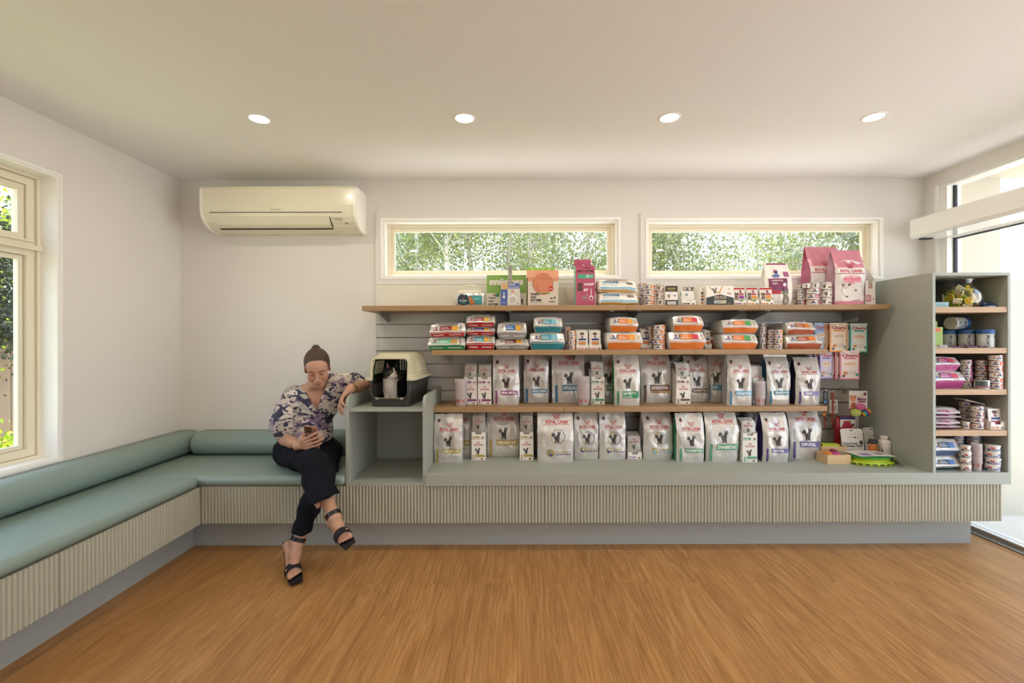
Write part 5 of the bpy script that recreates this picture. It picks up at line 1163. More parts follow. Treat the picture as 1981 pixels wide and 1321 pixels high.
for px, py, t in ((1634, 757, 'upper'), (1624, 808, 'lower')):
    p = PP(px, py, SY-.002); b = MB(); b.box((p.x-.016, SY-.004, p.z-.018), (p.x+.016, SY-.0005, p.z+.018), mat('tan_label', '#a59878', .6), .001); tag(b.obj('price_label'), 'blank tan price label on the slatwall, %s one' % t, 'label')
# toy card with three soft balls
y = 3.19; p = PP(1660.5, 805, y); e = empty('toy_card', (p.x, y, p.z), 'white and plum hanging toy card with kitten picture and three soft balls', 'toy', rz=-.05)
W_, h_ = 34*y/F, 49*y/F; b = MB(); b.box((-W_/2, 0, 0), (W_/2, .002, h_), mat('white_tag', '#d8d3c8', .5))
A = Art(b, flat(-W_/2, 0, W_/2, h_, 0), W_, h_); A.rect(0, 0, 1, .3, '#8a3f66', (1, 1)); A.text('Manx', .44, .62, '#7a2f5c', w=.5, h=.12, bold=.05); A.rect(.48, .55, .9, .6, '#7a2f5c'); A.ell(.86, .88, .09*W_, '#7a2f5c', 12); A.text('CAT TOY', .5, .75, '#8a6a5a', w=.3)
A.ell(.22, .36, .17*W_, '#bf7c54', 14, ry=.2*h_); A.ell(.2, .7, .17*W_, '#c98a62', 14)
for s_ in (-1, 1): A.poly([(.2+s_*.17, .72), (.2+s_*.16, .84), (.2+s_*.04, .78)], '#b06a48'); A.ell(.2+s_*.07, .71, .02*W_, '#3a2a20', 6)
for q in (.3, .42, .52): A.rect(.1, q, .34, q+.02, '#a8643f')
b.obj('card', e)
for (px, py, c, r_, rr) in ((1664.5, 787, '#b85a86', .030, 0), (1656, 798.5, '#a9b45c', .032, 1), (1675, 797.5, None, .030, 2)):
    q = PP(px, py, y-.028) - Vector(e.location); b = MB(); n_ = 7; prof = [(r_*math.sin(math.pi*k/12)+.0001, -r_*1.08*math.cos(math.pi*k/12)) for k in range(13)]
    ms = [mat('felt_%s' % (c or 'x').strip('#'), c or '#888888', .9, sheen=.3)] if c else [mat('felt_' + h.strip('#'), h, .9) for h in ('#a8342f', '#c9762e', '#cdbb3a', '#4f9a4f', '#2f7fae', '#4a3f8a', '#a8342f', '#c9762e', '#cdbb3a', '#4f9a4f', '#2f7fae', '#4a3f8a')]
    b.lathe(prof, None, 18, (0, 0, 0), M=Matrix.Translation(q) @ Matrix.Rotation(R(60 if rr == 2 else 75), 4, 'Y') @ Matrix.Scale(.85, 4, (1, 0, 0)), ms=ms); b.obj('soft_ball', e)
hook(1660, 756, 'metal slatwall hook carrying the toy card with soft balls', .16)
# red toy header card standing behind the pouches
y = 3.22; zc = ZC
e = empty('toy_pack', (PX(1640, 860, y), y, zc+.0), 'red and white toy header card standing behind the treat pouches', 'toy pack')
W_, h_ = 29*y/F, PZ(1640, 806, y)-zc; b = MB(); b.box((-W_/2, 0, 0), (W_/2, .04, h_), mat('red_card', '#9c2730', .5), .001); A = Art(b, flat(-W_/2, 0, W_/2, h_, 0), W_, h_)
A.rect(0, .72, 1, 1, '#d9d2c8', (1, 1)); A.rect(0, .93, 1, 1, '#33306a', (1, 1)); A.text('KONG', .2, .82, '#9c2730', w=.5, h=.08, bold=.06); A.text('active', .3, .76, '#2c2630', w=.35); A.ell(.85, .78, .012, '#4a3a34', 10); A.ell(.45, .62, .4*W_, '#9c2730', 18, ry=.07); A.rect(.08, .6, .6, .62, '#c9a0a0'); A.rect(.08, .55, .5, .57, '#c9a0a0')
b.obj('card_body', e)
b = MB(); b.prism([(0, 0), (.045, 0), (.03, h_*.97), (.012, h_*.97)], .02, mat('red_card', '#9c2730', .5), 'xz', c=(-W_/2-.035, .004, 0)); b.obj('side_wing', e)
GT = mat('green_toy', '#3f8f3a', .6); b = MB(); b.tube([(-W_/2-.055, -.012, .03), (-W_/2-.03, -.015, .022), (-W_/2-.012, -.012, .035), (-W_/2+.0, -.012, .06), (-W_/2-.004, -.012, .08)], [.005, .006, .009, .012, .006], GT, 8); b.obj('toy_tail', e)
# foil treat pouches with hanging slots
def treat(px0, px1, py0, y, label, text=True):
    W = (px1-px0)*y/F; h = PZ(px0, py0, y+.03)-ZC; x = PX((px0+px1)/2, 850, y); e = empty('treat_pouch', (x, y, ZC), label, 'treat pouch')
    G = []
    for j in range(13):
        t = j/12; G.append([Vector((W/2*(i/10*2-1)*(.99 if t < .8 else 1), .035*t + (-.012*math.sin(math.pi*i/10)*(1-t) if t < .85 else 0), h*t + (-.006*abs(i/10*2-1)**6 if j == 12 else 0))) for i in range(11)])
    PM = mat('treat_film', '#cfccc4', .45); b = MB(); b.grid(G, PM); b.grid([[v + Vector((0, .001+.04*(1-j/12)*math.sin(math.pi*(.15+.7*i/10)), 0)) for i, v in enumerate(r_)] for j, r_ in enumerate(G)], PM, flip=True)
    A = Art(b, surf(G), W, h, eps=.0008); A.ell(.5, .93, .013, '#6a2a2c' if text else '#55524c', 12, ry=.0035); A.rect(.03, .80, .97, .81, '#b9b6ae', (8, 1)); A.text('FOODS FOR PETS', .26, .68, '#c3b07a', w=.5, h=.04, bold=.03); A.ell(.60, .70, .006, '#3a3a38', 8)
    A.ell(.87, .52, .014, '#4a4e54', 12)
    if text:
        A.text('Freeze Dried', .06, .46, '#3c3c3e', w=.62, h=.075, bold=.02); A.text('Chicken Thigh', .08, .35, '#2c2c2e', w=.82, h=.10, bold=.03)
    else: A.text('Beef', .1, .4, '#2c2c2e', w=.3, bold=.03)
    for q in (.22, .26, .30): A.rect(.24, q, .52, q+.012, '#9a978f')
    A.rect(.2, .17, .5, .18, '#6fb0c9'); b.obj('pouch_body', e)
    b = MB(); b.grid([[v + Vector((0, -.0012, dz)) for v in G[-1]] for dz in (-.01, 0)], PM); b.obj('top_seal', e)
treat(1632, 1675, 829, 3.135, 'white foil treat pouch with black lettering, front one beside the orange jar')
treat(1676, 1708, 827, 3.22, 'white foil treat pouch behind the orange jar and white bottle', False)
# jar and bottle
y = 3.10; xq, yq, r_ = cyl(1679, 1697.5, 3.07); e = empty('supplement_jar', (xq, yq, ZC), 'orange jar with dark lid between pouch and white bottle', 'jar')
b = MB(); hj = PZ(1688, 857, y)-ZC; b.lathe([(r_*.96, 0), (r_, .003), (r_, hj-.003), (r_*.96, hj)], mat('orange_label', '#c0702f', .45), 28)
S_ = lambda u_, v: Vector((r_*math.sin((u_-.5)*2.2), -r_*math.cos((u_-.5)*2.2), hj*v)); A = Art(b, S_, r_*2.2, hj); A.q = (10, 1); A.text('PROTECT A', .35, .1, '#2c2a28', w=.18, h=.8, up=True, bold=.02); A.rect(.2, .0, .95, .1, '#3f8fae', (6, 1)); A.rect(.7, .25, .8, .7, '#8f4f28')
b.obj('jar_body', e); b = MB(); b.lathe([(r_*1.0, hj), (r_*1.02, hj+.002), (r_*1.02, hj+.022), (r_*.96, hj+.025)], mat('dark_lid', '#34383c', .4), 28); b.obj('lid', e)
y = 3.07; xq, yq, r_ = cyl(1697, 1723, 3.075); e = empty('supplement_bottle', (xq, yq, ZC), 'white plastic bottle with grey printed text near the tall unit', 'bottle'); hb_ = PZ(1709, 851, y+.04)-ZC; ht = PZ(1709, 843, y+.04)-ZC
WPL = mat('bottle_white', '#d8d2c6', .4); b = MB(); b.lathe([(r_*.95, 0), (r_, .004), (r_, hb_-.012), (r_*.9, hb_-.002), (r_*.58, hb_+.004), (r_*.56, ht-.022)], WPL, 32)
S2_ = lambda u_, v: Vector((r_*math.sin((u_-.5)*2.4), -r_*math.cos((u_-.5)*2.4), hb_*v)); A = Art(b, S2_, r_*2.4, hb_)
for k in range(6): A.rect(.3, .62-.05*k, .85, .635-.05*k, '#9c978c', (6, 1))
A.q = (8, 1); A.text('Oil', .02, .25, '#3a3340', w=.12, h=.3, up=True, bold=.03); b.obj('bottle_body', e); b = MB(); b.lathe([(r_*.60, ht-.020), (r_*.61, ht-.018), (r_*.61, ht-.002), (r_*.57, ht)], WPL, 28); b.obj('cap', e)
# wooden crates with toys
def crate(px0, px1, y, h, d, label):
    W = (px1-px0)*y/F; x = PX((px0+px1)/2, 880, y); e = empty('wooden_crate', (x, y, ZC), label, 'crate'); t = .008
    for nm, a, c in (('front_board', (-W/2, 0, 0), (W/2, t, h)), ('back_board', (-W/2, d-t, 0), (W/2, d, h)), ('side_board', (-W/2, t, 0), (-W/2+t, d-t, h)), ('side_board', (W/2-t, t, 0), (W/2, d-t, h)), ('base_board', (-W/2+t, t, 0), (W/2-t, d-t, t))):
        b = MB(); b.box(a, c, PINE, .0012); b.obj(nm, e)
    return x, W
x, W = crate(1601, 1646.5, 2.975, .060, .115, 'front light pine crate holding bright felt toys on the counter'); crate_x = x
def felt(name, loc, s, m, label, seed): 
    prof = [(math.sin(math.pi*k/10)+.001, -math.cos(math.pi*k/10)) for k in range(11)]; b = MB(); b.lathe(prof, m, 16)
    b.v = [(v[0]*s[0]*(1+.25*noise3(v[0]*1.5+seed, v[1]*1.5, v[2])), v[1]*s[1]*(1+.25*noise3(v[1]+seed, v[0], 3)), v[2]*s[2]) for v in b.v]
    return tag(b.obj(name, loc=loc), label, 'toy')
felt('felt_toy', (x-.045, 3.03, ZC+.043), (.036, .04, .034), mat('felt_orange', '#c9722c', .95, sheen=.4, bump=(120, .5)), 'orange felt toy at the left in the front crate', 1)
felt('felt_toy', (x+.006, 3.015, ZC+.038), (.045, .032, .030), mat('felt_magenta', '#b52a70', .95, sheen=.4, bump=(120, .5)), 'magenta felt toy in the middle of the front crate', 5)
felt('felt_toy', (x+.012, 3.055, ZC+.05), (.034, .028, .034), mat('felt_maroon', '#7c1f30', .95, sheen=.4, bump=(120, .5)), 'dark red felt ball at the back of the front crate', 8)
felt('felt_toy', (x+.052, 3.03, ZC+.036), (.022, .034, .026), mat('felt_teal', '#3f7a62', .95, sheen=.4, bump=(120, .5)), 'green felt toy at the right in the front crate', 11)
x, W = crate(1590, 1640.5, 3.10, .085, .12, 'rear pine crate with yellow and lime boxes, behind the front crate')
b = MB(); b.box((-.055, -.03, 0), (.05, .03, .03), mat('lime_card', '#b7c23a', .55), .001, M=Matrix.Translation((x-.005, 3.15, ZC+.066)) @ Matrix.Rotation(R(-10), 4, 'Z')); tag(b.obj('small_box'), 'lime green flat box lying in the rear pine crate', 'box')
b = MB(); b.box((-.04, -.025, 0), (.03, .025, .02), mat('yellow_card', '#d0a428', .55), .001, M=Matrix.Translation((x-.045, 3.135, ZC+.045)) @ Matrix.Rotation(R(12), 4, 'Y')); tag(b.obj('small_box'), 'yellow flat box under the lime one in the rear crate', 'box')
# flat lime green disc toy in its card sleeve
y = 2.985; cx_, cy_ = PX(1683, 895, 3.0), 3.0; e = empty('disc_toy', (cx_, cy_, ZC), 'lime and green round cat track toy in a white card sleeve on the counter', 'toy')
LIME = mat('lime_plastic', '#b3c62c', .35, trans=0.0); GRN2 = mat('green_plastic', '#3fa04a', .35)
RX = .150; b = MB(); b.lathe([(RX*.96, .002), (RX, .008), (RX*.99, .015), (RX*.80, .024), (RX*.78, .045), (RX*.2, .048)], LIME, 40, caps=False, M=Matrix.Scale(.62, 4, (0, 1, 0)))
for k in range(11):
    a = R(188 + k*17); b.box((-.014, -.0012, .0085), (.014, .0008, .0155), DARK, M=Matrix.Translation((RX*1.0*math.cos(a)*1.0, RX*.62*math.sin(a), 0)) @ Matrix.Rotation(a+math.pi/2, 4, 'Z'))
b.obj('lower_track', e)
b = MB(); b.lathe([(RX*.86, .045), (RX*.9, .05), (RX*.88, .056), (RX*.3, .06)], GRN2, 40, caps=False, M=Matrix.Scale(.62, 4, (0, 1, 0))); b.obj('upper_track', e)
SLV = mat('sleeve_white', '#d6d1c9', .5); b = MB()
G = []
for i in range(13):
    t = i/12; xx = -.125+.30*t if t < .8 else .115+.055*(t-.8)*5*.9; zz = .066+.006*math.sin(math.pi*t/.8) if t < .8 else .066 - .062*((t-.8)/.2)
    G.append([Vector((xx-.012*q, -.088+.155*q - .015*math.sin(math.pi*t), zz)) for q in (0, .25, .5, .75, 1)])
b.grid(G, SLV, flip=True); b.grid([[v - Vector((0, 0, .0012)) for v in r_] for r_ in G], SLV)
A = Art(b, lambda u_, v: surf(G)(v, u_), .3, .15, nrm=lambda u_, v: Vector((.3, -.3, .9)), eps=.0008); A.rect(.1, .15, .3, .5, '#8f7fae', (2, 2)); A.rect(.45, .3, .62, .6, '#8a8790', (2, 2)); A.rect(.88, .2, .9, .55, '#a8342f', (1, 2)); A.rect(.93, .15, .95, .7, '#3a3a40', (1, 2)); b.obj('card_sleeve', e)

# ------------------------------------------------------------------ goods in the tall unit (interior x 2.564..3.006, y 2.79..3.38)
YT = 2.80
def tz(k): return TZ[k] + .0005
# cell 1
x = 2.842; yj = 2.915; e = empty('treat_jar', (x, yj, tz(0)), 'round clear fishbowl jar full of yellow wrapped treats, top of the tall unit', 'jar'); r_ = .112
CLR = bpy.data.materials.new('clear_jar'); CLR.use_nodes = True; n = CLR.node_tree.nodes; l = CLR.node_tree.links; n.clear(); o_ = n.new('ShaderNodeOutputMaterial'); t_ = n.new('ShaderNodeBsdfTransparent'); g_ = n.new('ShaderNodeBsdfGlossy'); g_.inputs['Roughness'].default_value = .04; lw = n.new('ShaderNodeLayerWeight'); lw.inputs[0].default_value = .25; mx = n.new('ShaderNodeMixShader')
l.new(lw.outputs['Facing'], mx.inputs[0]); l.new(t_.outputs[0], mx.inputs[1]); l.new(g_.outputs[0], mx.inputs[2]); l.new(mx.outputs[0], o_.inputs[0])
hj = PZ(1861, 540, 2.86) - tz(0); b = MB(); b.lathe([(r_*.7, 0), (r_*.93, hj*.12), (r_, hj*.33), (r_*.97, hj*.5), (r_*.8, hj*.7), (r_*.60, hj*.82), (r_*.56, hj*.88), (r_*.64, hj*.97), (r_*.66, hj)], CLR, 36, caps=False, M=Matrix.Scale(1.0, 4, (0, 1, 0))); b.obj('jar_glass', e)
b = MB(); b.tube([(r_*.66*math.cos(R(k*15)), r_*.66*math.sin(R(k*15)), hj) for k in range(25)], .0025, CLR, 6, caps=False); b.obj('rim', e)
YM = [mat('wrap_yellow', '#d9c62f', .4), mat('wrap_lime', '#b9c93c', .4), mat('wrap_pale', '#e6dfae', .4)]
rn = random.Random(5); kk = 0
for lay in range(5):
    for q in range([7, 9, 9, 7, 4][lay]):
        a = q*2*math.pi/[7, 9, 9, 7, 4][lay] + lay; rr = r_*[.56, .72, .74, .60, .32][lay]*(1 if q % 3 else .7); zz = tz(0) + .016 + lay*.027
        W_ = .030; b = MB(); Mx = Matrix.Scale(1.15, 4) @ Matrix.Rotation(a+math.pi/2+rn.uniform(-.6, .6), 4, 'Z') @ Matrix.Rotation(rn.uniform(-.7, .7), 4, 'Y') @ Matrix.Rotation(rn.uniform(-.4, .4), 4, 'X')
        if kk % 3 == 0:
            b.lathe([(.019, -.004), (.021, 0), (.019, .004)], YM[0], 16, axis='y', M=Mx); A = Art(b, lambda u_, v: Mx @ Vector((-.02+.04*u_, -.0041, -.02+.04*v)), .04, .04, nrm=lambda u_, v: (Mx @ Vector((0, -1, 0)))); [A.ell(.5+dx, .5+dz, .0035, '#b9352c', 8) for dx, dz in ((-.2, -.1), (.15, -.2), (.1, .2), (-.1, .22))]
        else:
            b.box((-.020, -.005, -.015), (.020, .005, .015), YM[kk % 3], .003, M=Mx); A = Art(b, lambda u_, v: Mx @ Vector((-.02+.04*u_, -.0052, -.015+.03*v)), .04, .03, nrm=lambda u_, v: (Mx @ Vector((0, -1, 0)))); A.text('Yummy', .12, .5, '#8a2f6a', w=.5, bold=.04); A.ell(.8, .5, .005, '#4f8f3a', 10); A.rect(.1, .15, .8, .25, '#c9752e')
        lyr = ['bottom', 'second', 'middle', 'fourth', 'top'][lay]
        tag(b.obj('wrapped_treat', loc=(x + rr*math.cos(a), yj + rr*math.sin(a), zz)), 'yellow wrapped treat in the %s layer of the fishbowl jar' % lyr, 'treat', 'wrapped treats in the jar, %s layer' % lyr); kk += 1
carton(1806, 1836, tz(0), 10*2.83/F, 2.83, .05, 'pale blue small box at the left of the tall unit top cell', lambda A: A.rect(.2, .4, .8, .5, '#5a8fa0'), mat('pale_blue_card', '#94b9bf', .5))
carton(1806, 1808.5, tz(0), 23*2.93/F, 2.90, .05, 'thin yellow green pack edge behind the pale blue box', None, mat('yellow_green_card', '#a8a83a', .5), W=.04, cx=2.648)
e = empty('blue_packet', (2.958, 2.825, tz(0)), 'dark blue packet leaning at the right of the tall unit top cell', 'packet'); BLP = film('#24406f')
b = MB(); Mx = Matrix.Rotation(R(-22), 4, 'X') @ Matrix.Rotation(R(-8), 4, 'Y') @ Matrix.Rotation(R(62), 4, 'X'); b.box((-.045, 0, .012), (.045, .005, .07), BLP, .002, M=Matrix.Rotation(R(-55), 4, 'X') @ Matrix.Rotation(R(8), 4, 'Y'))
Mq = Matrix.Rotation(R(-55), 4, 'X') @ Matrix.Rotation(R(8), 4, 'Y'); A = Art(b, lambda u_, v: Mq @ Vector((-.045+.09*u_, 0, .012+.058*v)), .09, .058, nrm=lambda u_, v: Mq @ Vector((0, -1, 0)), eps=.001); A.rect(.25, .35, .42, .75, '#7f93b0', (1, 1)); A.rect(.55, .3, .85, .36, '#7f93b0'); A.text('OAT', .55, .5, '#7f93b0', w=.25); b.obj('packet_body', e)
b = MB(); b.box((-.04, -.02, .001), (.0, .03, .008), mat('blister_white', '#aab4be', .3), .004); b.obj('blister_tray', e)
# cell 2
carton(1806, 1825.5, tz(1), 40*2.83/F, 2.83, .08, 'green box with orange mark at the left of the second cell', lambda A: (A.rect(.35, .78, .8, .96, '#c9602f'), A.ring(.5, .5, .022, .0012, ['#7f9a45'], 16)), mat('moss_card', '#93ab57', .5), W=.075, cx=2.616)
carton(1806, 1815, tz(1), 50*2.95/F, 2.93, .09, 'taller green box behind the green box with orange mark', None, mat('moss_card', '#93ab57', .5), W=.065, cx=2.68)
def tub(x, y, label, art=True, side=False, z=None):
    r_ = .0425; h = .113
    e = empty('supplement_tub', (x, y, z if z is not None else tz(1)), label, 'tub', 'blue lidded tubs')
    M_ = Matrix.Identity(4) if not side else Matrix.Translation((-h*.5, 0, r_)) @ Matrix.Rotation(R(90), 4, 'Y') @ Matrix.Rotation(R(-12), 4, 'X')
    b = MB(); b.lathe([(r_*.92, 0), (r_*.95, .002), (r_*.95, h*.78)], mat('tub_white', '#c3c4bf', .35), 28, M=M_)
    S_ = lambda u_, v: M_ @ Vector((r_*.955*math.sin((u_-.5)*2.6)*(1), -r_*.955*math.cos((u_-.5)*2.6), h*.78*v)); 
    def nr(u_, v): a = (u_-.5)*2.6; return (M_.to_3x3() @ Vector((math.sin(a), -math.cos(a), 0)))
    A = Art(b, S_, r_*2.6, h*.78, nrm=nr, eps=.0005); A.q = (10, 1)
    if art: A.text('UniVet', .2, .1, '#3a4450', w=.18, h=.8, up=True, bold=.03) if not side else A.text('UniVet', .3, .12, '#2c3a4a', w=.28, h=.75, up=True, bold=.03)
    for k in range(3): A.rect(.6, .2+.15*k, .85, .25+.15*k, '#7a8290', (3, 1))
    A.rect(.62, .7, .72, .86, '#4a5260'); b.obj('tub_body', e)
    b = MB(); b.lathe([(r_, h*.78), (r_*1.02, h*.8), (r_*1.02, h*.97), (r_*.98, h)], mat('tub_blue_lid', '#2a5690', .35), 28, M=M_); b.obj('lid', e)
tub(2.842, 2.992, 'blue lidded tub standing left of three in the second cell')
tub(2.893, 2.922, 'blue lidded tub standing middle of three in the second cell')
tub(2.930, 2.842, 'blue lidded tub standing right of three in the second cell')
tub(2.852, 2.93, 'blue lidded tub lying on its side over the others', side=True, z=tz(1)+.1135)
BLI = [mat('blister_plum', '#6e3f55', .3, coat=.5), mat('blister_clear', '#b9b2b4', .15, coat=.6)]
for k, (px, yy, a, c, lb) in enumerate(((1822, 2.84, .3, 1, 'left rear'), (1815, 2.815, -.2, 1, 'left front'), (1845, 2.82, .1, 0, 'centre front'), (1868, 2.85, -.25, 0, 'centre rear'), (1878, 2.815, .15, 0, 'right front'), (1905, 2.82, -.1, 0, 'far right'))):
    xx = min(max(PX(px, 665, yy), 2.62), 2.95); e = empty('blister_pack', (xx, yy, tz(1) + .0005 + (.009 if k in (0, 3) else 0)), 'flat %s blister pack lying in the second cell, %s' % (('plum' if c == 0 else 'clear'), lb), 'blister pack', 'blister packs', rz=a)
    b = MB(); b.box((-.045, -.022, 0), (.045, .022, .0015), BLI[0] if c == 0 else CARD); b.obj('card', e)
    b = MB(); [b.lathe([(.014, .0015), (.013, .008), (.006, .010)], BLI[c], 14, (-.026+.026*q, 0, 0)) for q in range(3)]; b.obj('blister', e)
# cells 3..5 : lying bags reach behind the left panel
def tbrick(px1, z, hpx, y, d, label, c, p1, p2, low=.45, **k):
    x1 = PX(px1, 700, y); Wm = x1-2.566; y_ = y
    px0 = px1 - Wm*F/y; return brick(px0, px1, z, Hh(hpx, y), y, d, label, c, p1, p2, False, low, **k)
tbrick(1872, tz(2), 33, 2.815, .26, 'white and magenta lying bag, lower, in the third cell', MAG, '#a8487f', '#c94a5c', .44, group='lying bags in the tall unit')
tbrick(1862, tz(2)+Hh(33, 2.815)+.001, 28, 2.815, .26, 'white and magenta lying bag, upper, in the third cell', MAG, '#a23b78', '#c94a5c', .44, group='lying bags in the tall unit')
HM = ('h', '#b0407c', '#c94a7c'); HO = ('h', '#cf5a44', '#d8704f'); tg = 'tins in the tall unit'
stack(1857, 1881, tz(2), 2.865, 5, 10.9, HM, 'the can column right of the magenta bags, third cell', tg)
stack(1876, 1895, tz(2), 2.955, 4, 11.5, ('g', '#5a3a44', '#c9a0a8'), 'the dark label column at the back, third cell', tg)
stack(1885, 1912, tz(2), 2.864, 5, 10.8, HO, 'the coral column behind the single wide can, third cell', tg)
xq, yq, rq = cyl(1883, 1916, 2.787); can(xq, yq, tz(2), rq, 17.0*2.8/F, ('g', '#4a5a50', '#a86a7c'), 'single wide can with a field picture label in the third cell', tg)
stack(1911.5, 1941, tz(2), 2.787, 6, 11.0, HO, 'the front coral label column, third cell', tg, jit=.0012)
z = tz(3)
for hp, lb, cc in ((9, 'lowest', '#7c2f58'), (10, 'second', '#cfc8c4'), (9, 'third', '#7c2f58'), (12, 'top', '#cfc8c4')):
    tbrick(1861, z, hp, 2.82, .22, 'thin white and plum lying bag, %s of four in the fourth cell' % lb, '#7c2f58', '#a8487f', '#d8b0b8', .5 if cc != '#cfc8c4' else .18, group='lying bags in the tall unit'); z += Hh(hp, 2.82)+.0006
xq, yq, rq = cyl(1860, 1876, 2.83); can(xq, yq, tz(3), rq, 13*2.83/F, ('h', '#c9604f', '#d8704f'), 'single small tub beside the thin bags, fourth cell', tg, plastic=True)
HP_ = ('h', '#8a3a50', '#a8486a')
stack(1854, 1880, tz(3), 2.935, 4, 11.6, HP_, 'the rear column of wide cans, fourth cell', tg)
stack(1875.5, 1904, tz(3), 2.812, 4, 11.2, HP_, 'the front can column left of the tray, fourth cell', tg)
display(1916, 1944, tz(3), 2.80, 'open white carton of food pouches at the right of the fourth cell', '#c9804f', front_h=15*2.8/F, h=.10, d=.17, pouch_top=PZ(1927, 789, 2.82), pm=POUW, part=hp_art('#8a3a50'), lname='carton in the fourth cell')
e = empty('food_packet', (2.925, 2.93, tz(3)+.152), 'white and dark red packet lying across the pouch carton, fourth cell', 'packet'); b = MB(); Mq = Matrix.Rotation(R(14), 4, 'Y'); b.box((-.065, -.03, 0), (.065, .05, .008), POUW, .003, M=Mq); b.box((-.03, -.0305, .0082), (.05, .045, .009), ink('#8a2f38'), M=Mq); b.obj('packet_body', e)
tbrick(1861, tz(4), 27, 2.815, .26, 'white and dark green lying bag, lower, in the bottom cell', '#2f4a3c', '#3f4f62', '#4f6fae', .28, group='lying bags in the tall unit')
tbrick(1861, tz(4)+Hh(27, 2.815)+.001, 33, 2.815, .26, 'white and navy lying bag, upper, in the bottom cell', '#3a4f72', '#3f5f7a', '#4f6fae', .34, group='lying bags in the tall unit')
stack(1855, 1878, tz(4), 2.795, 4, 12.5, ('b', '#3c4440', '#a8483c'), 'the tub column left of the cups, bottom cell', tg, plastic=True)
cups(1876, 1901, tz(4), 2.80, PZ(1888, 857, 2.83), 16, 'in the bottom cell of the tall unit')
stack(1903, 1935.5, tz(4), 2.787, 4, 12.7, ('b', '#3b4a7a', '#6a7fae'), 'the white and navy tub column, bottom cell', tg, plastic=True)
stack(1838, 1864, tz(4), 2.90, 5, 13, ('b', '#3b4a7a', '#6a7fae'), 'the rear left tin column, bottom cell', tg)
stack(1866, 1898, tz(4), 2.895, 5, 12.6, ('b', '#3b4a7a', '#6a7fae'), 'the rear middle tin column, bottom cell', tg)
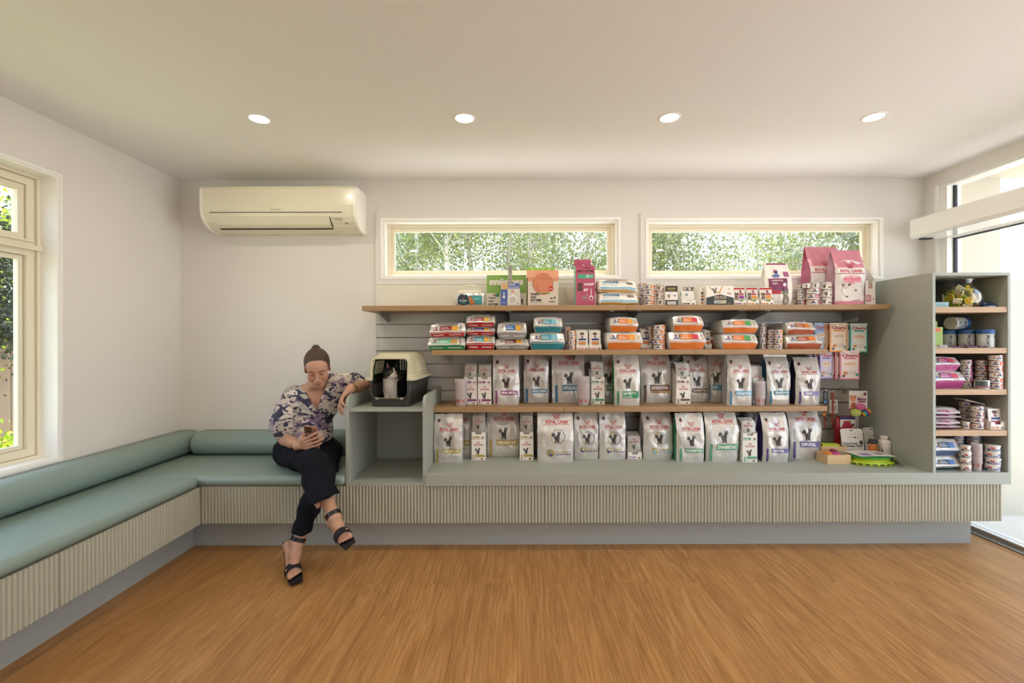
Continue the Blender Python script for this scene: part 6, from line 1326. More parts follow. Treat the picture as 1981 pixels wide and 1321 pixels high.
# ------------------------------------------------------------------ smooth implicit bodies -> one continuous mesh
class Field:
    def __init__(s, lo, hi, h):
        s.lo = np.array(lo, np.float32); s.h = h; n = np.ceil((np.array(hi)-np.array(lo))/h).astype(int)+1; s.n = n
        s.D = np.full(n, .5, np.float32)
        s.ax = [s.lo[i] + h*np.arange(n[i], dtype=np.float32) for i in range(3)]
    def _blk(s, a, b, pad):
        i0 = [max(0, int((a[i]-pad-s.lo[i])/s.h)) for i in range(3)]; i1 = [min(s.n[i], int((b[i]+pad-s.lo[i])/s.h)+2) for i in range(3)]
        sl = tuple(slice(p, max(p, q)) for p, q in zip(i0, i1))
        return sl, s.ax[0][sl[0]][:, None, None], s.ax[1][sl[1]][None, :, None], s.ax[2][sl[2]][None, None, :]
    def _mix(s, sl, d, k, sub):
        D = s.D[sl]
        if sub:
            if k <= 0: s.D[sl] = np.maximum(D, -d)
            else: h = np.clip(.5 - .5*(D+d)/k, 0, 1); s.D[sl] = D*(1-h) - d*h + k*h*(1-h)
        else:
            if k <= 0: s.D[sl] = np.minimum(D, d)
            else: h = np.clip(.5 + .5*(D-d)/k, 0, 1); s.D[sl] = D*(1-h) + d*h - k*h*(1-h)
    def cone(s, a, b, ra, rb, k=.01, sub=False):
        a = np.array(a, float); b = np.array(b, float); r = max(ra, rb)
        sl, X, Y, Z = s._blk(np.minimum(a, b)-r, np.maximum(a, b)+r, k+2*s.h)
        v = b-a; L = max(1e-9, v @ v); t = np.clip(((X-a[0])*v[0] + (Y-a[1])*v[1] + (Z-a[2])*v[2])/L, 0, 1).astype(np.float32)
        d = np.sqrt((X-a[0]-t*v[0])**2 + (Y-a[1]-t*v[1])**2 + (Z-a[2]-t*v[2])**2) - (ra + (rb-ra)*t)
        s._mix(sl, d.astype(np.float32), k, sub)
    def chain(s, P, Rr, k=.01):
        for i in range(len(P)-1): s.cone(P[i], P[i+1], Rr[i], Rr[i+1], k)
    def ell(s, c, r, k=.01, M=None, sub=False):
        c = np.array(c, float); r = np.array(r, float); m = r.max()
        sl, X, Y, Z = s._blk(c-m, c+m, k+2*s.h); x, y, z = X-c[0], Y-c[1], Z-c[2]
        if M is not None:
            A = np.array(M.to_3x3()).T; x, y, z = (A[0, 0]*x+A[0, 1]*y+A[0, 2]*z, A[1, 0]*x+A[1, 1]*y+A[1, 2]*z, A[2, 0]*x+A[2, 1]*y+A[2, 2]*z)
        k0 = np.sqrt((x/r[0])**2+(y/r[1])**2+(z/r[2])**2); k1 = np.sqrt((x/r[0]**2)**2+(y/r[1]**2)**2+(z/r[2]**2)**2)
        s._mix(sl, (k0*(k0-1)/np.maximum(k1, 1e-6)).astype(np.float32), k, sub)
    def cut(s, f, k=0.0):
        """f(X,Y,Z)->distance of the region removed (negative inside)"""
        X, Y, Z = s.ax[0][:, None, None], s.ax[1][None, :, None], s.ax[2][None, None, :]
        s._mix((slice(None),)*3, (f(X, Y, Z)+np.zeros(s.n, np.float32)).astype(np.float32), k, True)
    def warp(s, f):
        X, Y, Z = s.ax[0][:, None, None], s.ax[1][None, :, None], s.ax[2][None, None, :]; s.D += f(X, Y, Z).astype(np.float32)
    def mesh(s, name, m, parent=None, paint=None, keep=None, smooth=True):
        D = s.D; S = D < 0; n = s.n
        cnt = np.zeros(n-1, np.uint8)
        for i in (0, 1):
            for j in (0, 1):
                for k in (0, 1): cnt += S[i:n[0]-1+i, j:n[1]-1+j, k:n[2]-1+k]
        act = (cnt > 0) & (cnt < 8); I = np.argwhere(act); ids = np.full(n-1, -1, np.int32); ids[act] = np.arange(len(I))
        acc = np.zeros((len(I), 3)); w_ = np.zeros(len(I))
        cs = [(i, j, k) for i in (0, 1) for j in (0, 1) for k in (0, 1)]
        val = {c: D[I[:, 0]+c[0], I[:, 1]+c[1], I[:, 2]+c[2]] for c in cs}
        for c in cs:
            for a in range(3):
                if c[a] == 0:
                    e = list(c); e[a] = 1; e = tuple(e); u, v = val[c], val[e]; x = (u < 0) != (v < 0)
                    t = np.where(x, u/np.where(x, u-v, 1), 0); p = np.array(c, float)[None] + np.zeros((len(I), 3)); p[:, a] += t
                    acc[x] += p[x]; w_[x] += 1
        P = (I + acc/w_[:, None])*s.h + s.lo
        F_ = []
        for a in range(3):
            b, c = (a+1) % 3, (a+2) % 3; sl0 = [slice(None)]*3; sl1 = [slice(None)]*3; sl0[a] = slice(0, -1); sl1[a] = slice(1, None)
            A, B = S[tuple(sl0)], S[tuple(sl1)]
            for inv in (0, 1):
                E = np.argwhere((A & ~B) if not inv else (~A & B)); E = E[(E[:, b] > 0) & (E[:, c] > 0) & (E[:, b] < n[b]-1) & (E[:, c] < n[c]-1)]
                q = []
                for db, dc in ((0, 0), (-1, 0), (-1, -1), (0, -1)):
                    T = E.copy(); T[:, b] += db; T[:, c] += dc; q.append(ids[T[:, 0], T[:, 1], T[:, 2]])
                q = np.stack(q, 1); F_.append(q[:, ::-1] if inv else q)
        Fq = np.concatenate(F_); Fq = Fq[(Fq >= 0).all(1)]
        if keep is not None:
            kp = keep(P)[Fq].any(1); Fq = Fq[kp]; us = np.unique(Fq); mp = np.zeros(len(P), int); mp[us] = np.arange(len(us)); P = P[us]; Fq = mp[Fq]
        me = bpy.data.meshes.new(name); me.vertices.add(len(P)); me.vertices.foreach_set('co', P.astype(np.float32).ravel())
        me.loops.add(len(Fq)*4); me.loops.foreach_set('vertex_index', Fq.astype(np.int32).ravel()); me.polygons.add(len(Fq))
        me.polygons.foreach_set('loop_start', np.arange(0, len(Fq)*4, 4, dtype=np.int32)); me.polygons.foreach_set('use_smooth', np.ones(len(Fq), bool))
        me.update(calc_edges=True); me.validate()
        for q in (m if isinstance(m, list) else [m]): me.materials.append(q)
        if paint is not None:
            ca = me.color_attributes.new('tint', 'FLOAT_COLOR', 'POINT'); col = np.ones((len(P), 4), np.float32); col[:, :3] = paint(P); ca.data.foreach_set('color', col.ravel())
        o = bpy.data.objects.new(name, me); C.objects.link(o)
        if parent is not None: o.parent = parent; o.matrix_parent_inverse = parent.matrix_world.inverted() if False else Matrix.Identity(4); o.location = -parent.location
        return o
def tintmat(key, rough=.5, sss=0.0, bump=None, sheen=0.0):
    m = mat(key, '#ffffff', rough, bump=bump, sheen=sheen); n = m.node_tree.nodes; a = n.new('ShaderNodeVertexColor'); a.layer_name = 'tint'
    m.node_tree.links.new(a.outputs[0], n['Principled BSDF'].inputs['Base Color'])
    if sss: n['Principled BSDF'].inputs['Subsurface Weight'].default_value = sss; n['Principled BSDF'].inputs['Subsurface Radius'].default_value = (.8, .3, .15); n['Principled BSDF'].inputs['Subsurface Scale'].default_value = .008
    return m
V = lambda *a: np.array(a, float)
def mixc(col, mask, c): m_ = np.clip(mask, 0, 1)[:, None]; return col*(1-m_) + np.array(lin(c))*m_

# ------------------------------------------------------------------ the seated person
HO = V(-1.262, 2.885, 1.128); HM4 = Matrix.Rotation(R(19), 4, 'Z') @ Matrix.Rotation(R(-5), 4, 'Y') @ Matrix.Rotation(R(22), 4, 'X'); HR = np.array(HM4.to_3x3())
hp = lambda x, y, z: HO + HR @ V(x, y, z)
Hd = lambda P: (P - HO) @ HR            # world -> head frame
SHR, SHL = V(-1.475, 2.995, .940), V(-1.225, 3.035, 1.022)
NB = V(-1.335, 3.015, .985); CH = V(-1.335, 3.02, .865); BE = V(-1.375, 3.04, .72); PE = V(-1.395, 3.05, .585)
ELR, WRR = V(-1.478, 2.905, .672), V(-1.302, 2.735, .674)
ELL, WRL = V(-1.030, 3.105, 1.003), V(-1.062, 2.872, .990)
HIR, HIL = V(-1.49, 3.03, .570), V(-1.31, 3.05, .560)
KNR, ANR = V(-1.200, 2.690, .585), V(-1.004, 2.505, .332)
KNL, ANL = V(-1.160, 2.71, .465), V(-1.250, 2.590, .160)
def hand(f, wr, Yd, Zd, side, curls, s=1.0, thumb=(.75, .55, -.35), tcurl=20, spread=4):
    Yd = Yd/np.linalg.norm(Yd); Zd = Zd - Yd*(Zd@Yd); Zd /= np.linalg.norm(Zd); Xd = np.cross(Yd, Zd)*side
    q = lambda x, y, z: wr + (Xd*x + Yd*y + Zd*z)*s
    f.chain([q(0, -.03, 0), q(0, .0, 0)], [.0225*s, .022*s], .01)
    kn = [(.031, .083), (.011, .088), (-.010, .084), (-.029, .075)]; Ls = [(.040, .024, .019), (.044, .028, .020), (.040, .026, .020), (.031, .019, .017)]; tips = []
    for i, (kx, ky) in enumerate(kn):
        f.chain([q(kx*.45, .012, 0), q(kx*.95, ky*.6, .001), q(kx, ky, .001)], [.0150*s, .0125*s, .0100*s], .008)
        a = 0; p = q(kx, ky, .001); sp = R(spread)*(1.5-i)
        for j, (L, c) in enumerate(zip(Ls[i], curls[i])):
            a += R(c); d = Xd*math.sin(sp)*math.cos(a) + Yd*math.cos(a)*math.cos(sp) - Zd*math.sin(a); p2 = p + d*L*s
            f.cone(p, p2, (.0090, .0082, .0074)[j]*s*(.92 if i == 3 else 1), (.0082, .0074, .0062)[j]*s*(.92 if i == 3 else 1), .0025); p = p2
        tips.append(p)
    t = V(*thumb); t /= np.linalg.norm(t); p0 = q(.020, .020, -.006); d = Xd*t[0] + Yd*t[1] + Zd*t[2]; p1 = p0 + d*.040*s; d2 = d*math.cos(R(tcurl)) + Yd*math.sin(R(tcurl)); p2 = p1 + d2*.030*s; p3 = p2 + d2*.024*s
    f.chain([p0, p1, p2, p3], [.0145*s, .0118*s, .0098*s, .0075*s], .005); return tips
f = Field((-1.66, 2.30, .0), (-.82, 3.2, 1.275), .0031)
# torso inside the clothes
f.ell(CH, (.125, .080, .12), .05); f.ell(BE, (.115, .085, .12), .05); f.ell(PE, (.14, .11, .09), .05); f.cone(SHR, NB, .045, .05, .05); f.cone(SHL, NB, .045, .05, .05)
f.ell(V(-1.325, 2.985, .92), (.10, .068, .075), .03)
# neck
f.chain([NB+V(0, .005, -.01), hp(0, .02, -.06)], [.056, .052], .025); f.cone(hp(-.02, -.02, -.10), NB+V(-.02, -.05, 0), .018, .02, .02)
# head
f.ell(hp(0, .012, .034), (.072, .092, .086), .01, HM4); f.ell(hp(0, -.024, -.036), (.0565, .064, .066), .02, HM4); f.ell(hp(0, -.050, .030), (.056, .040, .045), .02, HM4)
f.ell(hp(0, -.060, -.089), (.023, .022, .019), .025, HM4); f.cone(hp(-.041, .0, -.052), hp(-.010, -.055, -.089), .017, .016, .02); f.cone(hp(.041, .0, -.052), hp(.010, -.055, -.089), .017, .016, .02)
for s_ in (-1, 1):
    f.ell(hp(s_*.037, -.058, -.030), (.022, .022, .022), .018, HM4)
    f.ell(hp(s_*.031, -.094, .001), (.017, .012, .010), .010, HM4, sub=True)
    f.ell(hp(s_*.031, -.0775, -.002), (.0150, .0105, .0095), .003, HM4)
    f.cone(hp(s_*.014, -.088, .018), hp(s_*.046, -.076, .020), .0065, .005, .010)
    f.ell(hp(s_*.0108, -.1005, -.039), (.0058, .0078, .0058), .004, HM4)
    f.ell(hp(s_*.068, .012, -.004), (.0075, .018, .030), .004, HM4 @ Matrix.Rotation(R(s_*24), 4, 'Z')); f.ell(hp(s_*.084, .008, .002), (.006, .010, .018), .003, HM4, sub=True)
f.cone(hp(0, -.086, .010), hp(0, -.107, -.033), .0062, .0082, .008); f.ell(hp(0, -.108, -.036), (.0082, .008, .0072), .004, HM4)
f.ell(hp(0, -.084, -.062), (.024, .013, .014), .012, HM4); f.ell(hp(0, -.0955, -.0595), (.021, .0065, .0042), .003, HM4); f.ell(hp(0, -.0950, -.0685), (.018, .0070, .0050), .003, HM4)
f.ell(hp(0, -.1035, -.0640), (.023, .004, .0012), .002, HM4, sub=True)
# arms and hands
f.chain([SHR, V(-1.50, 2.95, .80), ELR], [.045, .040, .036], .02); f.chain([ELR, (ELR*.55+WRR*.45), WRR], [.037, .034, .0225], .015)
f.chain([SHL, (SHL+ELL)/2, ELL], [.042, .038, .034], .02); f.chain([ELL, ELL*.55+WRL*.45+V(-.004, 0, .0), WRL], [.034, .032, .022], .015)
ZB_ = V(-.25, -.93, -.30)
hand(f, WRR, V(.86, -.36, .30), ZB_, -1, [(2, 22, 16), (6, 24, 16), (10, 26, 18), (14, 28, 18)], .98, (.8, .45, -.6), 10, 5)
hand(f, WRL, V(-.30, -.52, -.62), V(-.80, -.15, .45), 1, [(18, 26, 16), (24, 28, 18), (26, 30, 20), (30, 32, 20)], .96, (.55, .8, -.25), 12, 4)
# legs and feet
f.chain([HIR, KNR], [.075, .058], .02); f.chain([KNR, KNR*.62+ANR*.38+V(-.012, .015, 0), KNR*.3+ANR*.7+V(-.008, 0, 0), ANR], [.052, .048, .036, .030], .02)
f.chain([HIL, KNL], [.075, .058], .02); f.chain([KNL, KNL*.62+ANL*.38+V(-.008, .008, 0), KNL*.28+ANL*.72, ANL], [.050, .042, .034, .030], .02)
FEET = {'planted': dict(A=ANL, H=V(-1.316, 2.618, .106), B=V(-1.222, 2.487, .042), T=V(-1.180, 2.428, .030), up=V(-.05, -.15, 1.0), s=1),
        'raised': dict(A=ANR, H=V(-1.030, 2.545, .280), B=V(-.925, 2.420, .262), T=V(-.880, 2.372, .250), up=V(-.30, -.42, .86), s=-1)}
for k_, q_ in FEET.items():
    A_, H_, B_, T_, up = (q_[x] for x in ('A', 'H', 'B', 'T', 'up')); fw = (T_-B_); fw /= np.linalg.norm(fw); up = up - fw*(up@fw); up /= np.linalg.norm(up); sd = np.cross(fw, up)*q_['s']; q_['fw'], q_['u'], q_['sd'] = fw, up, sd
    f.cone(A_, H_+up*.022, .029, .022, .015); f.chain([A_, (A_+B_)/2+up*.014, B_+up*.018], [.030, .028, .020], .02); f.chain([H_+up*.02, B_+sd*.018+up*.012], [.020, .017], .02); f.chain([H_+up*.02, B_-sd*.018+up*.010], [.020, .014], .02)
    f.cone(B_+sd*.022+up*.014, B_-sd*.024+up*.011, .017, .013, .012)
    for i in range(5):
        o_ = sd*(.026-.0135*i); L = (.046, .044, .040, .034, .027)[i]; r_ = (.0112, .0082, .0078, .0074, .0070)[i]
        f.chain([B_+o_*.9+up*.012, B_+o_+fw*L*.6+up*.010, B_+o_*1.02+fw*L+up*.006], [r_*1.05, r_*.98, r_*1.02], .0014)
SK = '#b98a6c'
def paint_skin(P):
    c = np.tile(np.array(lin('#b98d74')), (len(P), 1)); h = Hd(P); x, y, z = h[:, 0], h[:, 1], h[:, 2]; face = (y < -.035) & (np.abs(z) < .13)
    g = lambda cx, cy, cz, sx_, sz_: np.exp(-(((np.abs(x)-cx)/sx_)**2 + ((z-cz)/sz_)**2)*.5)*((y < cy) & (np.abs(x) < .09) & (np.abs(z) < .13))
    c = mixc(c, g(.040, -.04, -.030, .016, .014)*.35, '#b56f5a')
    c = mixc(c, ((np.abs(x) > .066) & (np.abs(z) < .05) & (np.abs(y) < .05) & (np.abs(x) < .1))*.35, '#b0604c')
    c = mixc(c, np.exp(-((x/.0195)**4 + ((z+.064 - .0014*(np.abs(x)/.01)**2)/.0068)**4))*(face & (y < -.07))*.85, '#8f4a48')
    c = mixc(c, np.exp(-((x/.023)**6 + ((z+.0640 - .0016*(np.abs(x)/.01)**2)/.0016)**2))*(face & (y < -.07))*.6, '#5a2a2a')
    # eyelids, lash lines and brows
    ax_ = np.abs(x)-.031
    c = mixc(c, np.exp(-((ax_/.014)**4 + ((z-.004)/.008)**2))*(face & (y < -.06))*.35, '#8f5a42')
    c = mixc(c, np.exp(-((ax_/.0150)**6 + ((z+.0075 - 6*ax_**2)/.0029)**2))*(face & (y < -.06))*1.0, '#1d1411')
    br = .0205 + .10*(ax_+.004) - 16*np.maximum(0, ax_-.002)**2*1.2
    c = mixc(c, np.exp(-(((ax_-.0)/.0175)**6 + ((z-br)/.0036)**2))*(face & (y < -.05))*.95, '#35231a')
    c = mixc(c, np.exp(-(((np.abs(x)-.008)/.003)**2 + ((z+.0455)/.0022)**2))*(face & (y < -.09))*.6, '#5a3226')
    return c
SKIN = tintmat('skin', .52, .12)
PR = V(-1.39, 3.0, ZS)
person = empty('person', tuple(PR), 'seated person in floral blouse and navy trousers looking down at a phone on the bench', 'person')
body = f.mesh('body', SKIN, person, paint_skin)
del f
# hair, slicked back with a small bun
f = Field((-1.40, 2.74, 1.0), (-1.12, 3.06, 1.31), .0020)
f.ell(hp(0, .018, .038), (.0765, .0965, .0895), .004, HM4); f.ell(hp(0, .040, .000), (.068, .070, .075), .02, HM4)
f.ell(hp(0.0, .072, .107), (.026, .024, .022), .008, HM4)
for a in range(7): 
    t = a*1.1; f.cone(hp(.008*math.cos(t), .072, .120), hp(.024*math.cos(t*1.7), .07+.02*math.sin(t), .136+.008*math.sin(3*t)), .0022, .0010, .002)
def hcut(X, Y, Z):
    P = [X-HO[0], Y-HO[1], Z-HO[2]]; x = P[0]*HR[0, 0]+P[1]*HR[1, 0]+P[2]*HR[2, 0]; y = P[0]*HR[0, 1]+P[1]*HR[1, 1]+P[2]*HR[2, 1]; z = P[0]*HR[0, 2]+P[1]*HR[1, 2]+P[2]*HR[2, 2]
    line = .077 - 1.02*(y+.080) - 4.5*x*x*(y < -.02) + .02*np.maximum(0, y)*10*.3
    return (z-line)*.70
f.cut(hcut, .007)
def hstr(X, Y, Z):
    P = [X-HO[0], Y-HO[1], Z-HO[2]]; x = P[0]*HR[0, 0]+P[1]*HR[1, 0]+P[2]*HR[2, 0]; y = P[0]*HR[0, 1]+P[1]*HR[1, 1]+P[2]*HR[2, 1]; z = P[0]*HR[0, 2]+P[1]*HR[1, 2]+P[2]*HR[2, 2]
    a = np.arctan2(x, np.maximum(.16-z-.3*y, .01)); return .0004*np.sin(a*75) + .0003*np.sin(a*133+1)
f.warp(hstr)
HAIR = mat('brown_hair', '#33231a', .45, var=(45, '#553c2b', .9), bump=(220, .3)); f.mesh('hair', HAIR, person); del f

# blouse with a loose floral pattern
def blouse_mat():
    m = bpy.data.materials.new('floral_fabric'); m.use_nodes = True; n = m.node_tree.nodes; l = m.node_tree.links; b = n['Principled BSDF']; b.inputs['Roughness'].default_value = .75; b.inputs['Sheen Weight'].default_value = .15
    tc = n.new('ShaderNodeTexCoord')
    def layer(prev, off, sc_, dist, lo, hi, colr, strx=1.6):
        mp = n.new('ShaderNodeMapping'); mp.inputs['Location'].default_value = off; mp.inputs['Rotation'].default_value = (0, R(35+off[0]*20), 0); mp.inputs['Scale'].default_value = (1, 1, strx); l.new(tc.outputs['Object'], mp.inputs[0])
        t = n.new('ShaderNodeTexNoise'); t.inputs['Scale'].default_value = sc_; t.inputs['Detail'].default_value = 2.2; t.inputs['Distortion'].default_value = dist; l.new(mp.outputs[0], t.inputs[0])
        r = n.new('ShaderNodeValToRGB'); r.color_ramp.elements[0].position = lo; r.color_ramp.elements[0].color = (0, 0, 0, 1); r.color_ramp.elements[1].position = hi; r.color_ramp.elements[1].color = (1, 1, 1, 1); l.new(t.outputs[0], r.inputs[0])
        x = n.new('ShaderNodeMix'); x.data_type = 'RGBA'; l.new(r.outputs[0], x.inputs[0])
        if isinstance(prev, tuple): x.inputs[6].default_value = (*prev, 1)
        else: l.new(prev, x.inputs[6])
        x.inputs[7].default_value = (*lin(colr), 1); return x.outputs[2]
    o = layer(lin('#c6bcb0'), (0, 0, 0), 8, .9, .50, .60, '#a9a29c'); o = layer(o, (3, 1, 2), 9, 1.3, .55, .59, '#8b7488'); o = layer(o, (5, 7, 1), 10.5, 1.1, .555, .575, '#2b2a48', 2.2); o = layer(o, (9, 2, 6), 15, 1.5, .60, .615, '#23223c', 1.4); o = layer(o, (1, 9, 4), 13, 1, .62, .65, '#dad2c6')
    l.new(o, b.inputs['Base Color']); return m
BLO = blouse_mat()
def folds(amp, fr, sd_):
    def g(X, Y, Z): return amp*(np.sin(fr*(X*.9+Z*.5)+sd_+2*np.sin(Z*14+X*9)) * np.sin(fr*.45*(Z-.6*X)+sd_*2+Y*9))
    return g
f = Field((-1.62, 2.80, .60), (-1.00, 3.19, 1.12), .0040)
f.ell(CH+V(0, -.005, 0), (.142, .098, .13), .05); f.ell(BE+V(.005, -.008, -.01), (.142, .110, .115), .05); f.cone(SHR, NB+V(0, .012, -.012), .055, .058, .05); f.cone(SHL, NB+V(0, .012, -.012), .055, .055, .05); f.ell(V(-1.325, 2.98, .915), (.115, .074, .08), .03)
f.ell(V(-1.385, 3.0, .665), (.150, .118, .045), .03)
f.chain([SHR+V(.0, 0, .003), V(-1.490, 2.965, .845), V(-1.498, 2.935, .765), V(-1.488, 2.915, .715)], [.062, .076, .090, .058], .02)
f.chain([SHL+V(0, 0, .004), V(-1.175, 3.07, 1.012), V(-1.105, 3.09, 1.020), V(-1.070, 3.10, 1.010)], [.060, .066, .062, .045], .025)
f.cone(SHL+V(.0, -.02, -.02), V(-1.20, 3.01, .90), .05, .05, .04)
# neck hole and V
f.ell(V(-1.322, 2.985, 1.075), (.074, .080, .062), .010, sub=True)
def vcut(X, Y, Z):
    zb, zt = .852, 1.03; u = (Z-zb)/(zt-zb); xl = -1.281 + (-1.392+1.281)*u; xr = -1.281 + (-1.236+1.281)*u
    return np.maximum(np.maximum(np.maximum(xl-X, X-xr)*.85, zb-Z), Y-2.985)
f.cut(vcut, .006)
f.warp(folds(.0032, 52, .5)); f.warp(folds(.0022, 95, 2.1))
f.mesh('blouse', BLO, person); del f
# trousers
NAVY = mat('navy_twill', '#0f1119', .9, bump=(600, .12), spec=.25)
f = Field((-1.68, 2.40, .17), (-.96, 3.22, .80), .0042)
f.ell(PE+V(0, -.01, -.015), (.225, .125, .095), .04); f.ell(PE+V(0, -.02, .06), (.155, .118, .05), .03)
f.chain([HIR+V(-.015, -.01, -.005), HIR*.55+KNR*.45+V(-.01, 0, .0), KNR], [.100, .088, .074], .035)
f.chain([HIL+V(.03, 0, -.005), HIL*.5+KNL*.5+V(.01, 0, 0), KNL], [.098, .085, .072], .03)
HMR, HML = KNR*.28+ANR*.72+V(.0, .0, .03), V(-1.240, 2.612, .205)
HMR = V(-1.094, 2.568, .412)
f.chain([KNR+V(0, 0, -.005), KNR*.5+HMR*.5+V(-.008, .006, 0), HMR, HMR+(HMR-KNR)*.12], [.074, .077, .083, .085], .025)
f.chain([KNL, KNL*.5+HML*.5+V(-.012, 0, 0), HML, HML+(HML-KNL)*.15], [.070, .060, .047, .045], .02)
f.cut(lambda X, Y, Z: np.maximum(np.maximum(np.maximum((Z-HMR[2])*.93 + (X-HMR[0])*-.30 + (Y-HMR[1])*.10, Z-.60), (.400-Z) - (X+1.190)*3), Y-2.72), .0)
f.cut(lambda X, Y, Z: Z-.205+.006*np.sin((X+1.24)*60)+0*Y, .0)
# open legs
d_ = (HMR-KNR)/np.linalg.norm(HMR-KNR); f.cone(HMR+d_*.074, HMR+d_*.12, .074, .078, .003, sub=True); f.cone(V(-1.241, 2.610, .225), V(-1.241, 2.600, .10), .037, .040, .003, sub=True)
f.cut(lambda X, Y, Z: np.maximum(Z-(ZS+.008), 2.80-Y), 0)
f.warp(lambda X, Y, Z: .0038*np.sin(34*(X+.6*Z)+4*np.sin(Y*11+Z*7))*np.sin(22*(Y+.7*X)+1+2*np.sin(Z*16))); f.warp(lambda X, Y, Z: .0012*np.sin(70*X+40*Y+4*np.sin(Z*22)+3*np.sin(Y*19)))
f.mesh('trousers', NAVY, person); del f
# sandals
SOLE = mat('black_leather', '#17161a', .35); WOV = mat('black_woven', '#1b1a1c', .6, bump=(260, 1.0)); BRASS = mat('brass', '#b98a3a', .25, 1.0)
for nm, q_ in FEET.items():
    A_, H_, B_, T_, fw, up, sd = (q_[x] for x in ('A', 'H', 'B', 'T', 'fw', 'u', 'sd'))
    e = empty('sandal', tuple(H_), 'black block heel sandal worn on the %s foot of the seated person' % ('planted' if nm == 'planted' else 'raised crossed'), 'sandal', 'sandals on the seated person')
    O = Vector(H_); toV = lambda p: Vector(p) - O
    H2 = H_ - up*.004; path = [H2 - fw*.028 + up*.0, H2 + fw*.01, H2*.5+B_*.5 + up*.002, B_ - up*.006, B_*.4+T_*.6 - up*.006, T_ + fw*.014 - up*.008]
    wid = [.022, .028, .026, .037, .037, .030]; rows = []
    for i, p in enumerate(path):
        d = path[min(i+1, 5)]-path[max(i-1, 0)]; d /= np.linalg.norm(d); n_ = np.cross(sd, d)*(1 if q_['s'] > 0 else -1); n_ = n_ if n_@up > 0 else -n_
        rows.append([toV(p + sd*wid[i]), toV(p - sd*wid[i]), toV(p - sd*wid[i] - n_*.009), toV(p + sd*wid[i] - n_*.009), toV(p + sd*wid[i])])
    b = MB(); b.grid(rows, SOLE, smooth=False); b.add(rows[0][:4], [(0, 1, 2, 3)], SOLE); b.add(rows[-1][:4], [(3, 2, 1, 0)], SOLE); b.obj('sole', e)
    b = MB(); hb = H2 - up*.008 - fw*.014; 
    bot = (V(hb[0], hb[1]+.012, .002) if nm == 'planted' else hb - up*.066 - fw*.008)
    rg = [[toV(c + fw*a_*w1 + sd*b2*w1) for a_, b2 in ((-1, -1), (1, -1), (1, 1), (-1, 1), (-1, -1))] for c, w1 in ((hb - fw*.006, .023), (hb*.5+bot*.5, .019), (bot, .021))]
    b.grid(rg, SOLE, smooth=False); b.add(rg[-1][:4], [(0, 1, 2, 3)], SOLE); b.add(rg[0][:4], [(3, 2, 1, 0)], SOLE); b.obj('heel', e)
    b = MB(); G = []
    for k in range(15):
        t = -1.65 + 3.3*k/14; ro = (.0455*math.sin(t), .0505*math.cos(t)); G.append([toV(B_ + fw*(.004+dx) + sd*ro[0] + up*(ro[1]-.004 - dz)) for dx, dz in ((-.022, -.001), (.020, .006))])
    b.grid(G, WOV); b.grid([[v - Vector(up)*.0022 for v in r_] for r_ in G], WOV, flip=True); b.obj('toe_strap', e)
    sh = (A_ - (KNL if nm == 'planted' else KNR)); sh /= np.linalg.norm(sh); a1 = np.cross(sh, V(0, 1, 0)); a1 /= np.linalg.norm(a1); a2 = np.cross(sh, a1); cA = A_ - sh*.014
    b = MB(); G = [[toV(cA + a1*.0415*math.cos(t) + a2*.0415*math.sin(t) + sh*z_) for z_ in (-.011, .011)] for t in [2*math.pi*k/24 for k in range(25)]]
    b.grid(G, SOLE); b.grid([[toV(cA + a1*.0395*math.cos(t) + a2*.0395*math.sin(t) + sh*z_) for z_ in (-.011, .011)] for t in [2*math.pi*k/24 for k in range(25)]], SOLE, flip=True)
    for s_ in (-1, 1): b.tube([toV(cA - V(*fw)*.030 + sd*.012*s_), toV(H_ - fw*.030 + sd*.018*s_ + up*.03), toV(H_ - fw*.026 + sd*.022*s_)], .0045, SOLE, 6)
    b.obj('ankle_strap', e)
    b = MB(); bp = toV(cA + (V(1, -.35, 0) if nm == 'planted' else V(-.75, -.65, 0))/1.02*.043); b.lathe([(.010, -.001), (.011, .002), (.007, .002), (.006, -.001)], BRASS, 16, tuple(bp), 'y'); b.obj('buckle', e)
# phone, bracelet watch, necklace, ring
ph_u = Vector((.05, -.38, .92)).normalized(); ph_n = Vector((-.12, -.92, -.38)); ph_n = (ph_n - ph_u*ph_n.dot(ph_u)).normalized(); ph_x = ph_u.cross(ph_n).normalized()
pc = Vector((-1.222, 2.712, .728)); MX = Matrix(((ph_x.x, -ph_n.x, ph_u.x, pc.x), (ph_x.y, -ph_n.y, ph_u.y, pc.y), (ph_x.z, -ph_n.z, ph_u.z, pc.z), (0, 0, 0, 1)))
MXl = MX.copy(); MXl.translation = Vector((0, 0, 0)); e = empty('phone', tuple(pc), 'phone in a glossy pink and black patterned case held by the seated person', 'phone')
PKC = mat('pink_case', '#b08474', .15, .3, coat=.8); b = MB(); b.box((-.041, -.004, -.078), (.041, .005, .078), PKC, .006, M=MXl)
A = Art(b, lambda u_, v: MXl @ Vector((-.041+.082*u_, -.004, -.078+.156*v)), .082, .156, nrm=lambda u_, v: Vector(ph_n), eps=.0004)
rn = random.Random(4)
for k in range(16): A.ell(rn.uniform(.1, .9), rn.uniform(.3, .95), rn.uniform(.004, .008), '#241a18', 8, ry=rn.uniform(.003, .006))
b.obj('case', e); b = MB(); b.box((-.036, -.0075, .036), (.008, -.0035, .073), mat('camera_block', '#2a1e1a', .15, coat=1.0), .003, M=MXl)
for cx2, cz2 in ((-.026, .062), (-.026, .046), (-.006, .054)): b.lathe([(.0075, -.0105), (.008, -.007)], BRASS, 14, (cx2, 0, cz2), 'y', M=MXl); b.lathe([(.006, -.0108), (.006, -.0100)], DARK, 12, (cx2, 0, cz2), 'y', M=MXl)
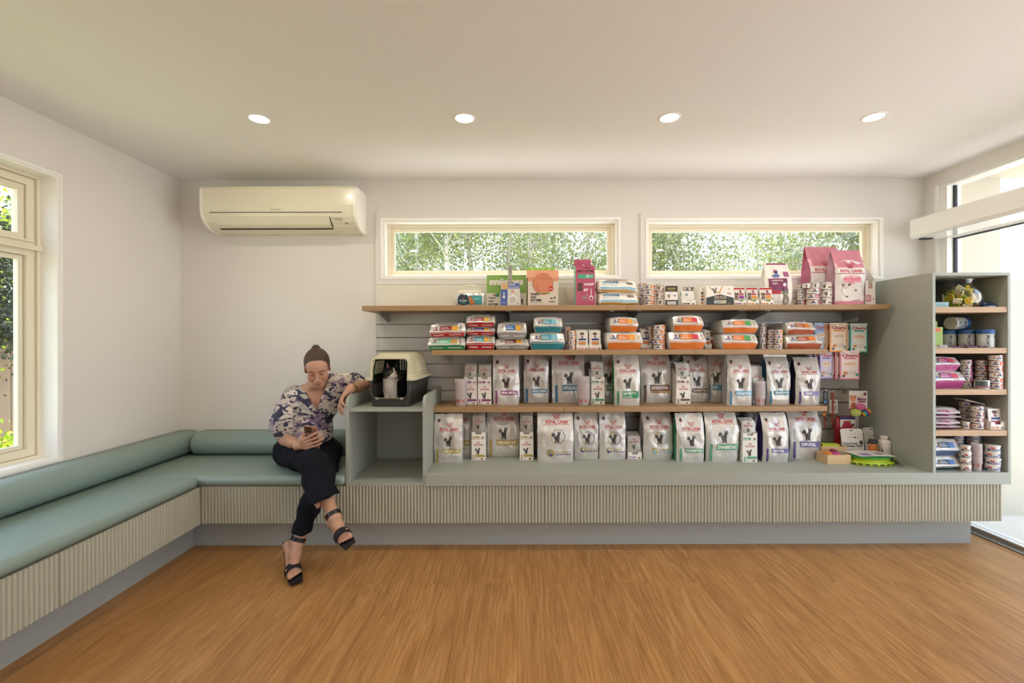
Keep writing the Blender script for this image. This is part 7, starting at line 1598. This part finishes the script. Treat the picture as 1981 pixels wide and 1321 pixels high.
b.obj('camera_bump', e); b = MB(); b.box((-.038, .0050, -.075), (.038, .0056, .075), mat('phone_screen', '#101216', .1), M=MXl); b.obj('screen', e)
d = (WRL-ELL)/np.linalg.norm(WRL-ELL); a1 = np.cross(d, V(0, 0, 1)); a1 /= np.linalg.norm(a1); a2 = np.cross(d, a1); c_ = WRL*.76+ELL*.24; O = Vector(c_)
e = empty('wrist_watch', tuple(c_), 'gold band watch on the wrist resting on the cubby side', 'watch'); b = MB()
b.grid([[Vector(a1*rr*math.cos(t) + a2*rr*math.sin(t) + d*z_) for z_, rr in ((-.007, .0290), (-.006, .0305), (.006, .0303), (.007, .0285))] for t in [2*math.pi*k/24 for k in range(25)]], mat('gold_band', '#a8823c', .3, 1.0)); b.obj('band', e)
b = MB(); b.lathe([(.012, 0), (.013, .003), (.011, .005)], BRASS, 16, M=Matrix.Translation(Vector(-a2*.0295 if a2[2] < 0 else a2*.0295)) ); b.obj('watch_face', e)
# necklace laid on the chest
bvh = None
from mathutils.bvhtree import BVHTree
dgm = body.data; bvh = BVHTree.FromPolygons([tuple(v.co) for v in dgm.vertices], [tuple(p.vertices) for p in dgm.polygons])
pts = []
for (px, py) in ((583, 742), (589, 752), (596, 765), (603, 778), (609, 788), (613, 793), (616, 787), (619, 776), (622, 764), (624, 752)):
    o_ = Vector((0, 0, HC)); dr = (PP(px, py, 2.9) - o_).normalized(); hit = bvh.ray_cast(o_, dr); 
    if hit[0] is not None: pts.append(hit[0] - dr*.003)
if len(pts) > 3:
    e = empty('necklace', tuple(pts[0]), 'fine gold necklace worn at the open neckline', 'necklace'); b = MB(); b.tube([p - pts[0] for p in pts], .0011, BRASS, 5); b.obj('chain', e)
    b = MB(); q_ = pts[min(5, len(pts)-1)] - pts[0]; b.lathe([(.004, -.001), (.004, .001)], BRASS, 10, tuple(q_), 'y'); b.obj('pendant', e)

# ------------------------------------------------------------------ pet carrier
RZC = -.055; CC = Vector((-.801, 2.868, ZM+.0005))
carr = empty('pet_carrier', tuple(CC), 'open cream and charcoal plastic pet carrier on the cubby with the cat inside', 'pet carrier', rz=RZC)
def rbox2(x, y, cx, cy, hx, hy, r_):
    qx = np.abs(x-cx)-hx+r_; qy = np.abs(y-cy)-hy+r_; return np.sqrt(np.maximum(qx, 0)**2+np.maximum(qy, 0)**2) + np.minimum(np.maximum(qx, qy), 0) - r_
LC = .47; RIM = .165
def carrier_part(lo, hi, fn, name, m, pf=None, h=.0027):
    f = Field(lo, hi, h); X, Y, Z = f.ax[0][:, None, None], f.ax[1][None, :, None], f.ax[2][None, None, :]
    f.D[...] = fn(X, Y, Z).astype(np.float32); o = f.mesh(name, m, paint=pf); o.parent = carr; return o
def opening(X, Z, g=0.0):
    zc = .178; hz = .128-g; hw = .118 - g - .018*np.clip((.09-Z)/.05, 0, 1) + 0*X
    return rbox2(X, Z, 0, zc, hw, hz, .030)
def slots(X, Y, Z, z0, z1, mode):
    if mode == 'back': u = np.abs(((X+.009) % .018)-.009)-.0042; return np.maximum(np.maximum(u, np.maximum(z0-Z, Z-z1)), np.maximum(np.abs(X)-.085, LC-.05-Y))
    u = np.abs(((Y+.009) % .018)-.009)-.0042; return np.maximum(np.maximum(u, np.maximum(z0-Z, Z-z1)), np.maximum(np.maximum(.08-Y, Y-.25), X+.06))
def base_fn(X, Y, Z):
    t = np.clip(Z/RIM, 0, 1); sd = rbox2(X, Y, 0, LC/2, .127+.014*t, LC/2-.010+.008*t, .04); shell = np.maximum(sd, -(sd+.0062)); floor_ = np.maximum(sd, Z-.012)
    d = np.maximum(np.minimum(shell, floor_), np.maximum(-Z+.0, Z-RIM))
    rim = np.maximum(np.abs(rbox2(X, Y, 0, LC/2, .145, LC/2+.001, .045)+.003)-.006, np.abs(Z-(RIM-.008))-.006); d = np.minimum(d, rim)
    d = np.maximum(d, -np.maximum(opening(X, Z), Y-.03)); fr = np.maximum(np.abs(opening(X, Z, .000)+.0)-.0055, np.abs(Y-.003)-.0075); fr = np.maximum(fr, Z-RIM); d = np.minimum(d, fr)
    d = np.maximum(d, -slots(X, Y, Z, .05, .135, 'side')); rib = np.maximum(np.maximum(np.abs(np.abs(X)-.140)-.004, np.abs(Y-.06)-.004), np.abs(Z-.11)-.05); return np.minimum(d, rib)
def top_fn(X, Y, Z):
    t = np.clip((Z-RIM)/.17, 0, 1); hx = .141-.030*t; hy = LC/2-.002-.022*t; zt = .338
    sd2 = rbox2(X, Y, 0, LC/2+.004*t, hx, hy, .05); r_ = .035; q1 = sd2+r_; q2 = Z-zt+r_; d3 = np.sqrt(np.maximum(q1, 0)**2+np.maximum(q2, 0)**2)+np.minimum(np.maximum(q1, q2), 0)-r_
    d = np.maximum(np.maximum(d3, -(d3+.0060)), RIM-Z)
    lip = np.maximum(np.maximum(rbox2(X, Y, 0, LC/2, .166, LC/2+.010, .045), -rbox2(X, Y, 0, LC/2, .135, LC/2-.012, .04)), np.abs(Z-RIM-.011)-.011); d = np.minimum(d, lip)
    step = np.maximum(np.maximum(rbox2(X, Y, 0, LC/2, .142, LC/2+.0, .045), -rbox2(X, Y, 0, LC/2, .131, LC/2-.01, .04)), np.abs(Z-RIM-.03)-.012); d = np.minimum(d, step)
    groove = np.maximum(np.maximum(np.abs((((Y-.7*Z)+.006) % .016)-.008)-.0022, np.abs(Z-.245)-.035), np.maximum(np.abs(Y-.22)-.055, .10-X)); d = np.maximum(d, -np.maximum(groove, -(d3+.003)))
    d = np.maximum(d, -np.maximum(opening(X, Z), Y-.05)); fr = np.maximum(np.abs(opening(X, Z)+.0)-.0065, np.abs(Y-.004-.02*t)-.010); fr = np.maximum(fr, RIM-Z); d = np.minimum(d, fr)
    d = np.maximum(d, -slots(X, Y, Z, .20, .295, 'back')); d = np.maximum(d, -slots(X, Y, Z, .20, .285, 'side'))
    hd = np.maximum(np.maximum(np.abs(X)-.014, np.abs(Y-.028)-.004), .32-Z); return np.maximum(d, -hd)
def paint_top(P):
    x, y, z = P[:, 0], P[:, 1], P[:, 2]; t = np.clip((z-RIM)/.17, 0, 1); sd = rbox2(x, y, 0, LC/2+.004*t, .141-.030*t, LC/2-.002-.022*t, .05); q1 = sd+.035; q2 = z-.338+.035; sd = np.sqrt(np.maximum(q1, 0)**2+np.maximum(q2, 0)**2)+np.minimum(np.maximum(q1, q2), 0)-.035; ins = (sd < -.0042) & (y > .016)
    return mixc(np.tile(np.array(lin('#c9c2a2')), (len(P), 1)), ins*1.0, '#35442f')  # shade inside the shell is painted on as dark green vertex colour
carrier_part((-.178, -.02, -.006), (.178, LC+.02, .18), base_fn, 'base_tub', mat('charcoal_plastic', '#3a3733', .45))
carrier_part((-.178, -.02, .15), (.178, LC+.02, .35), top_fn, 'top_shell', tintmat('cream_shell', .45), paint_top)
b = MB()
for s_ in (-1, 1): b.box((s_*.078-.012, -.006, .046), (s_*.078+.012, .006, .060), mat('grey_latch', '#8b8a82', .4), .003)
b.obj('latch', carr); b = MB(); b.box((-.062, -.004, .050), (.062, .004, .058), mat('mustard_sill', '#8f7f45', .5), .002); b.obj('sill_strip', carr)
b = MB(); b.box((-.11, .03, .013), (.11, LC-.03, .020), mat('dark_mat', '#1e2022', .9), .004); b.obj('floor_mat', carr)

# ------------------------------------------------------------------ the cat
CO = V(-.8115, 2.952, 1.092); CM = Matrix.Rotation(R(42), 4, 'Z') @ Matrix.Rotation(R(4), 4, 'Y') @ Matrix.Rotation(R(4), 4, 'X'); CR = np.array(CM.to_3x3()); cp = lambda x, y, z: CO + CR @ V(x, y, z)
zf = ZM + .0215
f = Field((-.93, 2.87, zf-.004), (-.66, 3.25, 1.20), .0023)
f.ell(V(-.817, 2.985, .995), (.055, .060, .085), .03); f.ell(V(-.800, 3.03, .965), (.068, .085, .068), .03); f.ell(V(-.775, 3.12, .965), (.078, .085, .066), .03)
f.cone(V(-.815, 2.975, 1.02), cp(0, .03, -.02), .045, .040, .03)
for s_ in (-1, 1): f.chain([V(-.817+s_*.026, 2.965, .98), V(-.817+s_*.024, 2.950, zf+.02), V(-.817+s_*.024, 2.935, zf+.013)], [.026, .016, .015], .012)
f.ell(cp(0, .008, .004), (.049, .046, .041), .01, CM); f.ell(cp(0, -.020, -.012), (.032, .026, .022), .012, CM)
for s_ in (-1, 1):
    f.ell(cp(s_*.0105, -.038, -.014), (.0125, .0115, .0105), .005, CM); f.ell(cp(s_*.034, -.002, -.012), (.017, .020, .018), .012, CM)
    f.ell(cp(s_*.0185, -.037, .010), (.0078, .007, .0062), .004, CM, sub=True)
    f.cone(cp(s_*.026, .006, .026), cp(s_*.034, .008, .070), .0175, .0035, .010); f.ell(cp(s_*.0315, -.008, .050), (.0085, .0065, .019), .004, CM @ Matrix.Rotation(R(s_*10), 4, 'Y'), sub=True)
f.cone(cp(0, -.026, .016), cp(0, -.047, -.004), .0075, .0062, .006); f.ell(cp(0, -.040, -.025), (.008, .007, .006), .006, CM)
f.chain([V(-.74, 3.17, zf+.03), V(-.70, 3.12, zf+.02), V(-.70, 3.02, zf+.018)], [.02, .017, .014], .015)
f.cut(lambda X, Y, Z: Z-zf+0*X, 0)
f.warp(lambda X, Y, Z: .0008*np.sin(260*X+5*np.sin(120*Z))*np.sin(210*Z+130*Y))
def paint_cat(P):
    h = (P-CO) @ CR; x, y, z = h[:, 0], h[:, 1], h[:, 2]; c = np.tile(np.array(lin('#0b0b0d')), (len(P), 1)); head = (z > -.045) & (np.abs(x) < .07) & (y < .06)
    w_ = head & (y < -.008) & (np.abs(x) < np.where(z > .005, .0055 + .10*np.maximum(0, .034-z)*(z < .034), .012+.55*np.maximum(0, .006-z)*1.2)) & (z < .036)
    muz = head & (y < -.014) & (z < -.004) & (np.abs(x) < .028 - .3*np.maximum(0, z+.02))
    c = mixc(c, (w_ | muz)*1.0, '#cfc8bf')
    px_ = P[:, 0]+.823; bib = (P[:, 2] < 1.058) & (P[:, 1] < 2.995) & (px_ > -.052) & (px_ < .050) & (~head | (z < -.038))
    c = mixc(c, bib*1.0, '#c2bbb3'); c = mixc(c, ((P[:, 2] < zf+.035) & (P[:, 1] < 2.96))*1.0, '#c9c2ba')
    c = mixc(c, (head & (np.hypot(x, z+.004) < .0055) & (y < -.044))*1.0, '#b9807c'); c = mixc(c, (head & (np.hypot(x-.010, z+.028) < .006) & (y < -.03))*1.0, '#0b0b0d')
    c = mixc(c, ((z > .034) & (z < .064) & (np.abs(np.abs(x)-.0315) < .007) & (y < .002))*.75, '#7a5650'); return c
cat = empty('cat', (-.80, 3.0, zf), 'black and white cat with amber eyes sitting in the open pet carrier', 'cat')
f.mesh('body', tintmat('cat_fur', .8, bump=(420, .35)), cat, paint_cat); del f
co = Vector(cat.location)
for s_ in (-1, 1):
    b = MB(); c_ = Vector(cp(s_*.0190, -.0295, .0095)) - co; nd = Vector(CR @ V(s_*.28, -1, .05)).normalized(); Q = nd.to_track_quat('Z', 'Y').to_matrix().to_4x4()
    b.lathe([(.001, -.0085), (.0070, -.002), (.0072, .001), (.0052, .0045), (.0001, .0062)], mat('amber_eye', '#b08a34', .08, coat=1.0), 16, M=Matrix.Translation(c_) @ Q)
    b.lathe([(.0028, .0055), (.0022, .0066), (.0001, .0070)], mat('pupil', '#050505', .05), 12, M=Matrix.Translation(c_) @ Q); b.obj('eye', cat)
b = MB(); WK = mat('whisker', '#d9d6d0', .5); rn = random.Random(2)
for s_ in (-1, 1):
    for k in range(6):
        p0 = Vector(cp(s_*.014, -.045, -.016+.004*(k % 3)))-co; p1 = Vector(cp(s_*(.040), -.050, -.022+.011*(k-2)))-co; p2 = Vector(cp(s_*(.066), -.040, -.036+.013*(k-2)))-co; b.tube([p0, p1, p2], [.0003, .00025, .0001], WK, 4)
o = b.obj('whiskers', cat); o['kind'] = 'stuff'
print('script seconds', round(time.time()-T0, 1))
